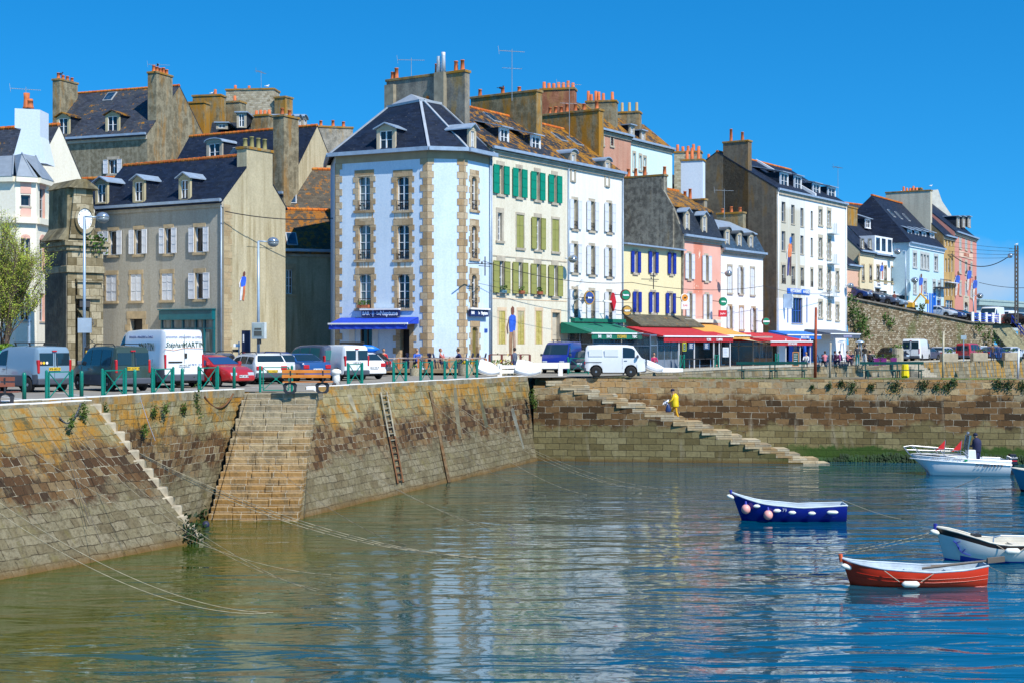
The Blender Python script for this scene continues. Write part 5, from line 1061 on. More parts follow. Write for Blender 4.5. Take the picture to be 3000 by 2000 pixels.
# ---- houses of the upper street
def rfr(px0,Y0,px1,Y1): return (at(px0,0,Y0).x,Y0),(at(px1,0,Y1).x,Y1)
a,b=rfr(2518,153,2560,157); CRM=plaster('cream_render',(.66,.55,.35),.12,(.5,.4,.25)); h=House('town_house','cream house with dark quoins at the corner of the upper street',a,b,16.3,CRM,D=10,zg=10.5); h.reveal=GREYST(); f=h.fr
for (x,y) in ((2525,2532),(2547,2554)): h.win(x,y,778,822,sur=TS,sw=.1,arch=.3,rail=.5); h.win(x,y,700,728)
h._side=CRM; h._zr=21; h._rm=slate('blue_black_slate'); fin(h); h.quoins(0,-1,f=Fr(f.w(0,2.2,0).xy,f.w(0,0,0).xy,10.5) if 0 else f,z1=5.6,m=flat('dark_tan_quoin',(.28,.2,.1))); h.chim(f.x(2484,3),f.x(2512,3),3,4.2,6.6+408*154/4200-10.5,z0=4,pots=0,mt=STACKO()); h.chim(2.0,3.3,6,9,6.6+395*163/4200-10.5,z0=4,pots=0,mt=CRM)
a,b=rfr(2480,149.5,2518,153); h=House('town_house','peach side house partly hidden behind the restaurant building',a,b,14.6,plaster('peach_render',(.66,.40,.28),.1,(.5,.3,.2)),D=8,zg=10.8); h._side=None; h._zr=17.5; h._rm=slate('blue_black_slate'); fin(h); h.win
a,b=rfr(2560,157,2632,163.5); h=House('town_house','white house with tall arched windows and a boxy white attic storey, upper street',a,b,16.2,plaster('bright_white_render',(.76,.76,.74),.1),D=10,zg=10.2); h.reveal=GREYST(); f=h.fr
for (x,y) in ((2568,2575),(2590,2597),(2611,2618)): h.win(x,y,779+(x-2568)*.1,826+(x-2568)*.1,sur=TS,sw=.1,arch=.3,rail=.5)
h.winl(f.x(2568),f.x(2598),.1,2.0,frame='dark'); h.winl(.4,2.0,.1,2.2,frame='brown'); h.band(3.0,.15,.04,flat('olive_band',(.3,.26,.14))); h._side=None; h._zr=21.4; h._rm=slate('blue_black_slate'); h.W=f.W; fin(h)
m=MB(); xa_,xb_=f.x(2563),f.x(2618); m.box(xa_,xb_,.0,3,h.H+.0,h.H+2.0); bx=m.build('attic_box',WD,h.root,f); 
for q in (0.06,.36,.68): m=MB(); m.box(xa_+(xb_-xa_)*q,xa_+(xb_-xa_)*(q+.2),-.02,-.001,h.H+.4,h.H+1.8); m.build('window',pane_m(2),h.root,f)
h.skylight(2540,2560,648,670); h.dormer(2538,2550,645,668,y=2.6,style='shed',stone=WD,wide=.08); h.dormer(2574,2586,650,675,y=2.6,style='shed',stone=WD,wide=.08)
signboard(h.root,f,f.x(2523) if 0 else .2,2.3,2.3,2.9,[('L\'Escale',.5,.3,flat('black_letter',(.02,.02,.02)),1)],bm=WD,y=-.1,th=.08,name='shop_sign')
a,b=rfr(2665,161,2765,173); LBW=plaster('light_sea_blue_render',(.46,.62,.68),.1,(.36,.5,.56)); h=House('town_house','light sea blue house with grey window surrounds and row of white dormers, upper street',a,b,17.7,LBW,D=10,zg=9.6); h.reveal=flat('pale_granite',(.45,.46,.44)); f=h.fr; PG=h.reveal
for (x,y,t,bt) in ((2675,2685,742,783),(2697,2703,745,787),(2706,2712,747,788),(2715,2721,749,790),(2737,2747,752,793),(2676,2684,828,860),(2706,2714,824,862),(2733,2740,826,868),(2748,2755,829,872)): h.win(x,y,t,bt,sur=PG,sw=.2)
h.win(2745,2757,880,912,frame='blue'); h.wallmesh(f)
h.body(zr=h.H,left=LBW); m=MB(); H=h.H; ov=.3; W=f.W; D=h.D; zr=23.4-9.6
m.face([(-ov,-ov,H),(W,-ov,H),(W,5,zr),(-1.5+3.5,5,zr)]).face([(-ov,-ov,H),(2,5,zr),(-ov,D+ov,H)]).face([(2,5,zr),(W,5,zr),(W,D+ov,H),(-ov,D+ov,H)]).face([(W,-ov,H),(W,D+ov,H),(W,5,zr)]); h.rf=m.build('roof',slate('blue_black_slate'),h.root,f); h.sl=(zr-H)/5; h.th=.05
m=MB(); m.box(2,W,4.88,5.12,zr-.02,zr+.15); m.build('ridge_tiles',RIDGE(),h.rf,f); h.gutter(-ov,W,H,.2,cornice=flat('white_cornice',(.7,.75,.78)))
for a in (2662,2683,2704,2728): h.dormer(a,a+9,677+(a-2662)*.13,700+(a-2662)*.13,y=.8,style='shed',stone=WD,wide=.06)
for (a,t) in ((2604,622),(2625,628),(2648,634)): h.skylight(a,a+14,t,t+10)
m=MB(); m.box(f.x(2733),f.x(2764),-.9,-.02,3.3,3.4); 
for i in range(8): q=f.x(2733)+(f.x(2764)-f.x(2733))*i/7; m.bar((q,-.88,3.4),(q,-.88,4.3),.04)
m.bar((f.x(2733),-.88,4.3),(f.x(2764),-.88,4.3),.06); m.build('balcony',IRON(),h.root,f)
gableslab('wide old chimney wall with pots, behind the light sea blue house',2642,2690,572,179.5,18,STACK(),pots=5,D=1,ph=.9)
gableslab('dark stepped chimney behind the light sea blue house',2668,2697,553,186,15,roughwall('grey_cement_stack',(.16,.15,.13),(.24,.22,.18)),pots=0,D=1)
a,b=rfr(2765,173,2797,177.5); OCH=plaster('ochre_render',(.46,.29,.11),.2,(.35,.2,.05)); h=House('town_house','narrow ochre house with white bay windows between the blue and pink houses',a,b,19.4,OCH,D=10,zg=9.3); f=h.fr
for (t,bt) in ((690,722),(758,798),(828,868)):
    for (x,y) in ((2769,2774),(2778,2783),(2788,2793)): h.win(x,y,t,bt,sill=False)
h.win(2770,2792,880,915,nv=2); h._side=STACK(); h._zr=24.2; h._rm=slate('blue_black_slate'); fin(h); h.chim(-.3,.4,1.5,7,24.9-9.3,z0=8,pots=0,mt=plaster('pale_beige_render',(.55,.5,.38))); m=MB(); m.box(.2,f.W-.1,-.5,0,4.4,4.5); m.build('balcony',WD,h.root,f)
a,b=rfr(2797,177.5,2861,190); RPK=plaster('brick_pink_render',(.58,.25,.20),.18,(.45,.17,.13)); h=House('town_house','brick pink four storey house with a pale name panel, last house of the upper street',a,b,20.2,RPK,D=11,zg=9.0); h.reveal=flat('pale_granite',(.45,.46,.44)); f=h.fr
for (t,bt) in ((693,728),(764,800),(828,864)):
    for i,(x,y) in enumerate(((2810,2816),(2827,2833),(2843,2848))): h.win(x,y,t+4*i,bt+4*i,sur=flat('sandy_surround',(.5,.42,.3)),sw=.18,shut='closed' if (x+t)%3 else None,shc='grey')
h.winl(f.x(2824),f.x(2836),.1,2.6,sur=flat('sandy_surround',(.5,.42,.3)),sw=.5,arch=.6); h._side=RPK; h._zr=25.0; h._rm=slate('blue_black_slate'); fin(h)
for (a,b) in ((2806,2811),(2822,2827),(2838,2843)): h.dormer(a,b,638,666,y=.8,style='flat',stone=DS,wide=.2)
signboard(h.root,f,f.x(2809),f.x(2849),f.zz(2829,757),f.zz(2829,739),[('CAISSON COOK',.5,.62,flat('red_brown_letter',(.45,.12,.06)),.78)],bm=flat('peach_sign_panel',(.70,.48,.34)),y=-.06,th=.05,name='name_panel')
def gablepoly(label,pts,Y,mt,D=1.5):
    t=thing('gable_wall',label,'wall',at(pts[0][0],1000,Y)); m=MB(); p0=at(pts[0][0],1000,Y)
    m.extr([((px-pts[0][0])*Y/F,CZ+(1000-py)*Y/F-p0.z) for px,py in pts],'y',0,D); m.build('wall_face',mt,t); return t
gablepoly('pale plastered gable with a clipped top, rising behind the ochre house',[(2690,700),(2700,600),(2708,560),(2748,556),(2760,590),(2800,650),(2800,700)],190,flat('off_white_plaster',(.58,.56,.48),var=.15))
gablepoly('olive stone verge wall stepping down between the blue and ochre houses',[(2640,700),(2635,580),(2695,575),(2700,610),(2770,680),(2770,700)],180,roughwall('olive_verge',(.2,.18,.11),(.3,.27,.17),(.36,.2,.05),.2))
h=simple('house with patchy slate roof, farthest behind the pink house',2760,196,2835,204,20,26.5,8,CRM,slate('patchy_slate'),zg=9); fin(h)
h=simple('long slate roofed house with orange ridge, behind the cream corner house',2455,172,2640,182,17,23.9,8,CRM,slate('patchy_slate'),zg=9); fin(h); h.chim(h.fr.x(2475,4),h.fr.x(2482,4),4,5,6.6+405*175/4200-9,z0=8,pots=1,mt=STACK())
# hangar
a,b=rfr(2858,235,3060,262); h=House('warehouse','low grey green fish market hall with a flat roof, at the right edge',a,b,13.4,plaster('grey_blue_cladding',(.42,.50,.52),.1),D=20,cat='warehouse',zg=8.7); f=h.fr
for (x,y) in ((2868,2882),(2905,2930),(2955,2975)): h.win(x,y,915,935,frame='grey')
h.wallmesh(f); h.body(); m=MB(); m.box(-.5,f.W+.5,-.8,20,h.H-.9,h.H-.2); m.box(-.6,f.W+.6,-.9,20,h.H-.199,h.H+.1); h2=m.build('roof',flat('grey_green_fascia',(.30,.40,.38),.5),h.root,f)
sheet('far_sea',[(160,330),(900,330),(900,1800),(-300,1800),(-300,905),(500,905)],.02,flat('distant_sea',(.02,.06,.09),.2))
# ================================================================ vehicles
CARG=lambda: gloss('car_glass',(.012,.03,.045),.05); CARG2=lambda: gloss('car_glass_teal',(.03,.14,.15),.06)
TYRE=lambda: flat('tyre_rubber',(.012,.012,.012),.85); RIM=lambda: flat('wheel_rim',(.33,.34,.35),.35,.6); RED=lambda: gloss('tail_light_red',(.45,.01,.01),.15); PLAS=lambda: flat('grey_bumper_plastic',(.055,.065,.085),.6); CLR=lambda: gloss('headlight_glass',(.62,.66,.7),.08,.3)
KIND={
 'minivan':dict(L=4.02,W=1.68,r=.30,wx=(.62,3.28),belt=1.02,top=[(0,1.0),(.02,1.5),(.06,1.70),(.16,1.78),(1.1,1.83),(2.2,1.79),(2.55,1.70),(3.12,1.14),(3.4,1.04),(3.85,.88),(3.98,.70),(4.02,.5)],ws=(2.58,3.10),side=[(.35,1.15),(1.22,2.0),(2.08,2.78)],rear='doors',tum=.12,bh=.42),
 'bigvan':dict(L=5.4,W=2.05,r=.34,wx=(1.0,4.45),belt=1.25,top=[(0,1.2),(.02,2.2),(.06,2.42),(.2,2.50),(2.5,2.52),(3.7,2.46),(4.0,2.34),(4.75,1.36),(5.2,1.12),(5.36,.85),(5.4,.5)],ws=(4.05,4.72),side=[(3.85,4.42)],rear='plain',tum=.12,bh=.5),
 'midvan':dict(L=4.75,W=1.98,r=.33,wx=(.85,3.85),belt=1.2,top=[(0,1.2),(.02,1.95),(.06,2.15),(.2,2.24),(2.4,2.26),(3.2,2.2),(3.5,2.05),(4.2,1.3),(4.55,1.06),(4.72,.8),(4.75,.5)],ws=(3.52,4.18),side=[(3.3,3.95)],rear='doors',tum=.12,bh=.45),
 'microvan':dict(L=3.32,W=1.42,r=.30,wx=(.62,2.52),belt=1.02,top=[(0,.9),(.01,1.2),(.06,1.62),(.14,1.72),(.8,1.76),(2.3,1.75),(2.66,1.69),(3.10,1.06),(3.27,.96),(3.31,.6),(3.32,.5)],ws=(2.70,3.08),side=[(2.08,2.74)],rear='hatch',tum=.1,bh=.42),
 'hatch':dict(L=3.95,W=1.66,r=.29,wx=(.62,3.12),belt=.90,top=[(0,.62),(.03,.84),(.12,.95),(.55,1.32),(.85,1.40),(1.9,1.42),(2.3,1.34),(2.98,.96),(3.4,.88),(3.8,.72),(3.93,.58),(3.95,.45)],ws=(2.36,2.96),rw=(.16,.54),side=[(.62,1.25),(1.32,1.98),(2.04,2.72)],rear='slope',tum=.2,bh=.4),
 'estate':dict(L=4.3,W=1.70,r=.29,wx=(.75,3.4),belt=.92,top=[(0,.62),(.03,.88),(.1,1.0),(.32,1.34),(.5,1.41),(1.9,1.44),(2.55,1.36),(3.25,.98),(3.7,.9),(4.12,.74),(4.28,.58),(4.3,.45)],ws=(2.6,3.22),rw=(.12,.31),side=[(.42,1.1),(1.18,1.92),(2.0,2.95)],rear='slope',tum=.18,bh=.42),
 'sedan':dict(L=4.25,W=1.68,r=.29,wx=(.8,3.4),belt=.92,top=[(0,.6),(.03,.88),(.1,.98),(.75,1.02),(1.35,1.35),(1.6,1.40),(2.2,1.39),(2.55,1.32),(3.2,.96),(3.65,.88),(4.05,.74),(4.23,.58),(4.25,.45)],ws=(2.6,3.17),rw=(.8,1.32),side=[(1.2,2.0),(2.08,2.95)],rear='trunk',tum=.2,bh=.42)}
def interp(P,x):
    if x<=P[0][0]: return P[0][1]
    for a,b in zip(P,P[1:]):
        if x<=b[0]: return a[1]+(b[1]-a[1])*(x-a[0])/max(1e-6,b[0]-a[0])
    return P[-1][1]
def car(label,kind,paint,px,Y,head,ref='rear',cat='car',group=None,z=QZ,sc=1,bumper=None,glass=None,plate=(None,'yellow'),rack=False,name='parked_car',simple_=False,hub=None,lower=None,dz=0):
    K=KIND[kind]; L,W,r=K['L'],K['W'],K['r']; p=at(px,0,Y); p.z=z+dz; th=R(head); d=Vector((math.cos(th),math.sin(th),0))
    if ref=='front': p=p-d*L*sc
    if ref=='mid': p=p-d*L*sc/2
    t=thing(name,label,cat,PM(p,th,sc),group); M=WM[t]; g=glass or CARG()
    cl=.24
    def zb(x):
        z0=cl+(.12*max(0,1-x/.5)+.08*max(0,1-(L-x)/.6))
        for c in K['wx']:
            dx=abs(x-c); q=r+.07
            if dx<q: z0=max(z0,r+math.sqrt(q*q-dx*dx)*1.0)
        return z0
    def plan(x): e=.5; k=1-.10*(max(0,1-x/.25))**2-.16*(max(0,1-(L-x)/.75))**2; return k
    xs=sorted({round(q[0],3) for q in K['top']}|{round(c+(r+.07)*math.cos(PI*i/8),3) for c in K['wx'] for i in range(9)}|{round(L*i/14,3) for i in range(15)}|{round(c+s_*(r+.071),3) for c in K['wx'] for s_ in (-1,1)})
    Hm=max(q[1] for q in K['top'])
    def sec(x):
        zt=interp(K['top'],x); b=min(K['belt'],zt-.06); zz=min(zb(x),b-.03); wl=W/2*plan(x); wr=wl-K['tum']*max(0,(zt-b))/(Hm-K['belt']); 
        e=min(.07,(zt-b)*.5)
        return [(0,zz),(wl-.1,zz),(wl-.015,zz+.02),(wl,zz+(b-zz)*.55),(wl-.015,b),(wl-.015+(wr-wl+.015)*.5,b+(zt-e-b)*.5),(wr,zt-e),(wr-.03,zt-e*.35),(wr-.10,zt),(0,zt+.012)]
    def ys(x,z):
        q=sec(x); 
        for a,b in zip(q[2:7],q[3:7]):
            if a[1]<=z<=b[1]+1e-6: return a[0]+(b[0]-a[0])*(z-a[1])/max(1e-6,b[1]-a[1])
        return q[6][0]
    m=MB(); rings=[]
    for x in xs:
        h=sec(x); ring=[(x,-y,z) for y,z in h]+[(x,y,z) for y,z in h[-2:0:-1]]; rings.append(ring)
    n=len(rings[0]); b0=len(m.v); 
    for ring in rings: m.v+=ring
    for i in range(len(rings)-1):
        for j in range(n):
            k=(j+1)%n; m.f.append([b0+i*n+j,b0+i*n+k,b0+(i+1)*n+k,b0+(i+1)*n+j]); zc=(m.v[b0+i*n+j][2]+m.v[b0+i*n+k][2])/2; m.m.append(1 if lower and zc<lower and j not in(0,) else 0); m.uvs.append(None)
    m.f.append([b0+j for j in range(n)]); m.m.append(0); m.uvs.append(None); q=b0+(len(rings)-1)*n; m.f.append([q+j for j in range(n)][::-1]); m.m.append(0); m.uvs.append(None)
    bd=m.build('body',[paint,bumper or PLAS()],t,M,smooth=True)
    try: bd.data.set_sharp_from_angle(angle=R(32))
    except Exception: pass
    m=MB(); m.box(.3,L-.4,-W/2+.22,W/2-.22,.2,.62); m.build('underside',TYRE(),t,M)
    for c in K['wx']:
        for s_ in (-1,1):
            yo=s_*(W/2-.10); m=MB(); m.lathe((c,yo,r),[(r*.62,-.085),(r*.93,-.09),(r,-.06),(r,.06),(r*.93,.09),(r*.62,.085)],22,ax='y'); w=m.build('wheel',TYRE(),t,M,smooth=True)
            m=MB(); o=s_*.06; m.lathe((c,yo+o,r),[(r*.66,s_*.02),(r*.6,-s_*.01),(r*.25,s_*.005),(r*.2,s_*.03),(.001,s_*.03)],18,ax='y'); m.build('rim',hub or RIM(),w,M,fixn=False)
    def patch(fn,nm,mt,par=None):
        m=MB(); fn(m); return m.build(nm,mt,par or t,M,fixn=False)
    for s_ in (-1,1):
        for (a,b) in K['side']:
            if kind in('minivan',) and not (a>2.05 or simple_ is False and K.get('glz',True) and 'glazed' in (rack or '')) : continue
            m=MB(); N=5
            for i in range(N):
                q=[]
                for (xx,top) in ((a+(b-a)*i/N,0),(a+(b-a)*(i+1)/N,0),(a+(b-a)*(i+1)/N,1),(a+(b-a)*i/N,1)):
                    zt=interp(K['top'],xx)-.13; z_=K['belt']+.03 if not top else max(zt,K['belt']+.05); y=ys(xx,min(z_,zt+.06))+.010; q.append((xx,s_*y,z_))
                m.face(q if s_<0 else q[::-1])
            m.build('side_window',g,t,M,fixn=False)
    def topp(a,b,w_,nm):
        m=MB(); N=4
        for i in range(N):
            xa,xb=a+(b-a)*i/N,a+(b-a)*(i+1)/N; za,zb_=interp(K['top'],xa)+.02,interp(K['top'],xb)+.02; wa,wb=sec(xa)[7][0]-w_,sec(xb)[7][0]-w_; m.face([(xa,-wa,za),(xb,-wb,zb_),(xb,wb,zb_),(xa,wa,za)])
        m.build(nm,g,t,M,fixn=False)
    topp(K['ws'][0],K['ws'][1],.05,'windscreen')
    if 'rw' in K: topp(K['rw'][0],K['rw'][1],.08,'rear_window')
    zt0=interp(K['top'],.02)
    if K['rear']=='doors':
        for (y0,y1) in ((-W*.40,-W*.04),(W*.04,W*.40)):
            m=MB(); m.box(-.012,.03,y0,y1,K['belt']+.03,zt0+.05); m.build('rear_window',g,t,M,bev=.012)
        m=MB(); m.bar((-.006,0,.55),(-.006,0,zt0+.1),.012).bar((-.02,-.12,K['belt']-.02),(-.02,-.1,K['belt']+.35),.02).box(-.02,0,.02,.14,K['belt']-.12,K['belt']-.06); m.build('door_handle',PLAS(),t,M); m=MB(); m.box(-.02,.03,-.1,.1,zt0+.1,zt0+.15); m.build('brake_light',RED(),t,M)
    if K['rear']=='hatch': m=MB(); m.box(-.01,.05,-W*.38,W*.38,K['belt']+.1,zt0+.3); m.build('rear_window',g,t,M,bev=.01)
    bm=bumper or PLAS(); wr_=W*.445
    m=MB(); m.box(-.07,.25,-wr_-.03,wr_+.03,.30,.30+K['bh']*.6); m.build('rear_bumper',bm,t,M,bev=.05)
    m=MB(); m.box(L-.3,L+.05,-wr_+.1,wr_-.1,.26,.26+K['bh']*.62); m.build('front_bumper',bm,t,M,bev=.06)
    for s_ in (-1,1):
        zl=(.75,1.28) if K['rear'] in('doors','plain') else (.66,.86); yy=W/2*plan(0)
        if kind=='bigvan': zl=(.85,1.45)
        m=MB(); a,b=sorted((s_*(yy-.085 if K['rear'] not in('trunk','slope') else yy-.3),s_*(yy+.012))); m.box(-.03,.12,a,b,*zl); m.build('tail_light',RED(),t,M,bev=.03)
        m=MB(); yy=W/2*plan(L-.1); a,b=sorted((s_*(yy-.42),s_*(yy-.06))); zt=interp(K['top'],L-.08); m.box(L-.24,L-.005,a,b,zt-.16,zt+.01); m.build('headlight',CLR(),t,M,bev=.04)
        xm=K['ws'][1]-.2; m=MB(); y=W/2+.09; m.box(xm-.05,xm+.07,s_*y-.09,s_*y+.09,K['belt']+.02,K['belt']+.2); m.build('mirror',paint if kind in('hatch','sedan') else bm,t,M,bev=.04)
        m=MB(); 
        for xx in ((K['side'][-1][0]-.03,K['side'][-1][1]+.1) if kind!='bigvan' else (1.0,2.9,3.8)):
            z0,z1=max(.45,zb(xx)+.05),K['belt']; y=ys(xx,z1)+.004; m.bar((xx,s_*(ys(xx,z0)+.002),z0),(xx,s_*y,z1),.014)
        xx=K['side'][-1][0]+.08; m.bar((xx,s_*(ys(xx,K['belt']-.12)+.012),K['belt']-.12),(xx+.16,s_*(ys(xx,K['belt']-.12)+.012),K['belt']-.12),.03); m.build('door_handle',bm,t,M)
    if plate[0]:
        pm=flat('number_plate_'+plate[1],(.75,.5,.02) if plate[1]=='yellow' else (.7,.72,.74),.5)
        if ref=='front': m=MB(); m.box(L+.05,L+.07,-.26,.26,.42,.53); o=m.build('number_plate',pm,t,M); text(plate[0],.1,flat('black_letter',(.02,.02,.02)),o,M,L+.075,0,.475,rz=PI/2,name='plate_number')
        else:
            zp=.92 if K['rear'] in('doors','plain') else .62; 
            if K['rear']=='plain': zp=.98
            m=MB(); m.box(-.035 if zp>.7 else -.09,-.0,-.26,.26,zp-.06,zp+.06); o=m.build('number_plate',pm,t,M); text(plate[0],.1,flat('black_letter',(.02,.02,.02)),o,M,-.04 if zp>.7 else -.095,0,zp,rz=-PI/2,name='plate_number')
    if rack:
        m=MB(); zt=interp(K['top'],L*.35)
        if 'bars' in rack:
            for xx in (L*.18,L*.42): m.bar((xx,-W*.44,zt+.13),(xx,W*.44,zt+.13),.035); [m.bar((xx,s_*W*.37,zt-.02),(xx,s_*W*.40,zt+.13),.05) for s_ in (-1,1)]
        if 'rails' in rack: [m.path([(L*.08,s_*W*.36,zt-.04),(L*.12,s_*W*.37,zt+.07),(L*.5,s_*W*.37,zt+.08),(L*.56,s_*W*.36,zt-.03)],.02) for s_ in (-1,1)]
        if m.v: m.build('roof_rack',TYRE(),t,M)
    return t
P_=lambda n,c,co=.6: gloss('paint_'+n,c,.28,coat=co)
silverblue=P_('silver_blue',(.19,.28,.36)); white=P_('white',(.72,.74,.75)); dgreen=P_('dark_green_grey',(.035,.055,.038)); red=P_('red',(.40,.018,.018)); navy=P_('navy',(.012,.03,.14)); dgrey=P_('blue_grey',(.07,.085,.13)); silver=P_('silver',(.45,.48,.52)); blue=P_('metal_blue',(.015,.07,.22)); black=P_('black',(.012,.013,.02)); royal=P_('royal_blue',(.008,.02,.20))
def H_(px,b): return 90-math.degrees(math.atan((px-1500)/F))+b
c=car('silver blue panel van with red tail lights, parked at the left edge behind the barriers','minivan',silverblue,160,57.0,H_(160,34),cat='van',plate=('878 AEU 29','yellow'),rack='bars',lower=.62,name='parked_van')
m=MB()
M=WM[c]
for i,(cc,y) in enumerate((((.75,.3,.1),.62),((.8,.6,.02),.5),((.8,.8,.8),.36))): m=MB(); m.lathe((-.02,y,1.16),[(.055,0),(.055,-.006)],12,ax='x'); m.build('sticker',flat('sticker_%d'%i,cc),c,M)
m=MB(); m.box(-.03,-.01,-.55,-.2,1.05,1.07)
c=car('dark green people carrier with yellow plate, between silver blue van and big white van','minivan',dgreen,390,57.6,H_(390,27),plate=('400 ACW 29','yellow'),rack='rails glazed',lower=.5)
c=car('big white high-roofed tradesman van with signwriting on its rear doors','bigvan',white,540,62.2,H_(540,27),cat='van',plate=('505 ALC 29','white'),name='parked_van',lower=.62); M=WM[c]
GT=flat('dark_green_letter',(.01,.05,.02),.5); BT=flat('pale_blue_letter',(.20,.25,.42),.5); 
text('Stéphane',.31,GT,c,M,-.008,.42,1.85,rz=-PI/2,shear=.3,sx=.82); text('MARTIN',.33,GT,c,M,-.008,-.45,1.85,rz=-PI/2,sx=.85); text('RENOVATION - AMENAGEMENT des COMBLES',.12,BT,c,M,-.012,0,2.18,rz=-PI/2,sx=.68); text('02 98 91 13 07',.11,BT,c,M,-.012,-.55,1.0,rz=-PI/2)
m=MB(); m.path([(-.012,.95,1.68),(-.012,.5,1.62),(-.012,0,1.72),(-.012,-.9,1.70)],.009); m.build('underline_stroke',flat('orange_stroke',(.7,.25,.05)),c,M)
text('MARTIN',.5,GT,c,M,1.6,-(-1.0)+.018,1.75,rz=PI,sx=.8); text('RENOVATION - AMENAGEMENT des COMBLES',.16,BT,c,M,2.2,.975,2.18,rz=PI,sx=.7)
m=MB(); m.box(-.03,-.0,-.12,-.02,1.28,1.5).box(-.02,0,.1,.75,1.08,1.15); m.bar((-.004,0,.7),(-.004,0,2.3),.012); m.build('door_handle',TYRE(),c,M)
car('dark red saloon facing the camera, beside the big white van','sedan',red,712,63.6,-90-math.degrees(math.atan((712-1500)/F))*1+42-0,ref='front',plate=('9607 XW 29','white'),bumper=red,glass=gloss('windscreen_blue',(.02,.06,.16),.05))
car('white estate car with red tail lights, behind the dark red saloon','estate',white,797,67.6,H_(797,24),plate=('6512 WQ 29','yellow'),rack='rails')
car('silver hatchback between the white estate and the dark blue saloon, behind the orange bench','hatch',silver,842,70.6,H_(842,26),plate=('3140 XT 29','yellow'))
car('dark metallic blue saloon behind the right end of the orange bench','sedan',blue,930,70.8,H_(930,30),plate=('AB 318 QK','white'),bumper=blue)
car('blue grey passenger van with two rear windows, behind the dark blue saloon','minivan',dgrey,984,74.0,H_(984,38),plate=('BA 545 LM','white'),rack='glazed',cat='van',name='parked_van',glass=CARG2())
car('white small van with dark rear windows, behind the white mooring bollard','minivan',white,1046,73.4,H_(1046,36),cat='van',name='parked_van',plate=('6180 XS 29','white'))
car('white hatchback at the right end of the parked row, beside the bar terrace','hatch',white,1096,76.3,H_(1096,36),plate=('8134 WR 29','white'),bumper=white)
car('blue grey estate with roof rails, behind the big white van','estate',dgrey,606,73.5,H_(606,155),rack='rails',ref='mid')
car('dark blue car half hidden behind the white estate','estate',navy,752,80,H_(752,120),ref='mid')
car('black hatchback in the alley shade behind the blue grey passenger van','hatch',black,905,83,H_(905,50),ref='mid')
car('dark car with a blue kayak on its roof, behind the white small van','hatch',black,1042,84,H_(1042,80),ref='mid')
car('dark blue car behind the clock gate','hatch',navy,285,79,H_(285,150),ref='mid'); car('small red car behind the big white van, only its tail visible','hatch',red,345,84,H_(345,30),cat='car')
car('white saloon cut off by the left edge of the photo','sedan',white,-22,57.8,H_(-30,20),bumper=flat('pale_bumper',(.5,.5,.5)))
c=car('dark royal blue delivery van facing the camera, beside the green awning bar','midvan',royal,1620,90.5,-90-math.degrees(math.atan(120/F))-16,ref='front',cat='van',name='parked_van',sc=.88,rack='bars',bumper=flat('pale_old_bumper',(.45,.42,.35)) if 0 else None)
c=car('small white box-shaped van seen from its side, on the quay above the pier steps','microvan',white,1802,81.6,-4,ref='mid',cat='van',name='parked_van',plate=(None,''),sc=1.03); M=WM[c]
for a,b in ((.22,.98),(1.08,1.85)): m=MB(); m.box(a,b,-.715,-.70,1.13,1.52); m.build('pressed_panel',white,c,M,bev=.01)
m=MB(); m.box(.02,.92,-.722,-.70,.80,.83); m.build('side_strip',TYRE(),c,M); m=MB(); m.box(3.27,3.335,-.62,-.3,.6,.8).box(3.27,3.335,.3,.62,.6,.8); 
car('black car between the royal blue van and the small white van','hatch',black,1702,93,-110,ref='mid')
# right-hand quay
car('white high van seen from behind, by the retaining wall on the right','midvan',white,2668,146.5,H_(2668,-14),cat='van',name='parked_van',glass=CARG())
car('silver estate right of the white high van, by the retaining wall','estate',silver,2742,154,H_(2742,-22)); car('dark blue hatchback behind the silver estate','hatch',navy,2778,160,H_(2778,-25)); 
car('red people carrier between two concrete planters, on the right-hand quay','minivan',red,2820,152,H_(2820,-22),rack='glazed')
car('dark hatchback left of the white high van, facing away','hatch',black,2618,147,H_(2618,-150),ref='mid'); car('pale blue hatchback right of the red people carrier','hatch',silverblue,2878,166,H_(2878,-30),ref='mid'); car('navy hatchback behind the two standing men on the right','hatch',navy,2918,160,H_(2918,-40),ref='mid'); car('silver hatchback last on the right-hand quay','hatch',silver,2966,166,H_(2966,-28),ref='mid')
car('dark blue estate just right of the white high van','estate',dgrey,2712,151,H_(2712,-25),ref='mid')
# upper street
UZ=lambda px: 11.05-(px-2490)*(2.3/355) if px<2845 else 8.75
for (px,Y,k,pt,lb,hd) in ((2497,151.5,'hatch',navy,'dark blue hatchback at the top left of the upper street',-35),(2535,153,'hatch',black,'black hatchback second from the left on the upper street',-40),(2575,156,'estate',dgrey,'grey estate third from the left on the upper street',-35),(2603,158.5,'hatch',silverblue,'pale blue hatchback beside the white van on the upper street',-35),(2752,169,'hatch',silver,'silver hatchback right of the blue container',-40),(2778,171,'hatch',navy,'navy hatchback second right of the blue container',-40),(2812,174,'estate',black,'black estate below the pink house on the upper street',-40),(2842,177,'hatch',dgreen,'dark green hatchback left of the blue and white railing',-35),(2868,181,'hatch',navy,'navy hatchback behind the blue and white railing',-35),(2965,190,'hatch',red,'dark red hatchback at the right end of the upper street',-60),(2990,184,'estate',black,'black estate at the far right edge of the upper street',-50)):
    car(lb,k,pt,px,Y,hd,ref='mid',z=UZ(px)+.02,group='cars parked along the upper street')
car('white van on the upper street above the retaining wall','minivan',white,2632,162,-38,ref='mid',z=UZ(2632),cat='van',name='parked_van'); car('white camper van on the upper street, behind the blue and white railing','midvan',white,2905,192,-125,ref='mid',z=8.72,cat='van',name='camper_van',sc=1.1); car('white van right of the camper van, on the upper street','midvan',white,2948,204,-130,ref='mid',z=8.72,cat='van',name='parked_van')
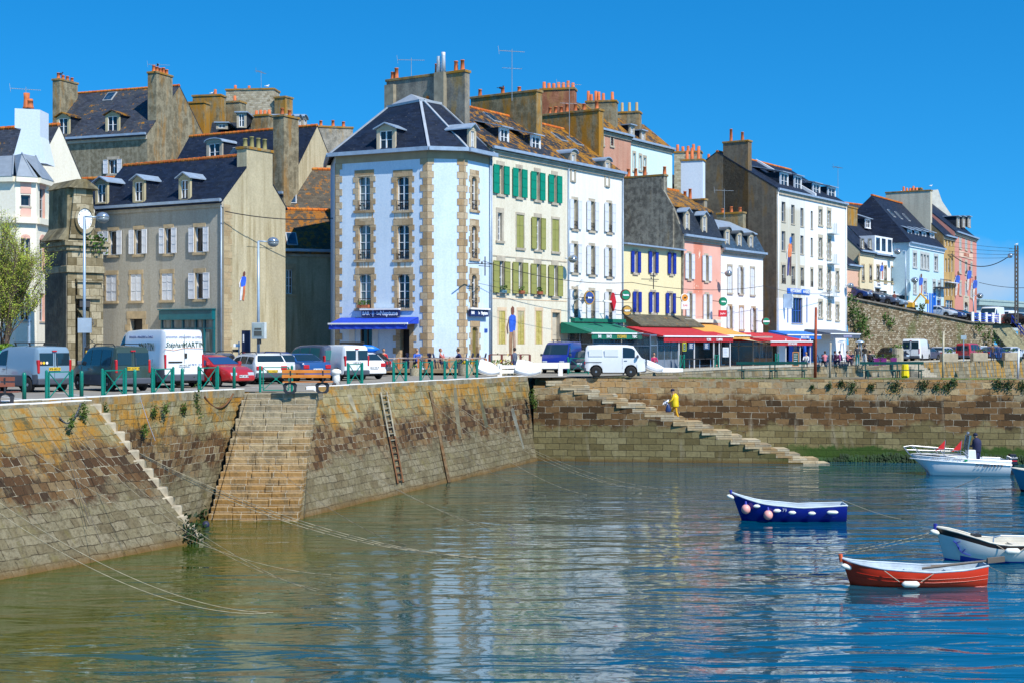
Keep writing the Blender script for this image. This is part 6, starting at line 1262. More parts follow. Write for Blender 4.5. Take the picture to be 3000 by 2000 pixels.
# blue container
a=at(2672,0,163); b=at(2743,0,170); f=Fr((a.x,a.y),(b.x,b.y),9.6); t=thing('container','bright blue corrugated skip container standing on the upper street','container',f.M.copy()); m=MB(); n=9
for i in range(n): x=f.W*i/n; m.box(x,x+f.W/n*.55,-.12,-.001,.1,2.6)
m.box(0,f.W,0,2.2,0,2.7); m.build('body',flat('container_blue',(.01,.12,.50),.5),t,f)
a=at(2662,0,160.5); t=thing('digger','small yellow digger beside the blue container','digger',PM((a.x,a.y,10.0),-.5)); m=MB(); m.box(-1.2,.6,-.6,.6,.35,.9); m.build('body',flat('digger_yellow',(.65,.35,.02)),t,bev=.05)
m=MB(); m.box(-1.3,.7,-.7,-.35,0,.34).box(-1.3,.7,.35,.7,0,.34); m.build('tracks',TYRE(),t,bev=.08); m=MB(); m.path([(.5,0,.8),(1.3,0,1.9),(2.0,0,1.2)],.09); m.box(1.85,2.2,-.25,.25,.75,1.2); m.build('arm',flat('digger_yellow',(.65,.35,.02)),t)
m=MB(); m.box(-1.0,-.1,-.5,.5,.9,1.7); m.build('cab',CARG(),t,bev=.05)
# kayak on the roof
p=at(1042,0,84); t=thing('kayak','bright blue kayak lying on the roof of dark car behind the white vans','kayak',PM((p.x,p.y,QZ+1.55),.0)); m=MB()
m.lathe((0,0,0),[(.02,-1.4),(.22,-1.0),(.32,0),(.22,1.0),(.02,1.4)],12,ax='x'); m.build('hull',flat('kayak_blue',(.0,.15,.7),.4),t,smooth=True); m=MB(); m.box(-.9,.5,-.25,.25,.25,.42); m.build('cover',TYRE(),t,bev=.05)
# ================================================================ bars, terraces, street furniture
GRN=lambda: flat('bottle_green_paint',(.0,.17,.12),.4); BLK=lambda: flat('black_letter',(.02,.02,.02)); DK=lambda: gloss('dark_interior_glass',(.012,.011,.010),.12)
def darkfront(h,xa,xb,z0,z1,nm='shop_window'):
    m=MB(); m.box(xa,xb,-.04,-.005,z0,z1); m.build(nm,DK(),h.root,h.fr)
darkfront(wh,.4,wh.W-.3,.1,2.9); darkfront(yh,.2,yh.W-.2,.1,2.9); darkfront(ph,.2,ph.W-.2,.1,2.9); darkfront(wm_,.2,wm_.W-.2,.1,2.6)
def veranda(name,label,f,xa,xb,out,h1,h0,fm,glass,sidefrom=0,nb=4,base=.0,front=True,bm=None):
    t=thing(name,label,'veranda',f.M.copy()); m=MB(); w=.07
    for i in range(nb+1):
        x=xa+(xb-xa)*i/nb; m.box(x-w/2,x+w/2,-out-w/2,-out+w/2,0,h0)
    m.box(xa,xb,-out-.03,-out+.03,h0-.1,h0); m.box(xa,xb,-out-.025,-out+.025,h0*.68,h0*.68+.07) if front else None
    for x in (xa,xb): m.box(x-w/2,x+w/2,-out*.5-w/2,-out*.5+w/2,0,(h0+h1)/2-.05); m.bar((x,-.02,h1),(x,-out,h0),w); m.bar((x,-.02,h0*.68),(x,-out,h0*.68),w)
    m.build('frame',fm,t,f)
    g=MB()
    for x in (xa,): g.face([(x,-.05,0),(x,-out,0),(x,-out,h0),(x,-.05,h1)])
    if front: g.face([(xa,-out,base),(xb,-out,base),(xb,-out,h0*.98),(xa,-out,h0*.98)])
    g.build('pane',glass,t,f,fixn=False)
    if base: m=MB(); m.box(xa,xb,-out-.02,-out+.02,0.05,base); m.build('base_panel',bm or fm,t,f)
    return t
def clearg():
    t=NT('clear_veranda_glass',.03,0,.5); t.b.inputs['Base Color'].default_value=(.10,.13,.15,1); t.b.inputs['Alpha'].default_value=.42; return t.m
CG_=mat('clearg',clearg); BG_=flat('blue_grey_frame',(.13,.19,.27),.4)
f=wh.fr; o=2.1; xa,xb=.05,f.x(1884,-o); zf=f.zz(1800,985,-o); zb=f.zz(1740,948)
veranda('glass_veranda','glass front room with blue grey frame under the green awning',f,xa,xb,o,zb,zf+.35,BG_,CG_,nb=5)
GAW=flat('green_awning_cloth',(.0,.14,.085),.8,var=.1); OL=flat('gold_letter',(.75,.5,.05))
awning('green_awning','green bar awning with white and gold words on its valance, below the narrow white house',f,f.x(1730,-o-.4),f.x(1878,-o-.4),zb+.05,f.zz(1800,976,-o-.4),o+.4,GAW,val=.42,yb=-.1,txt=[('BAR',.14,.3,WL,.8),('SNACK',.32,.3,WL,.75),("L'OCEANIDE",.57,.3,OL,.8),('TABAC',.83,.3,WL,.75)])
m=MB(); m.box(.5,f.W-.1,-.35,-.02,zb+.1,zb+.35); m.build('awning_box',GAW,wh.root,f)
# lean-to slate roof + red awning over yellow / pink fronts
f=yh.fr; t=thing('lean_to_roof','mossy grey slate lean-to roof above the big red awning','roof',f.M.copy()); m=MB(); za=f.zz(1920,926); zb2=f.zz(1930,957,-1.2)
m.extr([(-.05,za),(-1.5,zb2),(-1.5,zb2+.08),(-.05,za+.08)],'x',.1,f.W+1.2); m.build('slates',slate('mossy_grey_slate',(.10,.09,.06),lich=.1,pale=.6),t,f)
RA=flat('dark_red_awning_cloth',(.42,.012,.02),.8,var=.12); CRA=flat('cream_awning_underside',(.6,.55,.33),.8); o=4.3
def wide(px,o): return f.x(px,-o)
t1=awning('red_awning','big dark red restaurant awning with white lettering, below the yellow and pink houses',f,wide(1945,o),wide(2148,o),zb2-.03,f.zz(2060,990,-o)+.12,o-1.2,RA,val=.42,yb=-1.2,txt=[('PIZZERIE',.62,.27,WL,.7),('LE LAMPARO',.78,.27,WL,.7)])
veranda('glass_veranda','dark glazed terrace room under the left half of the red awning',f,wide(1905,o-.6),wide(1985,o-.6),o-.6,zb2-.3,f.zz(1940,980,-o)+.0,BG_,CG_,nb=4,base=.7,bm=flat('grey_panel',(.16,.20,.26)))
m=MB(); 
for px in (1990,2035,2092,2108,2140): x=wide(px,o-.1); m.box(x-.035,x+.035,-o+.1,-o+.17,0,f.zz(2060,990,-o)+.1)
m.build('terrace_posts',WHITE(),t1,f,fixn=False)
f=ph.fr; OA=flat('orange_ochre_awning',(.62,.30,.06),.8,var=.1); m=MB(); m.box(-.3,f.W-.6,-.5,-.02,f.zz(2060,946),f.zz(2060,936)); m.build('stone_ledge',flat('pale_ledge',(.6,.58,.5)),ph.root,f)
o=3.6; awning('orange_awning','ochre orange awning between the two red awnings',f,f.x(2098,-o),f.x(2196,-o),f.zz(2060,948),f.zz(2145,986,-o)+.1,o,OA,val=.3)
f=wm_.fr; o=4.2; t2=awning('red_awning','second dark red awning with cream left flap, in front of the blue restaurant',f,f.x(2256,-o),f.x(2378,-o),f.zz(2200,974),f.zz(2315,1003,-o)+.1,o,RA,val=.36,txt=[('LE PETIT BAR DU PORT',.5,.24,WL,.8)])
m=MB(); xx=f.x(2256,-o); m.face([(xx,-.1,f.zz(2200,974)-.05),(xx-1.6,-.1,f.zz(2200,974)-.3),(xx-1.9,-o*.9,f.zz(2315,1003,-o)+.1),(xx,-o,f.zz(2315,1003,-o)-.2)]); m.build('side_flap',CRA,t2,f,fixn=False)
veranda('glass_veranda','wood based glazed terrace between the orange and second red awnings',f,f.x(2206,-2.6),f.x(2262,-2.6),2.6,2.6,2.4,flat('grey_wood_frame',(.38,.35,.3)),CG_,nb=3,base=.6,bm=flat('orange_wood',(.30,.13,.04)))
m=MB()
for px in (2303,2345,2375): x=f.x(px,-o+.1); m.box(x-.035,x+.035,-o+.1,-o+.17,0,2.25)
m.build('terrace_posts',WHITE(),t2,f,fixn=False)
f=rh.fr; awning('blue_awning','bright blue awning with white lettering on the restaurant building',f,f.x(2305,-1.8),f.x(2404,-1.8),f.zz(2350,970),f.zz(2350,981,-1.8),1.8,flat('bright_blue_awning',(.01,.14,.55),.7),val=.4,txt=[('BAR DE LA RADE',.5,.32,WL,.8)])
awning('grey_awning','slate grey awning with pale lettering at the end of the restaurant building',f,f.x(2432,-2.6),f.x(2519,-2.6),f.zz(2440,966),f.zz(2475,978,-2.6),2.6,flat('slate_grey_awning',(.07,.09,.13),.7),val=.42,txt=[('AUX QUAIS DES DUNES',.55,.26,flat('mauve_letter',(.4,.4,.65)),.8)])
m=MB()
for px in (2310,2352,2368): x=f.x(px); m.box(x,x+.9,-.06,-.012,.2,1.6)
m.build('door_panel',flat('bright_blue_door',(.01,.10,.55)),rh.root,f)
# round trade signs on brackets
def roundsign(label,px,py,Y,r,ring,face,txt,tc,az,tcx=1.0,oval=1.0,half=None):
    p=at(px,py,Y); t=thing('bar_sign',label,'sign',PM(p,az)); m=MB(); m.lathe((0,0,0),[(r,-.08),(r,.08)],24,ax='y',sq=oval); m.build('ring',ring,t); m=MB(); m.lathe((0,0,0),[(r*.84,-.095),(r*.84,.095)],24,ax='y',sq=oval); fc=m.build('face',face,t)
    if half: m=MB(); m.box(-r*.8,r*.8,-.105,-.09,-r*.17,r*.17); m.build('band',half,fc)
    text(txt,r*.42,tc,t,None,0,-.11,0,sx=tcx,bold=.01); m=MB(); m.bar((-r,0,0),(-r-.55,.1,.05),.05); m.build('bracket',IRON(),t); return t
RD=flat('sign_red',(.5,.01,.02),.5); SG=flat('sign_green',(.0,.20,.10),.5); SBK=flat('sign_black',(.02,.018,.015),.5); SW=flat('sign_white',(.78,.78,.75),.5); SOC=flat('sign_ochre',(.5,.28,.05),.5)
roundsign('round ochre beer sign with dark band, on the narrow white house',1726,873,100.5,.30*1.3,SOC,flat('sign_blue',(.02,.06,.25)),'Britt',WL,.4,.9,1.25,half=SBK)
roundsign('round green and white beer sign with red ring, left of the yellow house',1832,865,103.5,.40,flat('dark_red_ring',(.12,.01,.01)),SG,'Heineken',WL,.4,.75,half=SBK)
roundsign('round black and gold sign below the round green one',1836,911,103.5,.38,SBK,SOC,'MURPHY',WL,.4,.7,half=SBK)
roundsign('round white and orange sign on the pink house',2005,873,112.6,.33,SW,flat('sign_orange',(.65,.25,.02)),'Grill',SBK,.4,.8)
roundsign('round green beer sign between the pink and small white houses',2118,884,118.5,.36,SG,SG,'Carlsberg',WL,.4,.7); roundsign('round green sign with white band on the dark brown gable',2244,942,126,.38,flat('dark_red_ring',(.12,.01,.01)),SG,'Heineken',WL,.2,.75,half=SW)
for (lb_,px,py,Y,w,h,mt,tx,tm,s_) in (('red square brewery sign below the round green one',2117,919,118.5,.75,.55,RD,'Jupiler',WL,.22),('white hanging panel below the orange round sign',2007,896,112.6,.72,.6,SW,'BAR',RD,.26)):
    t=thing('panel_sign',lb_,'sign',PM(at(px,py,Y),.4)); m=MB(); m.box(-w/2,w/2,-.06,.06,-h/2,h/2); m.build('panel',mt,t,bev=.02); text(tx,s_,tm,t,None,0,-.065,.0,sx=.9)
t=thing('tobacco_sign','red diamond tobacco sign sticking out of the narrow white house','sign',PM(at(1796,885,101.5),.9)); m=MB(); m.extr([(0,-.65),(.28,0),(0,.65),(-.28,0)],'y',-.1,.1); m.build('diamond',RD,t); m=MB(); m.bar((-.2,0,.0),(-1.2,0,.05),.12); m.build('bracket',SW,t)
# figures painted on boards, fixed to facades
cutout(ch.fr,ch.fr.x(1501),ch.fr.zz(1501,1040),1.75,'tall painted cut-out of a standing figure in blue, beside the yellow ground floor shutters',[(.30,.17,.09),(.02,.10,.55),(.15,.05,.03),(.38,.25,.18),(.2,.1,.08)],.0)
cutout(rh.fr,rh.fr.x(2311),rh.fr.zz(2311,809),2.0,'painted cut-out of a climbing figure between windows of the restaurant building',[(.05,.05,.2),(.65,.2,.08),(.02,.15,.6),(.1,.05,.05),(.7,.7,.75)],.1)
def roadflag(label,px,py0,py1,Y):
    p=at(px,py1,Y); h=(py1-py0)*Y/F; q=Fr((p.x,p.y),(p.x+1,p.y+.6),p.z); cutout(q,0,0,h/1.9,label,[(.5,.45,.42),(.03,.09,.42),(.12,.05,.03),(.42,.12,.06),(.55,.55,.6)],.06)
for (px,a,b,Y,lb_) in ((2582,767,820,158.3,'blue and red painted cut-out on the white house of the upper street'),(2696,800,868,164.2,'slim painted cut-out on the light sea blue house'),(2804,792,867,177.5,'left painted cut-out on the brick pink house'),(2838,778,852,184.0,'middle painted cut-out on the brick pink house'),(2855,806,880,187.5,'right painted cut-out at the corner of the brick pink house')): roadflag(lb_,px,a,b,Y)
# ---- lamps
GALV=lambda: flat('pale_blue_steel_post',(.36,.46,.56),.4,.3); GLB=lambda: gloss('lamp_globe',(.42,.46,.50),.1,.7)
def lamp(label,px,Y,pyT,arm,z=QZ,wall=False,r=.30,pz=None):
    p=at(px,pyT,Y); zt=p.z; t=thing('street_lamp' if not wall else 'wall_lamp',label,'street lamp',PM((p.x,p.y,z))); m=MB(); H=zt-z
    if not wall: m.tube((0,0,0),(0,0,1.2),.10).tube((0,0,1.2),(0,0,H),.08,.055)
    m.tube((0,0,H),(arm-.0,0,H-.03),.035); m.build('post' if not wall else 'bracket',GALV(),t,smooth=True)
    m=MB(); m.lathe((arm+(.3 if arm>0 else -.3),0,H-.05),[(.02,r*.85),(r*.6,r*.7),(r*.95,r*.3),(r,0)],18); m.build('lamp_shade',GLB(),t,smooth=True); m=MB(); m.lathe((arm+(.3 if arm>0 else -.3),0,H-.05),[(r*.97,-.01),(r*.85,-r*.45),(r*.45,-r*.78),(.02,-r*.85)],18); m.build('lamp_glass',gloss('lamp_bowl',(.20,.23,.24),.08,.2),t,smooth=True); return t
lamp('tall blue grey street lamp with a round globe, in front of the clock gate',247,66,635,.55); lamp('street lamp with display case on its post, in front of the beige gable',757,73,707,.45)
lamp('globe lamp on the narrow white house wall',1655,99.4,757,.25,z=10.5,wall=True,r=.33); lamp('globe lamp between the pink and the small white house',2113,120,800,.3,z=10,wall=True,r=.32); lamp('globe lamp at the right end of the restaurant building',2474,145,836,.3,z=9.5,wall=True,r=.33)
lamp('street lamp on the upper street left of the blue container, globe to the left',2653,160,736,-.6,z=9.9,r=.42); lamp('second globe lamp in front of the light sea blue house',2656,160.5,820,.6,z=9.9,r=.4); lamp('street lamp at right corner of the brick pink house',2852,176,866,.5,z=8.7,r=.4)
p=at(2978,720,170); t=thing('utility_pole','tall dark lattice utility pole with a globe lamp, at the right edge','pole',PM((p.x,p.y,8.7))); m=MB(); H=p.z-8.7; m.box(-.22,-.08,-.1,.1,0,H).box(.08,.22,-.1,.1,0,H); [m.box(-.08,.08,-.08,.08,.5*i,.5*i+.22) for i in range(int(H/.5))]; m.build('post',flat('dark_wood_pole',(.07,.06,.05)),t)
m=MB(); m.ball((-.75,0,H-1.2),.3); m.bar((-.6,0,H-1.2),(0,0,H-.9),.06); m.build('lamp_globe',GLB(),t,smooth=True)
m=MB(); [m.bar((-.9,0,H-.4-.3*i),(.3,0,H-.4-.3*i),.05) for i in range(3)]; m.build('cross_arm',IRON(),t)
f=Fr((at(737,0,72.6).x,72.6),(at(775,0,72.2).x,72.2)); t=thing('display_case','glass fronted display case mounted on the street lamp post','display case',f.M.copy()); m=MB(); z0,z1=f.zz(756,993),f.zz(756,945); m.box(0,f.W,0,.18,z0,z1); m.build('case',flat('pale_metal_case',(.5,.54,.52),.4),t,f,bev=.02); m=MB(); m.box(.1,f.W-.1,-.012,-.002,z0+.1,z1-.1); m.build('poster',flat('pale_poster',(.45,.52,.48)),t,f); m=MB(); m.box(.17,f.W-.17,-.02,-.013,z0+.15,z0+.4).box(.2,f.W-.2,-.02,-.013,z0+.45,z0+.55); m.build('picture',flat('poster_dark',(.12,.12,.10)),t,f); m=MB(); m.tube((f.W/2,.1,z0-.25),(f.W/2,.1,z0),.1); m.build('bracket',BLK(),t,f)
# info column, direction signs
f=Fr((at(708,0,74).x,74),(at(730,0,73.8).x,73.8)); t=thing('information_column','tall navy information column with red lines, left of the display case','sign',f.M.copy()); m=MB(); z1=f.zz(720,968); m.box(0,f.W,0,.12,.1,z1); m.build('column',flat('navy_column',(.012,.02,.06)),t,f); m=MB(); [m.box(.08,.08+.2+.05*(i%2),-.012,-.001,z1-1.15-.09*i,z1-1.12-.09*i) for i in range(5)]; m.build('red_lines',flat('column_red',(.5,.03,.05)),t,f); m=MB(); m.box(.08,.15,-.012,-.001,z1-.6,z1-.2); m.build('white_mark',WL,t,f)
p=at(700,0,74.5); t=thing('direction_sign','small white and dark direction signs on a thin post, left of the navy column','sign',PM((p.x,p.y,QZ))); m=MB(); m.tube((0,0,0),(0,0,2.0),.035); m.build('post',GALV(),t); m=MB(); m.box(-.28,.05,-.02,.02,1.72,1.88); m.build('white_arrow',WL,t); m=MB(); m.box(-.34,.0,-.02,.02,1.45,1.6); m.build('dark_arrow',SBK,t)
p=at(255,0,64.5); t=thing('parking_meter','small dark post with yellow stickers, at the foot of the tall street lamp','post',PM((p.x,p.y,QZ))); m=MB(); m.box(-.1,.1,-.08,.08,0,1.75); m.build('post',SBK,t,bev=.02); m=MB(); m.box(-.03,.08,-.09,-.081,1.35,1.6).box(-.0,.08,-.09,-.081,1.0,1.2); m.build('sticker',flat('sticker_yellow',(.7,.45,.02)),t); 
p=at(250,0,65.6); t=thing('direction_sign','flat pale grey sign box on the tall street lamp','sign',PM((p.x,p.y,QZ))); m=MB(); m.box(-.32,.28,-.1,.05,f.zz(700,975)*.98+.0,f.zz(700,975)+.62); m.build('panel',flat('pale_sign_back',(.34,.42,.5),.5),t)
p=at(85,0,72); t=thing('sign_post','thin blue grey post in front of the tree','post',PM((p.x,p.y,QZ))); m=MB(); m.tube((0,0,0),(0,0,4.55),.07); m.build('post',GALV(),t)
# ---- barriers and bollards along the quay edge
F1=Fr((-15.9,45.3),(-10.67,57.1)); F2=Fr((-8.4,60.4),(.86,80.1))
def mk_barrier():
    t=thing('safety_barrier','','barrier',Matrix()); g=GRN(); L=1.25; m=MB()
    for x in (0,L): m.tube((x,0,0),(x,0,1.02),.05,n=10).tube((x,0,1.02),(x,0,1.06),.05,.02,n=10)
    m.build('posts',g,t,smooth=False,fixn=False) if 0 else None
    for x in (0,L):
        m=MB(); m.tube((x,0,0),(x,0,1.02),.05,n=10).tube((x,0,1.02),(x,0,1.06),.05,.02,n=10); m.build('post',g,t)
    m=MB(); a,b=.12,L-.12; m.bar((a,0,.08),(b,0,.08),.04).bar((a,0,.98),(b,0,.98),.04).bar((a,0,.08),(a,0,.98),.04).bar((b,0,.08),(b,0,.98),.04).bar((a,0,.1),(b,0,.96),.028).bar((a,0,.96),(b,0,.1),.028)
    for x in (0,L): s_=.06 if x==0 else -.06; m.bar((x+s_*.5,0,.2),(x+s_*2,0,.2),.03).bar((x+s_*.5,0,.85),(x+s_*2,0,.85),.03)
    m.lathe((L/2,0,.53),[(.06,-.02),(.06,.02)],12,ax='y'); m.build('cross_frame',g,t); return t
br0=mk_barrier(); first=True
def put_barrier(M,label):
    global first
    if first: br0.matrix_local=M; WM[br0]=M; br0['label']=label; br0['group']='green barriers along the quay'; first=False; return br0
    return dup(br0,M,label,'green barriers along the quay')
for (px,fr_,lb_) in ((136,F1,'green barrier behind the silver blue van, first from the left'),(300,F1,'green barrier in front of the dark green people carrier'),(446,F1,'green barrier just left of the white tradesman van rear doors'),(582,F1,'green barrier between the white tradesman van and the dark red saloon'),(1019,F2,'green barrier just right of the white mooring bollard'),(1152,F2,'leaning green barrier left of the short round planter'),(1231,F2,'green barrier in front of the woman in blue on the bar terrace'),(1302,F2,'green barrier left of the tall round planter'),(1367,F2,'green barrier right of the tall round planter')):
    y=.75; x=fr_.x(px,y); p=fr_.w(x,y,0); put_barrier(PM(p,math.atan2(fr_.d.y,fr_.d.x)),lb_)
p=gd(762,1148); put_barrier(PM(p,.25),'green barrier left of the orange bench'); p=gd(1664,1095); put_barrier(PM(p,.0,1.0),'green barrier between the royal blue van and the small white van')
for (px,Y,lb_) in ((1992,104,'green barrier at the left of the red awning terrace'),(2094,106,'green barrier at right of the red awning terrace'),(2272,115,'green barrier in front of the second red awning')): p=at(px,0,Y); put_barrier(PM((p.x,p.y,QZ),1.2),lb_)
for i,(px,lb_) in enumerate(((71,'round green bollard left of the silver blue van wheel'),(239,'round green bollard between the two left vans'),(395,'round green bollard behind dark green people carrier'),(534,'round green bollard at the middle of the white tradesman van'))):
    y=.75; x=F1.x(px,y); t=thing('bollard',lb_,'bollard',PM(F1.w(x,y,0)),'round green bollards'); m=MB(); m.lathe((0,0,0),[(.07,0),(.065,.9),(.06,.97),(.02,1.0)],12); m.build('post',GRN(),t,smooth=True)
t=thing('bollard','round green bollard in front of the dark red saloon','bollard',PM(gd(686,1146)),'round green bollards'); m=MB(); m.lathe((0,0,0),[(.07,0),(.065,.9),(.06,.97),(.02,1.0)],12); m.build('post',GRN(),t,smooth=True)
y=.9; p=F2.w(F2.x(985,y),y,0); t=thing('mooring_bollard','squat white iron mooring bollard with rounded cap and rust at its foot','bollard',PM(p)); 
def rustw():
    t=NT('white_iron_with_rust',.6,0,.3); n=t.noise(t.pos(),9,4,.7); x,y,z=t.sep(t.obj()); return t.out(t.mix(t.m2('MULTIPLY',t.rng(n,.5,.55),t.rng(z,.35,.12)),(.75,.73,.68),(.16,.04,.02)))
m=MB(); m.lathe((0,0,0),[(.19,0),(.16,.5),(.155,.55),(.23,.6),(.235,.66),(.2,.74),(.1,.79),(.01,.8)],24); m.build('post',mat('rustw',rustw),t,smooth=True)
p=(-14.0,46.0,QZ); t=thing('mooring_bollard','white painted stone mooring post on the left wall, ropes tied around it','bollard',PM(at(148,1192,46.3)+Vector((0,0,-.12)))); m=MB(); m.box(-.12,.12,-.12,.12,-.2,.16,top=.02); m.build('post',PALE,t,bev=.02)
# ---- benches
ORW=flat('orange_varnished_slats',(.62,.20,.02),.35,var=.2)
def city_bench(label,M,wood,L=1.9):
    t=thing('park_bench',label,'bench',M); 
    for z in (.60,.78): m=MB(); m.box(0,L*.96,-.06,-.02,z,z+.13); m.build('back_slat',wood,t,bev=.008)
    m=MB(); 
    for y in (.04,.18,.32): m.box(0.02,L+.02,y,y+.11,.42,.455)
    m.build('seat',wood,t,bev=.006)
    for x in (.3,L-.4):
        m=MB(); n=14; cx,cz,r=.18,.2,.155
        for i in range(n):
            a0,a1=2*PI*i/n,2*PI*(i+1)/n; 
            def E(a): c,s=math.cos(a),math.sin(a); k=min(.25/max(abs(c),1e-6),.21/max(abs(s),1e-6)); return (cx+c*k*(1.12 if s>0.3 else 1),cz+s*k)
            p=[(x+math.cos(a0)*r,cz+math.sin(a0)*r),(x-cx+E(a0)[0],E(a0)[1]),(x-cx+E(a1)[0],E(a1)[1]),(x+math.cos(a1)*r,cz+math.sin(a1)*r)]
            m.extr(p,'y',.12,.2)
        m.bar((x+.03,.0,.4),(x+.03,-.06,.88),.05); m.build('cast_leg',flat('black_cast_iron',(.02,.02,.025),.5),t)
    return t
city_bench('orange slatted bench on black cast legs, at the head of the wide steps',PM(gd(826,1151),.10),ORW,1.95)
city_bench('dark brown bench cut off by the left edge',PM(gd(-120,1189),.12),flat('brown_slats',(.20,.06,.03),.4),1.75)
def pier_bench(label,px0,px1,dy,gr='green benches on the pier'):
    a=at(px0,0,79.6+dy); b=at(px1,0,79.6+dy-.25); fr_=Fr((a.x,a.y),(b.x,b.y),QZ-.06); t=thing('pier_bench',label,'bench',fr_.M.copy(),gr); g=flat('dark_green_bench',(.0,.055,.04),.45); W_=fr_.W
    m=MB(); m.box(0,W_,0,.05,.78,.93); m.build('backrest',g,t); m=MB(); m.box(.05,W_,-.35,.0,.44,.48); m.build('seat',g,t)
    for x in (.28,W_-.3): m=MB(); m.box(x,x+.06,.0,.05,0,.8); m.box(x+.1,x+.16,-.32,-.26,0,.44).box(x,x+.16,-.3,.0,.38,.44); m.build('leg',g,t)
for i,(a,b,dy) in enumerate(((2157,2270,.8),(2254,2364,1.6),(2519,2630,.8),(2612,2706,1.6))): pier_bench(['leftmost dark green bench on the pier, above the steps','dark green bench left of the rust red mast','dark green bench left of the yellow bundle','rightmost dark green bench, beside the yellow bundle'][i],a,b,dy)
# masts and posts on the pier
for (px,a,Y,r,c,lb_) in ((2388,898,82.4,.09,(.30,.055,.02),'tall rust red iron mast standing behind the pier'),(2431,1000,82.2,.07,(.38,.34,.26),'weathered grey timber post right of the rust red mast'),(2762,968,82,.06,(.5,.45,.32),'pale wooden pole left of the red people carrier'),(2982,1018,80.5,.06,(.62,.64,.66),'white metal pole at the right end of the pier'),(2738,1005,82,.03,(.4,.42,.44),'thin grey sign post behind the pier')):
    if px==2738: continue
    p=at(px,0,Y); t=thing('pole',lb_,'pole',PM((p.x,p.y,QZ-.06))); m=MB(); m.tube((0,0,0),(.05,0,at(px,a,Y).z-QZ),r,r*.8,10); m.build('post',flat('pole_%d'%px,c,.8,var=.3),t,smooth=True)
p=at(2788,0,144); t=thing('road_sign','small grey rectangular sign on a post, left of the red people carrier rear','sign',PM((p.x+1.2,p.y,QZ))); m=MB(); m.tube((0,0,0),(0,0,2.5),.05); m.build('post',GALV(),t); m=MB(); m.box(-.28,.28,-.04,.02,2.2,2.6); m.build('panel',flat('grey_sign_back',(.3,.38,.42)),t)
p=at(2652,1103,81.8); t=thing('covered_bundle','tall bundle wrapped in a bright yellow cover, on the pier beside the green bench','bundle',PM((p.x,p.y,QZ-.06))); m=MB(); m.lathe((0,0,0),[(.2,0),(.24,.1),(.21,.5),(.19,.75),(.12,.84),(.01,.86)],9,sq=.8); m.build('cover',flat('yellow_tarpaulin',(.78,.62,.0),.6,var=.15),t)
# ---- terrace of the corner bar
dk=[at(1112,0,86.6),at(1300,0,85.3),at(1452,0,87.4),at(1455,0,91.0),at(1360,0,89.2),at(1250,0,88.9),at(1112,0,90.6)]
t=thing('bar_terrace','raised wooden terrace with low orange posts and rail, in front of the pale blue house','terrace',PM((0,0,0))); dz=QZ+.35
m=MB(); m.extr([(p.x,p.y) for p in dk],'z',dz-.2,dz); m.build('deck',flat('weathered_deck',(.33,.23,.13),.8,var=.2),t)
m=MB(); dd=[at(1120,0,87.6),at(1300,0,86.3),at(1448,0,88.3)]; m.bar((dd[0].x,dd[0].y,QZ+.12),(dd[1].x,dd[1].y,QZ+.12),.1,.24).bar((dd[1].x,dd[1].y,QZ+.12),(dd[2].x,dd[2].y,QZ+.12),.1,.24); m.build('base',BLK(),t)
rl_=[]; 
for i,px in enumerate((1110,1168,1226,1250,1316,1383,1424)):
    q=at(px,0,86.7 if px<1170 else 86.0 if px<1240 else 85.6 if px<1330 else 86.6); m=MB(); m.box(q.x-.06,q.x+.06,q.y-.06,q.y+.06,dz-.3 if i in(2,) else dz,dz+.62); m.build('orange_post',flat('orange_stained_post',(.48,.15,.04)),t); rl_.append((q.x,q.y,dz+.63))
m=MB(); m.path(rl_,.03); m.build('handrail',flat('pale_handrail',(.5,.38,.3)),t)
for (px,py,Y,w,h,lb_) in ((1214,1104,84,.27,.45,'short round concrete planter in front of the bar terrace'),(1363,1103,84.2,.43,.68,'tall round concrete planter with flowers, in front of the bar terrace')):
    p=at(px,0,Y); t=thing('planter',lb_,'planter',PM((p.x,p.y,QZ))); m=MB(); m.lathe((0,0,0),[(w*.95,0),(w,.1),(w,h),(w*.85,h),(w*.8,h-.08),(.01,h-.08)],24); m.build('pot',roughwall('exposed_concrete',(.30,.26,.17),(.42,.38,.28),(.3,.25,.15),.1,9),t)
    m=MB()
    for i in range(90 if h>.5 else 10): leaf(m,(random.gauss(0,w*.45),random.gauss(0,w*.45),h+random.random()*.22),.07,0 if i%5 else 1)
    m.build('plants',[leafm('potted_leaves',(.06,.13,.015)),flat('yellow_petals',(.7,.5,.02))],t,fixn=False)
NV=gloss('navy_plastic',(.008,.014,.06),.35)
def mk_chair():
    t=thing('terrace_chair','','chair',Matrix()); m=MB(); m.box(-.24,.24,-.24,.24,.42,.45); m.build('seat',NV,t,bev=.01)
    m=MB(); n=7
    for i in range(n): x=-.2+.4*i/(n-1); m.bar((x,.22,.45),(x*.9,.32,.86+.05*math.cos(x*6)),.035,.02)
    m.path([(-.22,.22,.45),(-.2,.33,.88),(-.1,.34,.93),(.1,.34,.93),(.2,.33,.88),(.22,.22,.45)],.022); m.build('backrest',NV,t,fixn=False)
    for s_ in (-1,1): m=MB(); m.path([(s_*.25,-.2,.43),(s_*.28,-.2,.65),(s_*.27,.22,.67)],.02); m.build('armrest',NV,t,fixn=False)
    for (x,y) in ((-1,-1),(1,-1),(-1,1),(1,1)): m=MB(); m.bar((x*.21,y*.2,.43),(x*.27,y*.27,0),.04); m.build('leg',NV,t)
    return t
ch0=mk_chair(); cused=False
def chair(p,az,label,group='navy plastic chairs of the corner bar'):
    global cused
    M=PM(p,az)
    if not cused: ch0.matrix_local=M; WM[ch0]=M; ch0['label']=label; ch0['group']=group; cused=True; return
    dup(ch0,M,label,group)
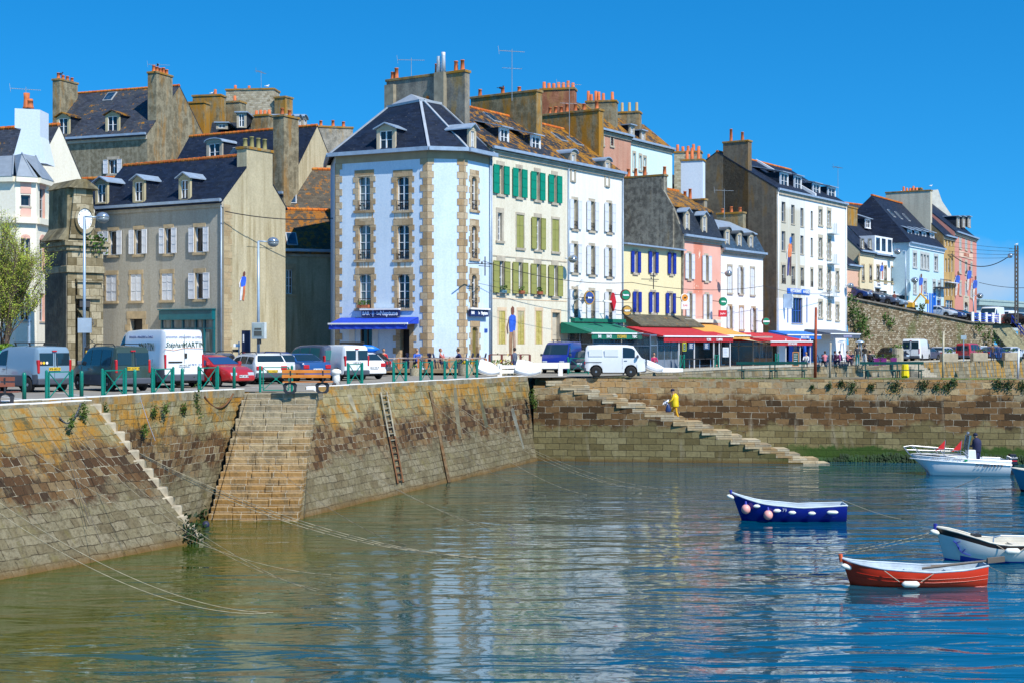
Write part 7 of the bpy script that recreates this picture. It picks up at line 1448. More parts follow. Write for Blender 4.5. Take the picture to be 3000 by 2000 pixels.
def dkp(px,Y): p=at(px,0,Y); return (p.x,p.y,dz)
for (px,Y,az,lb_) in ((1124,87.9,.2,'navy chair with the man in red jacket'),(1178,87.4,-1.2,'empty navy chair left of the bar door'),(1206,87.6,1.9,'navy chair to the left of the woman in blue'),(1222,88.0,.1,'navy chair under the woman in blue'),(1245,87.2,-2.0,'navy chair right of the woman in blue'),(1285,86.9,1.45,'navy chair of the woman in pink'),(1270,87.7,1.3,'dark chair with bags, left of the woman in pink'),(1352,87.3,-1.5,'navy chair of the man in navy top'),(1370,87.9,-1.3,'navy chair right behind the man in navy'),(1386,88.3,-1.2,'second navy chair stacked toward the door'),(1408,88.3,-1.4,'big stack of navy chairs at the right end of the terrace')): chair(dkp(px,Y),az,lb_)
for k in range(2): pass
def table(p,label,top=(.55,.35,.16),group='round cafe tables'):
    t=thing('cafe_table',label,'table',PM(p),group); m=MB(); m.lathe((0,0,0),[(.36,.72),(.36,.75)],20); m.build('tabletop',flat('tabletop_%d'%int(top[0]*100),top,.4),t); m=MB(); m.tube((0,0,.03),(0,0,.72),.03); m.lathe((0,0,0),[(.22,0),(.2,.03)],12); m.build('pedestal',GALV(),t)
for (px,Y,lb_) in ((1238,87.0,'cafe table in front of the woman in blue'),(1318,86.9,'cafe table between woman in pink and man in navy'),(1338,87.6,'second cafe table beside the man in navy'),(1104,88.0,'cafe table left of the man in red')): table(dkp(px,Y),lb_)
# stone trough with flowers, small fence right of the terrace
p=at(1497,0,85.5); t=thing('planter','long stone trough full of red and yellow flowers, below the painted standing figure','planter',PM((p.x,p.y,QZ))); m=MB(); m.box(-.9,.9,-.3,.3,0,.62); m.build('trough',roughwall('exposed_concrete',(.30,.26,.17),(.42,.38,.28)),t,bev=.03)
m=MB()
for i in range(260): leaf(m,(random.uniform(-1.2,.9),random.gauss(0,.2),.62+random.random()*.3*(1 if i%9 else 2.5)),.07,(0 if i%4 else (1 if i%8 else 2)))
m.build('plants',[leafm('potted_leaves',(.06,.13,.015)),flat('red_petals',(.5,.03,.03)),flat('yellow_petals',(.7,.5,.02))],t,fixn=False)
t=thing('low_fence','low dark red fence behind the flower trough','fence',PM((0,0,0))); m=MB(); pts=[at(px,0,88.5) for px in (1434,1470,1500,1525,1552)]
for q in pts: m.box(q.x-.07,q.x+.07,q.y-.05,q.y+.05,QZ,QZ+1.2)
m.bar((pts[0].x,88.5,QZ+1.2),(pts[-1].x,88.5,QZ+1.2),.06); m.build('fence_frame',flat('dark_red_wood',(.15,.03,.02)),t)
t=thing('crash_barrier','old white timber and metal crash barrier with rust stains, at the corner of the quay','barrier',PM((0,0,0))); pp=[at(1464,0,82.6),at(1552,0,83.6),at(1642,0,84.2),at(1668,0,84.4)]
for i in (0,2): q=pp[i]; m=MB(); m.box(q.x-.13,q.x+.13,q.y-.1,q.y+.1,QZ,QZ+.72); m.build('post',PALE,t)
m=MB(); 
for z in (.28,.55): m.bar((pp[0].x,pp[0].y-.12,QZ+z),(pp[1].x,pp[1].y,QZ+z),.05,.2)
m.bar((pp[1].x,pp[1].y,QZ+.6),(pp[3].x,pp[3].y,QZ+.6),.08,.34); m.build('beam',mat('rustw2',rustw),t)
# upturned dinghies
def dinghy(label,M,L,W,H,prop=False):
    t=thing('dinghy',label,'boat',M); m=MB(); n=10; rr=[]
    for i in range(n+1):
        u=i/n; w=W/2*(1-.75*max(0,(u-.45)/.55)**1.8)*(.85+.15*min(1,u*6)); h=H*(1-.25*u); rr.append([(L*(u-.5),w*c_,h*s_) for c_,s_ in ((-1,0),(-.97,.35),(-.82,.72),(-.5,.93),(0,1),(.5,.93),(.82,.72),(.97,.35),(1,0))])
    for a,b in zip(rr,rr[1:]):
        for j in range(8): m.face([a[j],b[j],b[j+1],a[j+1]])
    m.face(rr[0]); m.face(rr[-1][::-1]); m.build('hull',flat('aged_white_gelcoat',(.72,.74,.76),.5,var=.1),t,merge=True)
    m=MB(); e=[(a[0][0],a[0][1]*1.04,0) for a in rr]+[(a[8][0],a[8][1]*1.04,0) for a in rr[::-1]]; m.path(e+[e[0]],.045); m.build('rub_rail',flat('dirty_rim',(.4,.36,.3)),t,fixn=False); 
    if prop: m=MB(); [m.box(L*(-.3+.1*i),L*(-.29+.1*i),-W*.3,W*.3,H*(.97-.05*i),H*(1.0-.05*i)) for i in range(6)]; m.build('hull_ribs',flat('grey_rib',(.5,.54,.58)),t)
    return t
def tilt(p,rz,rx,ry,s=1): return Matrix.Translation(p)@Matrix.Rotation(rz,4,'Z')@Matrix.Rotation(ry,4,'Y')@Matrix.Rotation(rx,4,'X')
p=at(1432,0,81.5); dinghy('pale upturned dinghy leaning on its side, at the quay corner right of the barriers',tilt((p.x,p.y,QZ+.45),.1,1.0,.3),1.25,.85,.26,True)
p=at(1548,0,81.2); dinghy('larger white upturned dinghy with a cracked grey end, beside the crash barrier',tilt((p.x,p.y,QZ+.45),-.1,1.0,.2),1.45,.95,.28,True)
p=at(1914,0,90.5); dinghy('white upturned dinghy behind the small white van nose',tilt((p.x,p.y,QZ+.3),.2,.5,.3),1.15,.85,.4)
p=at(1962,0,93); dinghy('low white and grey boat lying before the red awning terrace',tilt((p.x,p.y,QZ+.05),.1,.1,0),1.7,.7,.3)
# right terrace chairs, planters, heaters
for i,(px,Y,az) in enumerate(((2408,117,1.3),(2426,118,-1.2),(2440,119,.4),(2455,119,2.6),(2472,119.5,.8),(2490,120,-.7),(2540,121,1.2),(2560,121,.2),(2575,122,-1.3),(2420,121,2.2))):
    p=at(px,0,Y); chair((p.x,p.y,QZ),az,['dark chair with the woman in pink by the rust mast','dark chair right of the woman in pink','dark chair left of the white shirt group','dark chair among the seated group under the grey awning','dark chair under the patio heater','dark chair left of the tall standing man','dark chair right of the man with white trousers','dark chair beside the purple planters','rightmost dark chair of the end terrace','dark chair behind the woman in pink'][i],'dark chairs of the end terrace')
for i,(px,Y) in enumerate(((2566,121),(2587,122),(2617,124))):
    p=at(px,0,Y); t=thing('planter',['left purple square planter on the end terrace','middle purple square planter on the end terrace','right purple planter, beside the concrete drum'][i],'planter',PM((p.x,p.y,QZ)),'purple planters'); m=MB(); m.box(-.2,.2,-.2,.2,0,.6,top=-.05); m.build('pot',flat('purple_glaze',(.19,.02,.16),.4),t); m=MB(); [leaf(m,(random.gauss(0,.18),random.gauss(0,.18),.66+random.random()*.25),.07) for _ in range(60)]; m.build('plants',leafm('potted_leaves',(.06,.13,.015)),t,fixn=False)
for (px,Y,lb_) in ((2467,123,'left patio heater with a flat cap on the end terrace'),(2519,125,'right patio heater behind the standing man')):
    p=at(px,0,Y); t=thing('patio_heater',lb_,'patio heater',PM((p.x,p.y,QZ)),'patio heaters'); m=MB(); [m.bar((a*.3,b*.3,0),(a*.08,b*.08,1.9),.035) for a in (-1,1) for b in (-1,1)]; m.build('frame',GALV(),t); m=MB(); m.lathe((0,0,0),[(.4,1.95),(.38,1.99),(.1,2.1),(.01,2.11)],16); m.build('cap',GALV(),t)
for (px,Y,lb_) in ((2630,129,'round concrete planter drum left of the white high van'),(2780,140,'square concrete planter left of the red people carrier'),(2868,146,'square concrete planter right of the red people carrier'),(2960,152,'square concrete planter below the silver hatchback')):
    p=at(px,0,Y); t=thing('planter',lb_,'planter',PM((p.x,p.y,QZ))); m=MB(); m.box(-.75,.75,-.5,.5,0,.85) if px>2700 else m.lathe((0,0,0),[(.5,0),(.5,1.4),(.4,1.4)],16); m.build('pot',flat('pale_concrete',(.42,.35,.24),.9,var=.2),t,bev=.04); m=MB(); [leaf(m,(random.gauss(0,.3),random.gauss(0,.2),.9+random.random()*.3+(.5 if px<2700 else 0)),.1) for _ in range(60)]; m.build('plants',leafm('potted_leaves',(.06,.13,.015)),t,fixn=False)
# menu boards
for (px,py0,py1,Y,w,c,lb_) in ((2005,1003,1028,104.5,.28,(.5,.5,.02),'yellow edged menu board hanging under the red awning'),(2025,1004,1023,105,.45,(.02,.06,.15),'left dark blue chalk board under the red awning'),(2070,1004,1023,106,.45,(.02,.06,.15),'right dark blue chalk board under the red awning'),(2126,1017,1045,106,.45,(.7,.72,.75),'white menu sheets at the right end of the red awning'),(2331,1030,1072,108,.5,(.55,.2,.05),'orange framed chalk board standing on the pavement')):
    a=at(px,py1,Y); t=thing('menu_board',lb_,'menu board',PM(a,.15)); h=(py1-py0)*Y/F; m=MB(); m.box(-w/2,w/2,-.03,.03,0,h); m.build('frame',flat('board_%d'%px,c),t); m=MB(); m.box(-w/2+.05,w/2-.05,-.04,-.031,.06,h-.06); m.build('panel',flat('chalk_green' if px<2010 or px>2300 else 'chalk_navy' if px<2100 else 'sheet_white',(.01,.07,.06) if px<2010 or px>2300 else (.02,.06,.15) if px<2100 else (.6,.64,.7)),t)
    m=MB(); [m.box(-w/2+.09,w/2-.12-.04*(i%2),-.045,-.041,h*.2+h*.6*i/4,h*.2+h*.6*i/4+.025) for i in range(5)]; m.build('writing',WL if px<2100 or px>2300 else flat('grey_lines',(.3,.35,.45)),t)
for i,(px,Y) in enumerate(((2020,103),(2050,104),(2082,105))):
    p=at(px,0,Y); t=thing('bar_table',['left','middle','right'][i]+' tall dark table and stool set under the red awning','table',PM((p.x,p.y,QZ)),'dark terrace tables'); m=MB(); m.box(-.35,.35,-.3,.3,.72,.78); m.build('tabletop',BLK(),t); m=MB(); m.bar((-.25,0,0),(.25,0,.04),.06).bar((0,0,0),(0,0,.72),.05); m.build('pedestal',GALV(),t)
# signs at the right end: posters
p=at(2938,1048,163); 
for i,(dx,c,w,h,lb_) in enumerate(((0,(.7,.5,.35),1.3,2.0,'orange and white poster board behind the cars'),(-2.4,(.7,.7,.72),1.2,1.5,'white poster board left of the orange one'))):
    p=at(2868+i*14,0,168-i); t=thing('poster_board',lb_,'poster',PM((p.x,p.y,QZ),.6)); m=MB(); m.box(-w/2,w/2,-.04,.04,.2,h); m.build('panel',flat('poster_%d'%i,c,.7,var=.3),t)
# ================================================================ people
SKIN=lambda: flat('skin',(.50,.27,.17),.6,var=.08)
def cl(c): return flat('cloth_%02d%02d%02d'%tuple(int(q*99) for q in c),c,.85,var=.15)
def person(label,p,az,top,bot,hair=(.03,.02,.015),pose='stand',s=1.0,lean=0,shoes=(.03,.02,.02),arms=None,group=None,hat=None,legs=None,child=False,headturn=0):
    s=s*.98 if pose=='sit' else s
    t=thing('person',label,'person',PM(p,az,s),group); M=WM[t]; V=[]; Rr=[]; E=[]; B=[]
    def v(x,y,z,r,tagm,par=None,r2=None):
        V.append(Vector((x,y,z))); Rr.append((r,r2 or r)); B.append(tagm)
        if par is not None: E.append((par,len(V)-1))
        return len(V)-1
    sit=pose=='sit'; hz=.42 if sit else .92; L=lean
    pel=v(0,0,hz,.125,'b',None,.15); ch_=v(L*.5,0,hz+.28,.11,'t',pel,.155); c2=v(L*.9,0,hz+.44,.10,'t',ch_,.165); nk=v(L*1.05,0,hz+.56,.05,'s',c2); hd=v(L*1.2+.01,0,hz+.63,.05,'s',nk)
    for sd in (-1,1):
        sh=v(L*.95,sd*.185,hz+.46,.06,'t',c2); A=(arms or {}).get(sd)
        if A is None: A=((.28,.20,.18),(.44,.10,.24)) if sit else ((-.02,.23,.20),(.06,.24,-.06))
        el=v(A[0][0]+L*.6,sd*A[0][1],hz+A[0][2],.043,'t',sh); wr=v(A[1][0]+L*.3,sd*A[1][1],hz+A[1][2],.030,'t',el); dv=(V[wr]-V[el]).normalized(); pm=V[wr]+dv*.08; hn=v(pm.x,pm.y,pm.z,.026,'s',wr,.034)
        G=(legs or {}).get(sd)
        if G is None: G=((.42,.11,-.0),(.40,.12,-.34)) if sit else ((.03,.10,-.44),(-.0,.11,-.84))
        hip=v(0,sd*.09,hz-.06,.09,'b',pel); kn=v(G[0][0],sd*G[0][1],hz+G[0][2],.062,'b',hip); an=v(G[1][0],sd*G[1][1],hz+G[1][2],.042,'b',kn); v(G[1][0]+.15,sd*G[1][1]*1.05,hz+G[1][2]-.035,.032,'f',an,.04)
    me=bpy.data.meshes.new('sk'); me.from_pydata(V,E,[]); o=bpy.data.objects.new('sk',me); COL.objects.link(o); sm=o.modifiers.new('s','SKIN'); sm.use_smooth_shade=True; sm.branch_smoothing=.6
    for i,sv in enumerate(me.skin_vertices[0].data): sv.radius=Rr[i]; sv.use_root=(i==0)
    o.modifiers.new('ss','SUBSURF').levels=1; dg=bpy.context.evaluated_depsgraph_get(); dg.update(); m2=bpy.data.meshes.new_from_object(o.evaluated_get(dg)); bpy.data.objects.remove(o)
    mats=[SKIN(),cl(top),cl(bot),cl(shoes),flat('eye_dark',(.02,.015,.01))]; idx={'s':0,'t':1,'b':2,'f':3}; mb=MB(); mb.v=[tuple(q.co) for q in m2.vertices]
    for f_ in m2.polygons:
        c=f_.center; bd,bi=9,0
        for (a,b) in E:
            ab=V[b]-V[a]; k=max(0,min(1,(c-V[a]).dot(ab)/max(1e-6,ab.length_squared))); d=(c-(V[a]+ab*k)).length-Rr[b][0]*.5
            if d<bd: bd=d; bi=idx[B[b]] if k>.3 or B[b]!='s' else idx[B[a]]
        mb.f.append(list(f_.vertices)); mb.m.append(bi); mb.uvs.append(None)
    H=V[hd]+Vector((.01,0,.09)); mb.ball(H,.105,0,14,.95,.78,1.12); mb.ball(H+Vector((.10,0,-.01)),.018,0,6,1,.8,1.3); 
    for sd in (-1,1): mb.ball(H+Vector((.088,sd*.035,.015)),.012,4,6); mb.ball(H+Vector((0,sd*.083,-.005)),.022,0,6,1,.5,1.3)
    mb.box(H.x+.088,H.x+.098,-.025,.025,H.z-.055,H.z-.047,4)
    for k,hn in enumerate([i for i in range(len(V)) if B[i]=='s' and abs(V[i].y)>.05]):      # fingers and thumb
        par=[a for a,b in E if b==hn][0]; d=(V[hn]-V[par]).normalized(); sdv=d.cross(Vector((0,0,1)) if abs(d.z)<.8 else Vector((1,0,0))).normalized(); dn=d.cross(sdv)
        for q in range(4): 
            b0=V[hn]+sdv*(-.027+.018*q)+d*.015; l=.052+(.008 if q in(1,2) else 0); b1=b0+d*l*.6+dn*.006; mb.tube(b0,b1,.0085,.008,5,0); mb.tube(b1,b1+d*l*.35+dn*.022,.008,.006,5,0)
        mb.tube(V[hn]-sdv*.025-d*.02,V[hn]-sdv*.055+d*.025+dn*.01,.010,.008,5,0)
    bo=mb.build('body',mats,t,M,smooth=True,fixn=False)
    if hat: 
        m=MB(); m.lathe(H+Vector((-.005,0,.03)),[(.118,-.01),(.116,.05),(.09,.095),(.03,.115),(.01,.116)],12,sq=.86); m.bar(H+Vector((.09,0,.035)),H+Vector((.19,0,.02)),.13,.012); m.build('cap',cl(hat),t,M,smooth=True)
    if not hat or True:
        m=MB(); m.ball(H+Vector((-.022,0,.022)),.112,0,14,.93,.84,1.06); m.build('hair',cl(hair),t,M,smooth=True) if not hat else None
    return t
def dk_(px,Y): p=at(px,0,Y); return (p.x,p.y,dz)
person('person in a red jacket sitting at the left end of the bar terrace',dk_(1124,87.85),-1.3,(.45,.015,.02),(.03,.03,.04),pose='sit',shoes=(.35,.02,.02))
person('person in a blue jumper with dark glasses, behind a cafe table on the terrace',dk_(1222,88.0),-1.5,(.04,.12,.50),(.05,.08,.16),pose='sit',hair=(.06,.05,.04))
person('person in a salmon pink top resting chin on hand, facing right on the bar terrace',dk_(1290,86.8),-.15,(.50,.14,.12),(.04,.05,.10),hair=(.20,.07,.03),pose='sit',arms={-1:((.30,.2,.2),(.22,.08,.48)),1:((.28,.2,.16),(.45,.15,.22))})
person('person in a navy jumper bent over a table, facing left on the bar terrace',dk_(1352,87.2),2.9,(.012,.02,.09),(.03,.05,.14),pose='sit',lean=.18)
person('boy in a grey hooded top and jeans walking left, beside the upturned dinghy',(at(1508,0,84.9).x,84.9,QZ),2.6,(.10,.12,.17),(.03,.05,.12),s=.93,legs={-1:((.12,.10,-.43),(-.02,.1,-.83)),1:((.0,.10,-.44),(-.22,.1,-.80))})
# yellow walker on the pier steps
zs=QZ-.2-9.9*(QZ-.25)/18; x_=at(1983,0,78.6).x
k=int((x_-2.0)/((16.6-2.0)/19)); zs=QZ-.2-k*(QZ-.25)/18; YEL=(.74,.50,.01)
yp=(x_,pw(x_)-.85,zs); yw=person('person in yellow oilskins and navy cap climbing the pier steps, carrying a bag',yp,PI-.1,YEL,(.62,.33,.01),s=1.0,hat=(.01,.012,.04),lean=.12,arms={-1:((.10,.24,.22),(.34,.20,.10)),1:((.14,.24,.22),(.36,.18,.12))},legs={-1:((.20,.10,-.38),(.20,.1,-.62)),1:((-.05,.10,-.43),(-.20,.1,-.84))})
m=MB(); m.lathe((.03,0,.92),[(.20,-.14),(.215,-.10),(.20,.1),(.19,.3),(.20,.42),(.13,.53),(.07,.56)],14,sq=1.12); m.ball((.02,0,1.47),.10,0,10,1,1.1,.6); m.build('jacket',gloss('yellow_oilskin',(.78,.55,.01),.4),yw,smooth=True)
t=thing('carrier_bag','dark navy plastic bag carried by the person in yellow','bag',PM((yp[0]-.42,yp[1]-.18,yp[2]+.45))); m=MB(); m.lathe((0,0,0),[(.01,0),(.13,.03),(.17,.14),(.13,.30),(.06,.46),(.03,.52)],12,sq=.7); m.build('bag',gloss('navy_bag',(.015,.035,.12),.35),t,smooth=True)
t=thing('paper_bundle','crumpled white and blue bundle held in front by the person in yellow','bundle',PM((yp[0]-.50,yp[1]-.1,yp[2]+.98))); m=MB()
for i in range(26): leaf(m,(random.gauss(0,.07),random.gauss(0,.05),random.gauss(0,.06)),.11,i%3==0)
m.build('paper',[flat('white_paper',(.7,.72,.76)),flat('blue_paper',(.15,.25,.5))],t,fixn=False)
# right end of the quay
for (px,Y,az,tp,bt,ps,lb_) in ((2417,116.6,1.7,(.62,.20,.24),(.03,.03,.04),'sit','person in a pink top sitting just right of the rust red mast'),(2446,119,.3,(.4,.1,.2),(.04,.04,.1),'sit','person in dark pink sitting under the grey awning'),(2460,119.3,2.6,(.45,.12,.3),(.05,.04,.1),'sit','person in magenta sitting by left patio heater'),(2482,119.8,-.6,(.55,.14,.16),(.03,.03,.06),'sit','person in salmon sitting right of the left patio heater'),(2494,120.3,-2.2,(.05,.05,.12),(.03,.03,.06),'sit','person in navy sitting left of the tall standing man'),(2548,121,1.2,(.03,.03,.04),(.03,.03,.04),'sit','person in black sitting right of the man in white trousers'),(2558,121.6,-2,(.6,.6,.62),(.05,.05,.07),'sit','person in white sitting by the purple planters'),(2362,108,-1.9,(.55,.55,.55),(.04,.04,.05),'sit','person in pale grey sitting behind the orange chalk board'),(1916,100.5,-1.5,(.40,.02,.10),(.05,.05,.06),'sit','person in a crimson top sitting in front of the veranda glass'),(2512,117.5,1.3,(.04,.045,.055),(.0,.16,.16),'stand','tall standing person in dark jacket and turquoise trousers on the end terrace'),(2533,119,.8,(.06,.05,.04),(.6,.6,.6),'stand','standing person in dark coat and white trousers'),(2908,147.5,1.6,(.10,.05,.03),(.02,.03,.07),'stand','standing person in a brown jacket beside the parked navy hatchback'),(2926,147.8,1.9,(.03,.05,.14),(.02,.03,.10),'stand','standing person in blue right of the one in brown jacket'),(2620,154.5,2,(.15,.04,.03),(.03,.03,.05),'stand','person in dark red walking on the upper street by the wall top')):
    p=at(px,0,Y); z=QZ if px!=2620 else UZ(2620); person(lb_,(p.x,p.y,z),az,tp,bt,pose=ps,hair=(.05,.03,.02) if px%2 else (.02,.015,.01),s=1.0)
# ================================================================ boats
def hull(label,M,L,W,sheer,draft,cols,name='rowing_boat',stern=.72,rake=.35,inner=None,stripe=None,foot_=None,flare=.75,thw=(.3,.55,.78),full=.45):
    # bow at x=0, stern at x=L
    t=thing(name,label,'boat',M); n=18; secs=[]
    for i in range(n+1):
        u=i/n; w=W/2*(1-(1-min(1,u/full))**2.2)**.75 if u<full else W/2*(1-(1-stern)*((u-full)/(1-full))**1.8); w=max(w,.015); z=interp(sheer,u); rk=rake*max(0,1-u*5)**1.2; ring=[]
        for j in range(9):
            k=j/8; y=w*(math.sin(k*PI/2)**flare if k>0 else 0); zz_=-draft+(z+draft)*(1-math.cos(k*PI/2))**.72 if k<1 else z
            ring.append((u*L+rk*(1-(zz_+draft)/(z+draft)),y,zz_))
        secs.append(ring)
    m=MB()
    for a,b in zip(secs,secs[1:]):
        for j in range(8):
            zc=(a[j][2]+b[j+1][2])/2; mi=0
            if foot_ is not None and zc<foot_: mi=1
            if stripe and j>=stripe: mi=2
            m.face([a[j],b[j],b[j+1],a[j+1]],mi); m.face([(q[0],-q[1],q[2]) for q in (a[j+1],b[j+1],b[j],a[j])],mi)
    e=secs[-1]; m.face([(q[0],q[1],q[2]) for q in e]+[(q[0],-q[1],q[2]) for q in e[::-1]][:-1],0)
    h=m.build('hull',cols,t,merge=True,smooth=True)
    try: h.data.set_sharp_from_angle(angle=R(40))
    except Exception: pass
    im=inner or flat('pale_blue_boat_inside',(.50,.58,.64),.6)
    m=MB(); si=[[(q[0]+(.06 if ii==0 else 0),max(0,q[1]-.035),max(q[2],-draft+.14)+(.0)) for q in s_] for ii,s_ in enumerate(secs)]
    for a,b in zip(si,si[1:]):
        for j in range(8): m.face([a[j+1],b[j+1],b[j],a[j]]); m.face([(q[0],-q[1],q[2]) for q in (a[j],b[j],b[j+1],a[j+1])])
    e=si[-1]; m.face([(q[0]-.03,q[1],q[2]) for q in e]+[(q[0]-.03,-q[1],q[2]) for q in e[::-1]][:-1]); m.build('inside',im,t,merge=True)
    m=MB()
    for sd in (-1,1): m.path([(s_[8][0],sd*(s_[8][1]-.01),s_[8][2]+.015) for s_ in secs],.028,6)
    m.path([(secs[-1][8][0],-secs[-1][8][1],secs[-1][8][2]+.01),(secs[-1][8][0],secs[-1][8][1],secs[-1][8][2]+.01)],.03); m.build('gunwale',im,t,fixn=False)
    for u in thw:
        s_=secs[int(u*n)]; m=MB(); m.box(s_[8][0]-.11,s_[8][0]+.11,-s_[7][1]*.9,s_[7][1]*.9,s_[8][2]-.15,s_[8][2]-.11); m.build('thwart',im,t)
    return t,secs
def fender(t,x,y,z,L=.34,r=.07,rot=0,m_=None,name='fender'):
    m=MB(); m.lathe((0,0,0),[(.01,-L/2),(r*.6,-L/2+.03),(r,-L/2+.08),(r,L/2-.08),(r*.6,L/2-.03),(.01,L/2)],12,ax='x'); o=m.build(name,m_ or flat('white_fender',(.72,.74,.66),.5),t,WM[t]@Matrix.Translation((x,y,z))@Matrix.Rotation(rot,4,'Y'),smooth=True); return o
BLH=gloss('royal_blue_hull',(.004,.012,.20),.22); p=gd(2147,1524,0)
t,sc=hull('royal blue rowing boat with two pink round buoys and white fenders','',0,0,0,0,0) if 0 else hull('royal blue rowing boat with two pink round buoys and white fenders',PM(p+Vector((0,.3,0)),-.06),4.15,1.5,[(0,1.0),(.08,.86),(.25,.66),(.33,.62),(.6,.52),(1,.60)],.25,[BLH,flat('white_boot_line',(.6,.62,.65)),BLH],foot_=None,rake=.45)
for (px,L) in ((2215,.26),(2272,.28),(2315,.28),(2372,.28),(2432,.42)):
    x=(px-2147)/79.5; i=min(17,int(x/4.15*18)); s_=sc[i][8]; fender(t,x,-s_[1]-.09,s_[2]-.16-.02,L,.065)
for px in (2184,2246):
    x=(px-2147)/79.5; i=int(x/4.15*18); s_=sc[i][8]; m=MB(); m.ball((x,-s_[1]-.17,s_[2]-.36),.17,0,16,1,1,1.05); o=m.build('round_buoy',flat('pink_buoy',(.78,.36,.32),.45,var=.1),t,smooth=True); m=MB(); m.tube((x,-s_[1]-.16,s_[2]-.22),(x,-s_[1]-.1,s_[2]-.08),.06,.03); m.build('buoy_cap',flat('blue_cap',(.02,.03,.3)),o)
text('DZ',.17,flat('pale_hull_letter',(.4,.45,.6)),t,None,.62,-.42,.56,sx=1,rz=-.42); text('79',.17,flat('pale_hull_letter',(.4,.45,.6)),t,None,1.85,-.77,.45,rz=-.05)
m=MB(); m.tube((.0,0,.95),(-.04,0,1.10),.05); m.build('stem_post',flat('blue_cap',(.02,.03,.3)),t); fender(t,-.05,-.1,.86,.3,.07,.4)
p=gd(2474,1716,0); REDH=mat('redh',lambda:None) if 0 else gloss('weathered_red_hull',(.62,.032,.006),.4)
t,sc=hull('weathered red clinker rowing boat with one white fender, nearest boat',PM(p+Vector((0,.35,0)),-.03),3.85,1.45,[(0,.70),(.08,.60),(.25,.50),(.6,.42),(.85,.47),(1,.56)],.2,[REDH,REDH,REDH],name='rowing_boat',rake=.3,inner=flat('chipped_pale_blue_paint',(.42,.50,.56),.7,var=.3),stern=.55)
for j in (3,5,6): m=MB(); m.path([(s_[j][0],-s_[j][1]-.006,s_[j][2]) for s_ in sc[1:]],.005); m.build('plank_edge',REDH,t,fixn=False)
fender(t,(2660-2474)/111,-.80,.14,.48,.085); m=MB(); m.path([(1.0,-.7,.48),(1.38,-.78,.2)],.012).path([(2.3,-.75,.42),(1.95,-.78,.2)],.012); m.build('fender_rope',flat('hemp_rope',(.36,.3,.22)),t,fixn=False)
m=MB(); m.tube((0,0,.62),(-.03,0,.82),.055); m.build('stem_post',flat('orange_red_post',(.6,.1,.03)),t); fender(t,.12,-.16,.50,.34,.07,.25)
m=MB(); m.tube((2.2,.1,.42),(3.95,-.35,.72),.035,.03).obox((4.05,-.38,.74),(1,-.25,.15),(0,1,0),(0,0,1),.22,.05,.07); m.build('oar',flat('grey_oar_wood',(.17,.14,.11),.8),t)
m=MB(); m.tube((2.5,.3,.45),(3.7,.2,.58),.03); m.build('oar',flat('grey_oar_wood',(.17,.14,.11),.8),t)
p=gd(2752,1643,0); WHH=gloss('cream_white_hull',(.68,.70,.66),.3)
t,sc=hull('white rowing boat with black sheer stripe and blue figure mark, at right edge',PM(p+Vector((0,.4,0)),-.03),5.0,1.8,[(0,.98),(.1,.88),(.2,.74),(.3,.58),(.38,.54),(.7,.55),(1,.65)],.3,[WHH,flat('blue_boot_stripe',(.01,.05,.35)),flat('black_sheer_stripe',(.02,.012,.01),.4)],stripe=7,foot_=.10,rake=.35,inner=flat('cream_boat_inside',(.62,.58,.48),.6))
m=MB(); s_=sc[4][5]; 
P=[(.42,.62),(.50,.56),(.55,.46),(.58,.38),(.66,.28),(.76,.24),(.90,.20)]
def onh(x,z): 
    u=x/5*18; i=int(u); best=min(sc[i],key=lambda q:abs(q[2]-z)); b2=min(sc[i+1],key=lambda q:abs(q[2]-z)); y=best[1]+(b2[1]-best[1])*(u-i); return (x,-y-.012,z)
for a,b in zip(P,P[1:]): m.bar(onh(*a),onh(*b),.05,.02)
m.bar(onh(.50,.56),onh(.60,.62),.025,.02).bar(onh(.66,.28),onh(.74,.40),.03,.02); m.build('figure_mark',flat('mark_blue',(.03,.04,.3)),t,fixn=False)
fender(t,(2948-2752)/97.7,-.98,.40,.46,.09); m=MB(); m.path([(1.5,-.8,.62),(1.8,-.98,.42)],.012).path([(2.6,-.9,.6),(2.25,-.98,.42)],.012); m.build('fender_rope',flat('hemp_rope',(.36,.3,.22)),t,fixn=False)
m=MB(); m.path([(1.55,-.62,.6),(1.56,-.62,.76),(1.75,-.66,.82),(3.2,-.7,.80),(3.3,-.7,.6)],.022); m.build('grab_rail',GALV(),t,fixn=False)
m=MB(); m.tube((0,0,.9),(0,0,1.08),.06); m.build('stem_post',flat('blue_cap',(.02,.03,.3)),t); fender(t,-.05,-.12,.84,.3,.075,.3,flat('white_fender',(.72,.74,.66),.5))
m=MB(); m.box(1.05,1.3,-.3,0,.72,.8); m.build('outboard_cover',BLK(),t)
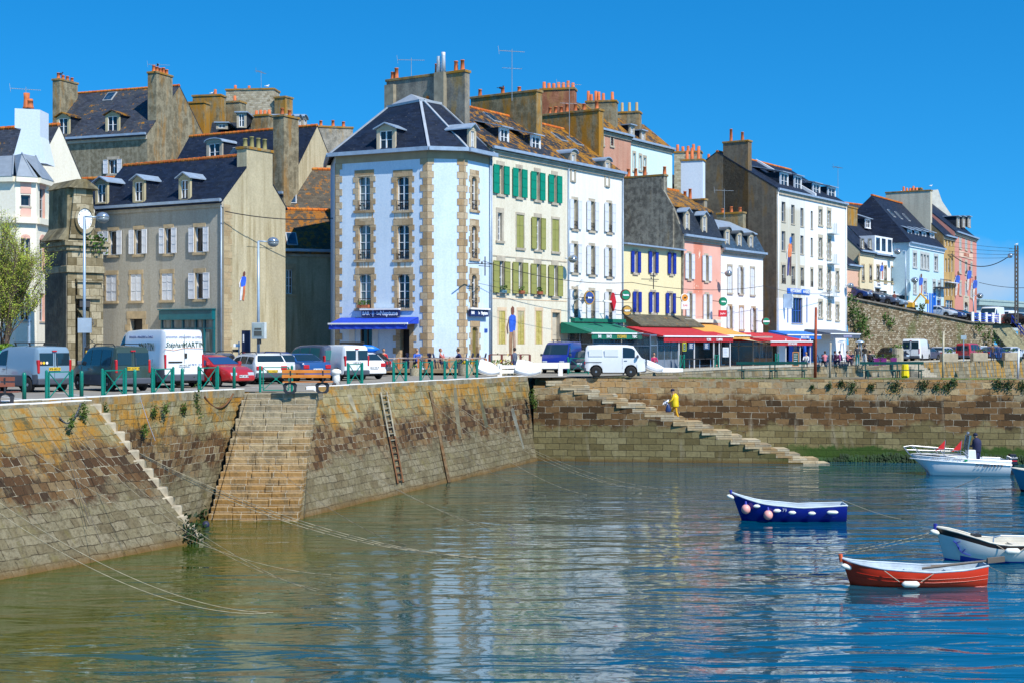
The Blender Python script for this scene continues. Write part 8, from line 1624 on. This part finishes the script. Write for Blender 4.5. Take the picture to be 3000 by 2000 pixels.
# motor boat
p=gd(2700,1391,0); MBW=gloss('white_gelcoat',(.74,.77,.78),.2); MBS=gloss('grey_shaded_gelcoat',(.50,.60,.63),.25)
t,sc=hull('white open motor boat with steel rail and two red flags, near the weedy pier foot',PM(p+Vector((-.45,.5,0)),-.05),4.75,1.9,[(0,.98),(.15,.93),(.5,.84),(1,.72)],.25,[MBW,flat('dark_blue_line',(.03,.06,.12)),MBW],name='motor_boat',rake=1.3,stern=.88,full=.5,thw=(.8,),inner=MBW,flare=.6)
for z_,r_ in ((0,.03),): m=MB(); m.path([(s_[8][0],-s_[8][1]-.02,s_[8][2]-.16) for s_ in sc],.03); m.build('rubbing_strake',MBW,t,fixn=False)
m=MB(); dk2=[s_[8] for s_ in sc[:9]]; m.face([(q[0],q[1]*.96,q[2]+.06+.05*math.sin(i/8*PI)) for i,q in enumerate(dk2)]+[(q[0],-q[1]*.96,q[2]+.06+.05*math.sin(i/8*PI)) for i,q in reversed(list(enumerate(dk2)))]); m.box(1.3,2.6,-.75,.75,.85,.98); m.build('foredeck',MBW,t)
ST=flat('stainless_tube',(.36,.37,.4),.3,.7)
m=MB()
for sd in (-1,1): m.path([(-.28,sd*.15,1.36),(.1,sd*.3,1.42),(2.4,sd*.78,1.22),(2.7,sd*.8,.95)],.015).path([(-.1,sd*.2,1.22),(2.5,sd*.8,1.1)],.012); [m.tube(a,b,.018) for a,b in (((0,sd*.12,.98),(-.28,sd*.15,1.36)),((.55,sd*.4,1.0),(.1,sd*.3,1.42)),((1.6,sd*.75,.95),(1.3,sd*.55,1.31)))]
m.path([(3.3,-.85,.86),(3.32,-.85,.95),(4.2,-.85,.92),(4.25,-.85,.82)],.015); m.build('steel_rail',ST,t,fixn=False)
m=MB(); m.box(2.75,3.2,-.35,.35,.6,1.25,top=.04); m.build('console',MBW,t,bev=.03); m=MB(); m.extr([(2.72,1.25),(2.80,1.25),(2.95,1.95),(2.9,1.97)],'y',-.33,.33); m.build('windscreen',CARG2(),t); m=MB(); m.path([(2.75,-.38,1.2),(2.85,-.38,1.95),(2.85,.38,1.95),(2.75,.38,1.2)],.025); m.ball((2.86,0,2.06),.08); m.build('windscreen_frame',ST,t,fixn=False)
for x in (1.55,2.35):
    m=MB(); m.tube((x,-.5,.95),(x+.08,-.5,1.75),.015); q=t; 
    fl=thing('marker_flag','%s red pennant flag standing in the motor boat'%('left' if x<2 else 'right'),'flag',WM[t].copy(),'red marker flags'); m.build('pole',ST,fl); m=MB(); m.extr([(x+.08,1.75),(x+.02,1.28),(x-.42,1.22 if x<2 else 1.18)],'y',-.51,-.49); m.build('flag_cloth',flat('flag_red',(.6,.01,.01)),fl)
m=MB(); m.box(4.72,4.82,-.25,.25,.2,.75); m.build('engine_bracket',MBW,t); m=MB(); m.box(4.8,5.25,-.22,.22,.5,1.05,top=.06); m.box(4.9,5.1,-.1,.1,-.3,.5); o=m.build('outboard_motor',gloss('black_cowl',(.012,.012,.015),.15),t,bev=.05); text('SUZUKI',.12,WL,o,None,5.03,-.23,.86); m=MB(); m.box(4.82,5.2,-.226,-.221,.68,.74); m.build('red_stripe',RD,o)
m=MB(); m.path([(4.6,-.7,.7),(4.62,-.7,.98),(4.78,-.7,.9),(4.8,-.7,.3)],.018).path([(4.6,-.5,.7),(4.62,-.5,.98),(4.78,-.5,.9),(4.8,-.5,.3)],.018); [m.bar((4.8,-.7,.35+.15*i),(4.8,-.5,.35+.15*i),.02) for i in range(4)]; m.build('boarding_ladder',ST,t,fixn=False)
def onh2(sc,L,x,z,off=.014):
    u=x/L*18; i=min(17,int(u)); 
    def yy(s_):
        for a,b in zip(s_,s_[1:]):
            if a[2]<=z<=b[2]: return a[1]+(b[1]-a[1])*(z-a[2])/(b[2]-a[2])
        return s_[8][1]
    return -(yy(sc[i])*(1-(u-i))+yy(sc[i+1])*(u-i))-off
KB=flat('black_hull_letter',(.03,.03,.035),.5)
for i,c in enumerate('D60639'): x=3.45+i*.165; text(c,.21,KB,t,None,x,onh2(sc,4.75,x,.52,.03),.52,sx=1,bold=.008,rx=PI/2-.25)
for i,c in enumerate('DZ'): x=3.05+i*.18; text(c,.2,KB,t,None,x,onh2(sc,4.75,x,.53,.03),.53,rx=PI/2-.25,shear=.2)
for i,c in enumerate('MERY 480 OPEN'): x=.95+i*.11; text(c,.12,flat('grey_hull_letter',(.2,.2,.22)),t,None,x,onh2(sc,4.75,x,.82,.05),.85,shear=.3,rz=-.1)
m=MB(); x=2.3; y=onh2(sc,4.75,2.4,.78,.05); m.box(2.42,2.58,y-.01,y,.74,.84); m.build('green_mark',flat('green_mark',(.0,.25,.1)),t)
q=WM[t]@Vector((3.35,-.05,.28)); person('person in a navy jacket standing at the helm of the motor boat, seen from behind',q,2.3,(.012,.016,.06),(.02,.02,.09),lean=.12,hair=(.02,.02,.03),hat=(.01,.015,.05),arms={-1:((.15,.22,.2),(.38,.12,.22)),1:((.15,.22,.2),(.38,.12,.22))})
p=gd(2972,1440,0); t,sc=hull('teal blue boat cut off by the right edge of the photo',PM(p+Vector((0,.4,0)),-.25),4.5,1.7,[(0,1.02),(.2,.9),(1,.7)],.25,[gloss('teal_hull',(.05,.22,.33),.3),flat('black_boot',(.01,.01,.015)),gloss('teal_hull',(.05,.22,.33),.3)],foot_=.14,inner=flat('cream_boat_inside',(.62,.58,.48)),rake=.5)
hp=[o for o in WM if 'at the helm' in str(o.get('label','')) and o.name.startswith('person')][0]; m=MB(); m.lathe((.08,0,.92),[(.17,-.10),(.20,-.05),(.205,.15),(.22,.35),(.20,.5),(.10,.6),(.05,.63)],14,sq=1.15); m.build('jacket',cl((.012,.016,.06)),hp,smooth=True)
# ================================================================ mooring ropes
ROPE=lambda c: flat('rope_%d'%int(c[0]*100),c,.9,var=.2)
LT=(.33,.29,.20); DKR=(.09,.08,.07)
def rope(label,a,b,sag,r=.018,c=LT,group='mooring ropes'):
    t=thing('mooring_rope',label,'rope',PM((0,0,0)),group); r*=.52; a=Vector(a); b=Vector(b); m=MB(); P=catenary(a,b,sag,22) if b.z>.02 or a.z<.5 else [Vector((a.x+(b.x-a.x)*i/22,a.y+(b.y-a.y)*i/22,.012+(a.z-.012)*(1-i/22)**(1.25+min(sag,1.5)*.55))) for i in range(23)]; m.path(P,r,5); m.build('strand',ROPE(c),t,fixn=False,smooth=True); return t
W0=-.05
pA=at(364,1302,48.0)
for i,(px,py,sg_,c) in enumerate(((1440,1643,1.0,LT),(1425,1640,1.25,LT),(1395,1635,1.5,LT))): rope(['upper strand of the thick rope bundle crossing in front of the wide steps','middle strand of the thick rope bundle','lower slack strand of the thick rope bundle'][i],pA,gd(px,py,W0),sg_,.022,c)
rope('pale rope running from the far left edge, upper of the nearest pair',at(-60,1430,33),gd(800,1800,W0),.75,.016); rope('pale rope running from the far left edge, lower of the nearest pair',at(-60,1460,32.5),gd(780,1803,W0),.95,.016)
pB=at(160,1215,46.2); rope('long thin rope from the left mooring post to the open water',pB,gd(935,1732,W0),.9,.012); rope('second thin rope from the left mooring post',pB,gd(925,1736,W0),.4,.012); rope('thin rope from the left edge, running down to the water',at(-40,1225,41),gd(970,1688,W0),.8,.012)
rope('dark rope hanging down the left wall from the mooring post',at(157,1210,45.9),at(262,1530,43.4),.05,.02,DKR); rope('second dark rope down the left wall',at(163,1212,45.9),at(300,1600,42.2),.1,.014,DKR)
rope('rope from the ring at the wall left of the wide steps',at(592,1165,55.3),gd(1190,1600,W0),.5,.014,(.2,.18,.14)); rope('blue grey rope hanging from the left wall top',at(410,1162,50.6),at(455,1290,49.9),.05,.022,(.25,.28,.34)); rope('dark rope from the blue grey rope down to the water',at(455,1290,49.8),gd(900,1600,W0)-Vector((8.5,3,0)),.3,.012,DKR)
rope('pale rope from the chain beside the wide steps to the water',at(893,1255,58.5),gd(1480,1565,W0),.5,.013); rope('second pale rope from the chain beside the wide steps',at(893,1258,58.4),gd(1500,1560,W0),.8,.013)
rope('dark rope tied at the top of the wall by the ladder',at(1122,1140,65.3),gd(1600,1455,W0),.3,.016,(.16,.14,.11)); rope('pale rope from the wall top right of the ladder',at(1222,1138,68.0),gd(1720,1452,W0),.5,.015); rope('pale rope from the blue ring on the wall',at(1300,1160,70.6),gd(1860,1432,W0),.5,.015); rope('second pale rope from the blue ring on the wall',at(1300,1162,70.5),gd(1880,1436,W0),.9,.015); rope('third pale rope fanning out from the blue ring',at(1302,1164,70.5),gd(1960,1437,W0),.9,.012)
rope('rope holding the blue rowing boat by its stern',gd(2463,1524,0)+Vector((.1,.3,.75)),gd(2640,1524,W0),.1,.013); rope('rope from the bow of the white boat towards the quay',gd(2752,1643,0)+Vector((0,.4,.85)),gd(2310,1637,W0),.5,.016); rope('second rope from the bow of the white boat',gd(2752,1643,0)+Vector((0,.4,.75)),gd(2330,1640,W0),.6,.013)
rope('rope from the bow of the red boat to the left',gd(2474,1716,0)+Vector((.1,.35,.5)),gd(2190,1709,W0),.25,.014); rope('rope from the stern of the red boat to the right edge',gd(2890,1690,0)+Vector((0,0,.35)),gd(3080,1725,W0)+Vector((0,0,.25)),.15,.014); rope('dark floating rope below the motor boat',gd(2740,1446,-.02),gd(2870,1405,0)+Vector((0,0,.15)),.05,.03,DKR)
# wall fittings: ladder, tracks, chain, tyre hose, tufts
def wl(px,z,off=.06):
    # point on the leaning bar-side wall
    best=None
    for i in range(401):
        a=i/400; h=(QZ-z)/(QZ+.6); q=Vector(topR[0]).lerp(Vector(topR[1]),a).lerp(Vector(bR[0]).lerp(Vector(bR[1]),a),h); d=abs(q.x/q.y*F+1500-px)
        if best is None or d<best[0]: best=(d,q)
    q=best[1]; return Vector((q.x+.9*off,q.y-.43*off,z))
t=thing('wall_ladder','rusty iron ladder fixed down the leaning harbour wall','ladder',PM((0,0,0))); 
for s_ in (-1,1):
    a=wl(1117+s_*9,4.3,.12); b=wl(1166+s_*8,.45,.12); mid=a.lerp(b,.5); m=MB(); m.bar(a,mid,.06,.09); m.build('rail',flat('old_grey_iron',(.24,.22,.16),.8,var=.3),t); m=MB(); m.bar(mid,b,.06,.09); m.build('rusty_rail',flat('rusty_iron',(.13,.055,.02),.9,var=.4),t)
a0,a1=wl(1108,4.3,.12),wl(1126,4.3,.12); b0,b1=wl(1158,.45,.12),wl(1174,.45,.12)
for i in range(14): u=(i+.5)/14; m=MB(); m.bar(a0.lerp(b0,u),a1.lerp(b1,u),.045); m.build('rung',flat('old_grey_iron',(.34,.33,.27)) if u<.55 else flat('rusty_iron',(.13,.055,.02)),t)
t=thing('wall_fender','long vertical rust brown timber fender right of the ladder','fender',PM((0,0,0))); m=MB(); m.bar(wl(1258,4.2,.06),wl(1312,.0,.06),.14,.1); m.build('timber',roughwall('rust_brown_timber',(.10,.06,.03),(.16,.12,.07),(.17,.07,.02),.2,3),t)
for (px,pb,za,zb_,c,lb_) in ((1395,1425,4.3,2.2,(.10,.10,.06),'dark wet groove stain board left on the wall'),(1330,1345,4.3,1.9,(.12,.11,.07),'dark vertical groove on the wall right of the timber'),(1498,1530,3.0,.8,(.22,.22,.18),'pale metal strip low on the wall near the corner'),(1022,1045,4.3,3.3,(.2,.18,.12),'short pale groove on the wall above the ladder')):
    t=thing('wall_groove',lb_,'groove',PM((0,0,0))); m=MB(); m.bar(wl(px,za,.01),wl(pb,zb_,.01),.22,.03); m.build('groove',flat('groove_%d'%px,c,.9,var=.35),t)
t=thing('rust_chain','rust brown chain loop hanging below the coping left of the wide steps','chain',PM((0,0,0))); m=MB(); a=at(592,1158,54.7); b=at(676,1150,56.2); m.path(catenary(a+Vector((.12,-.1,-.02)),b+Vector((.12,-.1,-.02)),.50,20),.035,6); m.build('links',flat('rusty_iron',(.13,.055,.02)),t,fixn=False)
t=thing('hose','dark curved hose hanging on the left wall by the mooring post','hose',PM((0,0,0))); m=MB(); m.path(catenary(at(175,1222,45.5),at(237,1180,46.2),.38,14),.03,6); m.build('loop',flat('dark_hose',(.06,.07,.08),.6),t,fixn=False,smooth=True)
for i,(px,py,Y,sz) in enumerate(((245,1208,46.6,.42),(210,1237,45.6,.32),(305,1200,49.0,.35),(452,1205,51.7,.3),(484,1200,52.2,.32),(540,1198,53.5,.3),(425,1258,50.9,.3),(578,1190,54.3,.5),(1385,1155,74,.35),(1560,1160,79.2,.6),(1568,1180,78.9,.5))):
    p=at(px,py,Y-.25); tf_=plant(['ivy tuft under the white edge at the left wall','small tuft below the hose on the left wall','hanging tuft right of the stone landing','tuft left of the middle of the left wall','tuft in the middle of the left wall','tuft right of the middle of the left wall','low tuft on the left wall','long mossy tuft near the rust chain','small tuft on the wall below the barriers','leafy tuft in the corner where wall and pier meet','lower leafy tuft in the wall corner'][i],p,sz*.38,.2,sz*(.8 if i!=7 else 1.9),int(360*sz),.05,(.055,.09,.012),group='tufts on the harbour walls')
for i,(px,py,sz) in enumerate(((2430,1128,.45),(2465,1122,.5),(2497,1133,.8),(2553,1132,.5),(2625,1132,1.0),(2705,1128,.8),(2745,1134,.6),(2775,1133,.8),(2796,1118,.5),(2925,1126,.8),(2957,1128,.9),(2995,1132,.7),(2380,1132,.3))):
    Y=81.80/(1+.1423*(px-1500)/F); p=at(px,py,Y); tf_=plant('tuft number'[:0]+['small green tuft on the pier wall, fourth','green tuft left of the round one on the pier wall','round green tuft under the white post on the pier','small tuft right of the round tuft on the pier wall','big tuft on the pier wall under the yellow bundle','tuft left of the long tuft group on the pier wall','middle of the long tuft group on the pier wall','right of the long tuft group on the pier wall','upright tuft over the long tuft group','pointed tuft near the right edge of the pier wall','large pointed tuft near the right edge','tuft cut by the right edge on the pier wall','leftmost tiny tuft on the pier wall'][i],p,sz*.42,.15,sz*.5,int(300*sz),.055,(.03,.06,.012),group='tufts on the pier wall')
for (px,py,Y,sz,lb_) in ((560,1578,47.2,.9,'dark seaweed clump at the foot of the narrow steps'),(585,1515,53.6,.5,'seaweed clump at left foot of the wide steps')): plant(lb_,at(px,py,Y-.3)+Vector((0,0,.1)),sz*.6,.5,sz*.7,int(260*sz),.09,(.012,.035,.006),name='seaweed',cat='seaweed')
t=thing('float','small dark blue float on the water near the wide steps','float',PM(gd(603,1544,0))); m=MB(); m.ball((0,0,.1),.14); m.build('body',flat('dark_float',(.015,.02,.05)),t,smooth=True)
t=thing('seaweed','long band of green seaweed along the foot of pier, right of the steps','seaweed',PM((0,0,0))); tag(t,kind='stuff'); m=MB()
for i in range(2600):
    x=random.uniform(15.5,40); y=81.2-(x-1.3)*.1423-.08-random.random()*.1; y+=.07; z=random.random()*(.50 if x>18 else .3)*(1+.2*math.sin(x*1.9)*math.sin(x*.7)); m.face([(x,y,z),(x+.08,y,z-.02),(x+.06,y-.035,z-.16),(x-.02,y-.03,z-.15)])
m.build('fronds',leafm('green_weed',(.010,.035,.003)),t,fixn=False)
# grass fringe on the pier
t=thing('grass_fringe','low moss and grass along the pier edge','grass',PM((0,0,0))); tag(t,kind='stuff'); m=MB()
for i in range(3800):
    x=random.uniform(4,42); 
    if math.sin(x*1.3)+math.sin(x*.47+2)<-.2: continue
    y=81.2-(x-1.3)*.1423+.52+abs(random.gauss(0,.35)); h=random.uniform(.03,.09); m.face([(x,y,QZ-.06),(x+.05,y,QZ-.06),(x+.03,y+.02,QZ-.06+h)])
m.build('blades',leafm('edge_grass',(.08,.12,.012)),t,fixn=False)
# ================================================================ tree, hedge, wires, birds
def tree(label,p,H,spread,n=70):
    t=thing('tree',label,'tree',PM(p)); rnd=random.Random(3); m=MB(); lf=MB(); m.tube((0,0,0),(0,0,.9),.16,.12,8)
    def br(a,d,L,r,k):
        pts=[a]; 
        for i in range(4): d=(d+Vector((rnd.gauss(0,.10),rnd.gauss(0,.10),.10))).normalized(); pts.append(pts[-1]+d*L/4)
        for i,(q0,q1) in enumerate(zip(pts,pts[1:])): m.tube(q0,q1,r*(1-.16*i),r*(1-.16*(i+1)),5,cap=False)
        if k<3:
            for i in range((6,6,5)[k]):
                u=rnd.uniform(.25,1); q=pts[0].lerp(pts[-1],u); dd=(d+Vector((rnd.gauss(0,.42),rnd.gauss(0,.42),rnd.gauss(.15,.2)))).normalized(); br(q,dd,L*rnd.uniform(.45,.7),r*.55,k+1)
        if k>=2:
            for q in range(24): u=rnd.random(); c=pts[0].lerp(pts[-1],u)+Vector((rnd.gauss(0,.1),rnd.gauss(0,.1),rnd.gauss(0,.1))); leaf(lf,c,rnd.uniform(.022,.05),0 if rnd.random()<.8 else 1)
    for i in range(9):
        a=2*PI*i/9+rnd.random()*.4; d=Vector((math.cos(a)*spread,math.sin(a)*spread,1)).normalized(); br(Vector((0,0,.5+.3*rnd.random())),d,H*.62,.055,0)
    m.build('trunk',flat('grey_brown_bark',(.13,.09,.06),.9,var=.3),t,fixn=False); lf.build('crown',[leafm('spring_leaves',(.28,.35,.04)),leafm('bud_leaves',(.38,.34,.07))],t,fixn=False)
p=at(8,0,71); tree('bare spring tree with many upright twigs and small fresh leaves, at the left edge',(p.x,p.y,QZ),6.3,.27); 
for i,(px,w,h,c) in enumerate(((20,2.0,1.9,(.13,.22,.015)),(62,1.5,1.6,(.10,.20,.02)),(-30,2.0,2.1,(.10,.18,.02)))):
    p=at(px,0,68.5); t=thing('hedge_bush',['bright green hedge bush under the bare tree','smaller bright green bush right of the tree foot','bright green bush at the very left edge'][i],'bush',PM((p.x,p.y,QZ))); m=MB()
    for k in range(1500): a=random.random()*2*PI; rr=random.random()**.5; zz_=random.random(); q=math.sqrt(max(0,1-(zz_)**3)); leaf(m,(math.cos(a)*rr*w*.5*q,math.sin(a)*rr*.8*q,zz_*h),.055)
    m.build('leaves',leafm('hedge_leaves_%d'%i,c),t,fixn=False); m=MB(); [m.tube((.2*k-.3,0,0),(.3*k-.4,0,h*.7),.03,.015,5) for k in range(4)]; m.build('stems',flat('plant_stem',(.12,.10,.04)),t)
p=at(8,0,66.5); t=thing('recycling_bin','green rounded recycling bin behind silver blue van bonnet','bin',PM((p.x,p.y,QZ))); m=MB(); m.lathe((0,0,0),[(.75,0),(.8,.6),(.75,1.2),(.5,1.5),(.01,1.6)],16,sq=.7); m.build('body',flat('bin_green',(.0,.30,.16),.4),t,smooth=True)
def wire(label,a,b,sag,r=.02): t=thing('overhead_wire',label,'wire',PM((0,0,0)),'overhead wires'); m=MB(); m.path(catenary(a,b,sag,18),r,4); m.build('cable',BLK(),t,fixn=False)
wire('dark cable across the beige gable to the alley roof',at(660,620,88.4),at(975,640,94),.25,.03); wire('thin cable crossing the cream and white house fronts',at(1415,765,89.5),at(1850,828,104),.5); wire('lower thin cable crossing the cream house',at(1400,830,89),at(1860,888,104),.3,.012); wire('cable along the yellow and pink houses',at(1850,828,104),at(2240,838,124),.45); wire('cable from the dark gable to the restaurant building',at(2240,838,124),at(2430,860,140),.3)
wire('thick cable from the pink house to the utility pole',at(2790,748,176),at(2962,747,170),1.4,.05); wire('lower cable from the pink house to the right edge',at(2868,828,176),at(3040,842,168),.3,.03)
for i in range(4): wire('thin high wire number'[:14]+[' at the top between pink house and pole',' second of the high set right of pink house',' third of the high set right of pink house',' lowest of the high set right of pink house'][i],at(2750,730+i*12-30+i*4,176),at(2965,728+i*9,170),.2,.018)
for i,(px,lb_) in enumerate(((2576,'white'),)): pass
# bracket with wires on houses
for (px,py,Y,lb_) in ((1412,775,89.3,'iron wire bracket on the right of the pale blue house'),(1908,820,106.5,'iron wire bracket on the yellow house'),(2425,858,140.5,'iron wire bracket on the restaurant building'),(2788,748,175.5,'iron wire bracket on the ochre house')):
    t=thing('wire_bracket',lb_,'bracket',PM(at(px,py,Y),.9)); m=MB(); m.bar((-1.3,0,0),(1.0,0,.05),.05).bar((.3,0,-.7),(.3,0,.5),.05).bar((-.3,0,-.1),(.8,.0,-.1),.04); m.build('bars',IRON(),t); m=MB(); [m.lathe((x,0,.05),[(.05,0),(.06,.08),(.03,.14)],8) for x in (0,)]; m.build('insulator',flat('insulator',(.1,.1,.1)),t)
def bird(label,p,white=True,az=0):
    t=thing('gull' if white else 'crow',label,'bird',PM(p,az)); m=MB(); m.ball((0,0,.14),.1,0,10,1.7,.8,.85); m.ball((.15,0,.25),.055,0,8); m.obox((-.2,0,.14),(1,0,-.1),(0,1,0),(0,0,1),.1,.035,.015); m.tube((.18,0,.25),(.25,0,.24),.015,.004,5); m.tube((0,.03,0),(0,.03,.08),.008).tube((0,-.03,0),(0,-.03,.08),.008); m.build('body',flat('gull_white' if white else 'crow_black',(.75,.75,.75) if white else (.015,.015,.02),.7),t,smooth=True)
bird('white gull on the ochre chimney of the rooftop cluster',at(622,278,133.4)); bird('white gull on the pale rubble chimney',at(783,257,140.5)); bird('black crow on the far left chimney',at(178,222,121),False); bird('black crow on the chimney of the tall old house',at(462,196,118.5),False,2); bird('dark bird on the ochre stack',at(1468,264,98.5),False); bird('white gull on a distant chimney, above the light sea blue house',at(2727,548,190)); bird('second white gull on the pots left of it',at(2637,566,179.8)); bird('white gull on the utility pole top',at(2978,720,170))
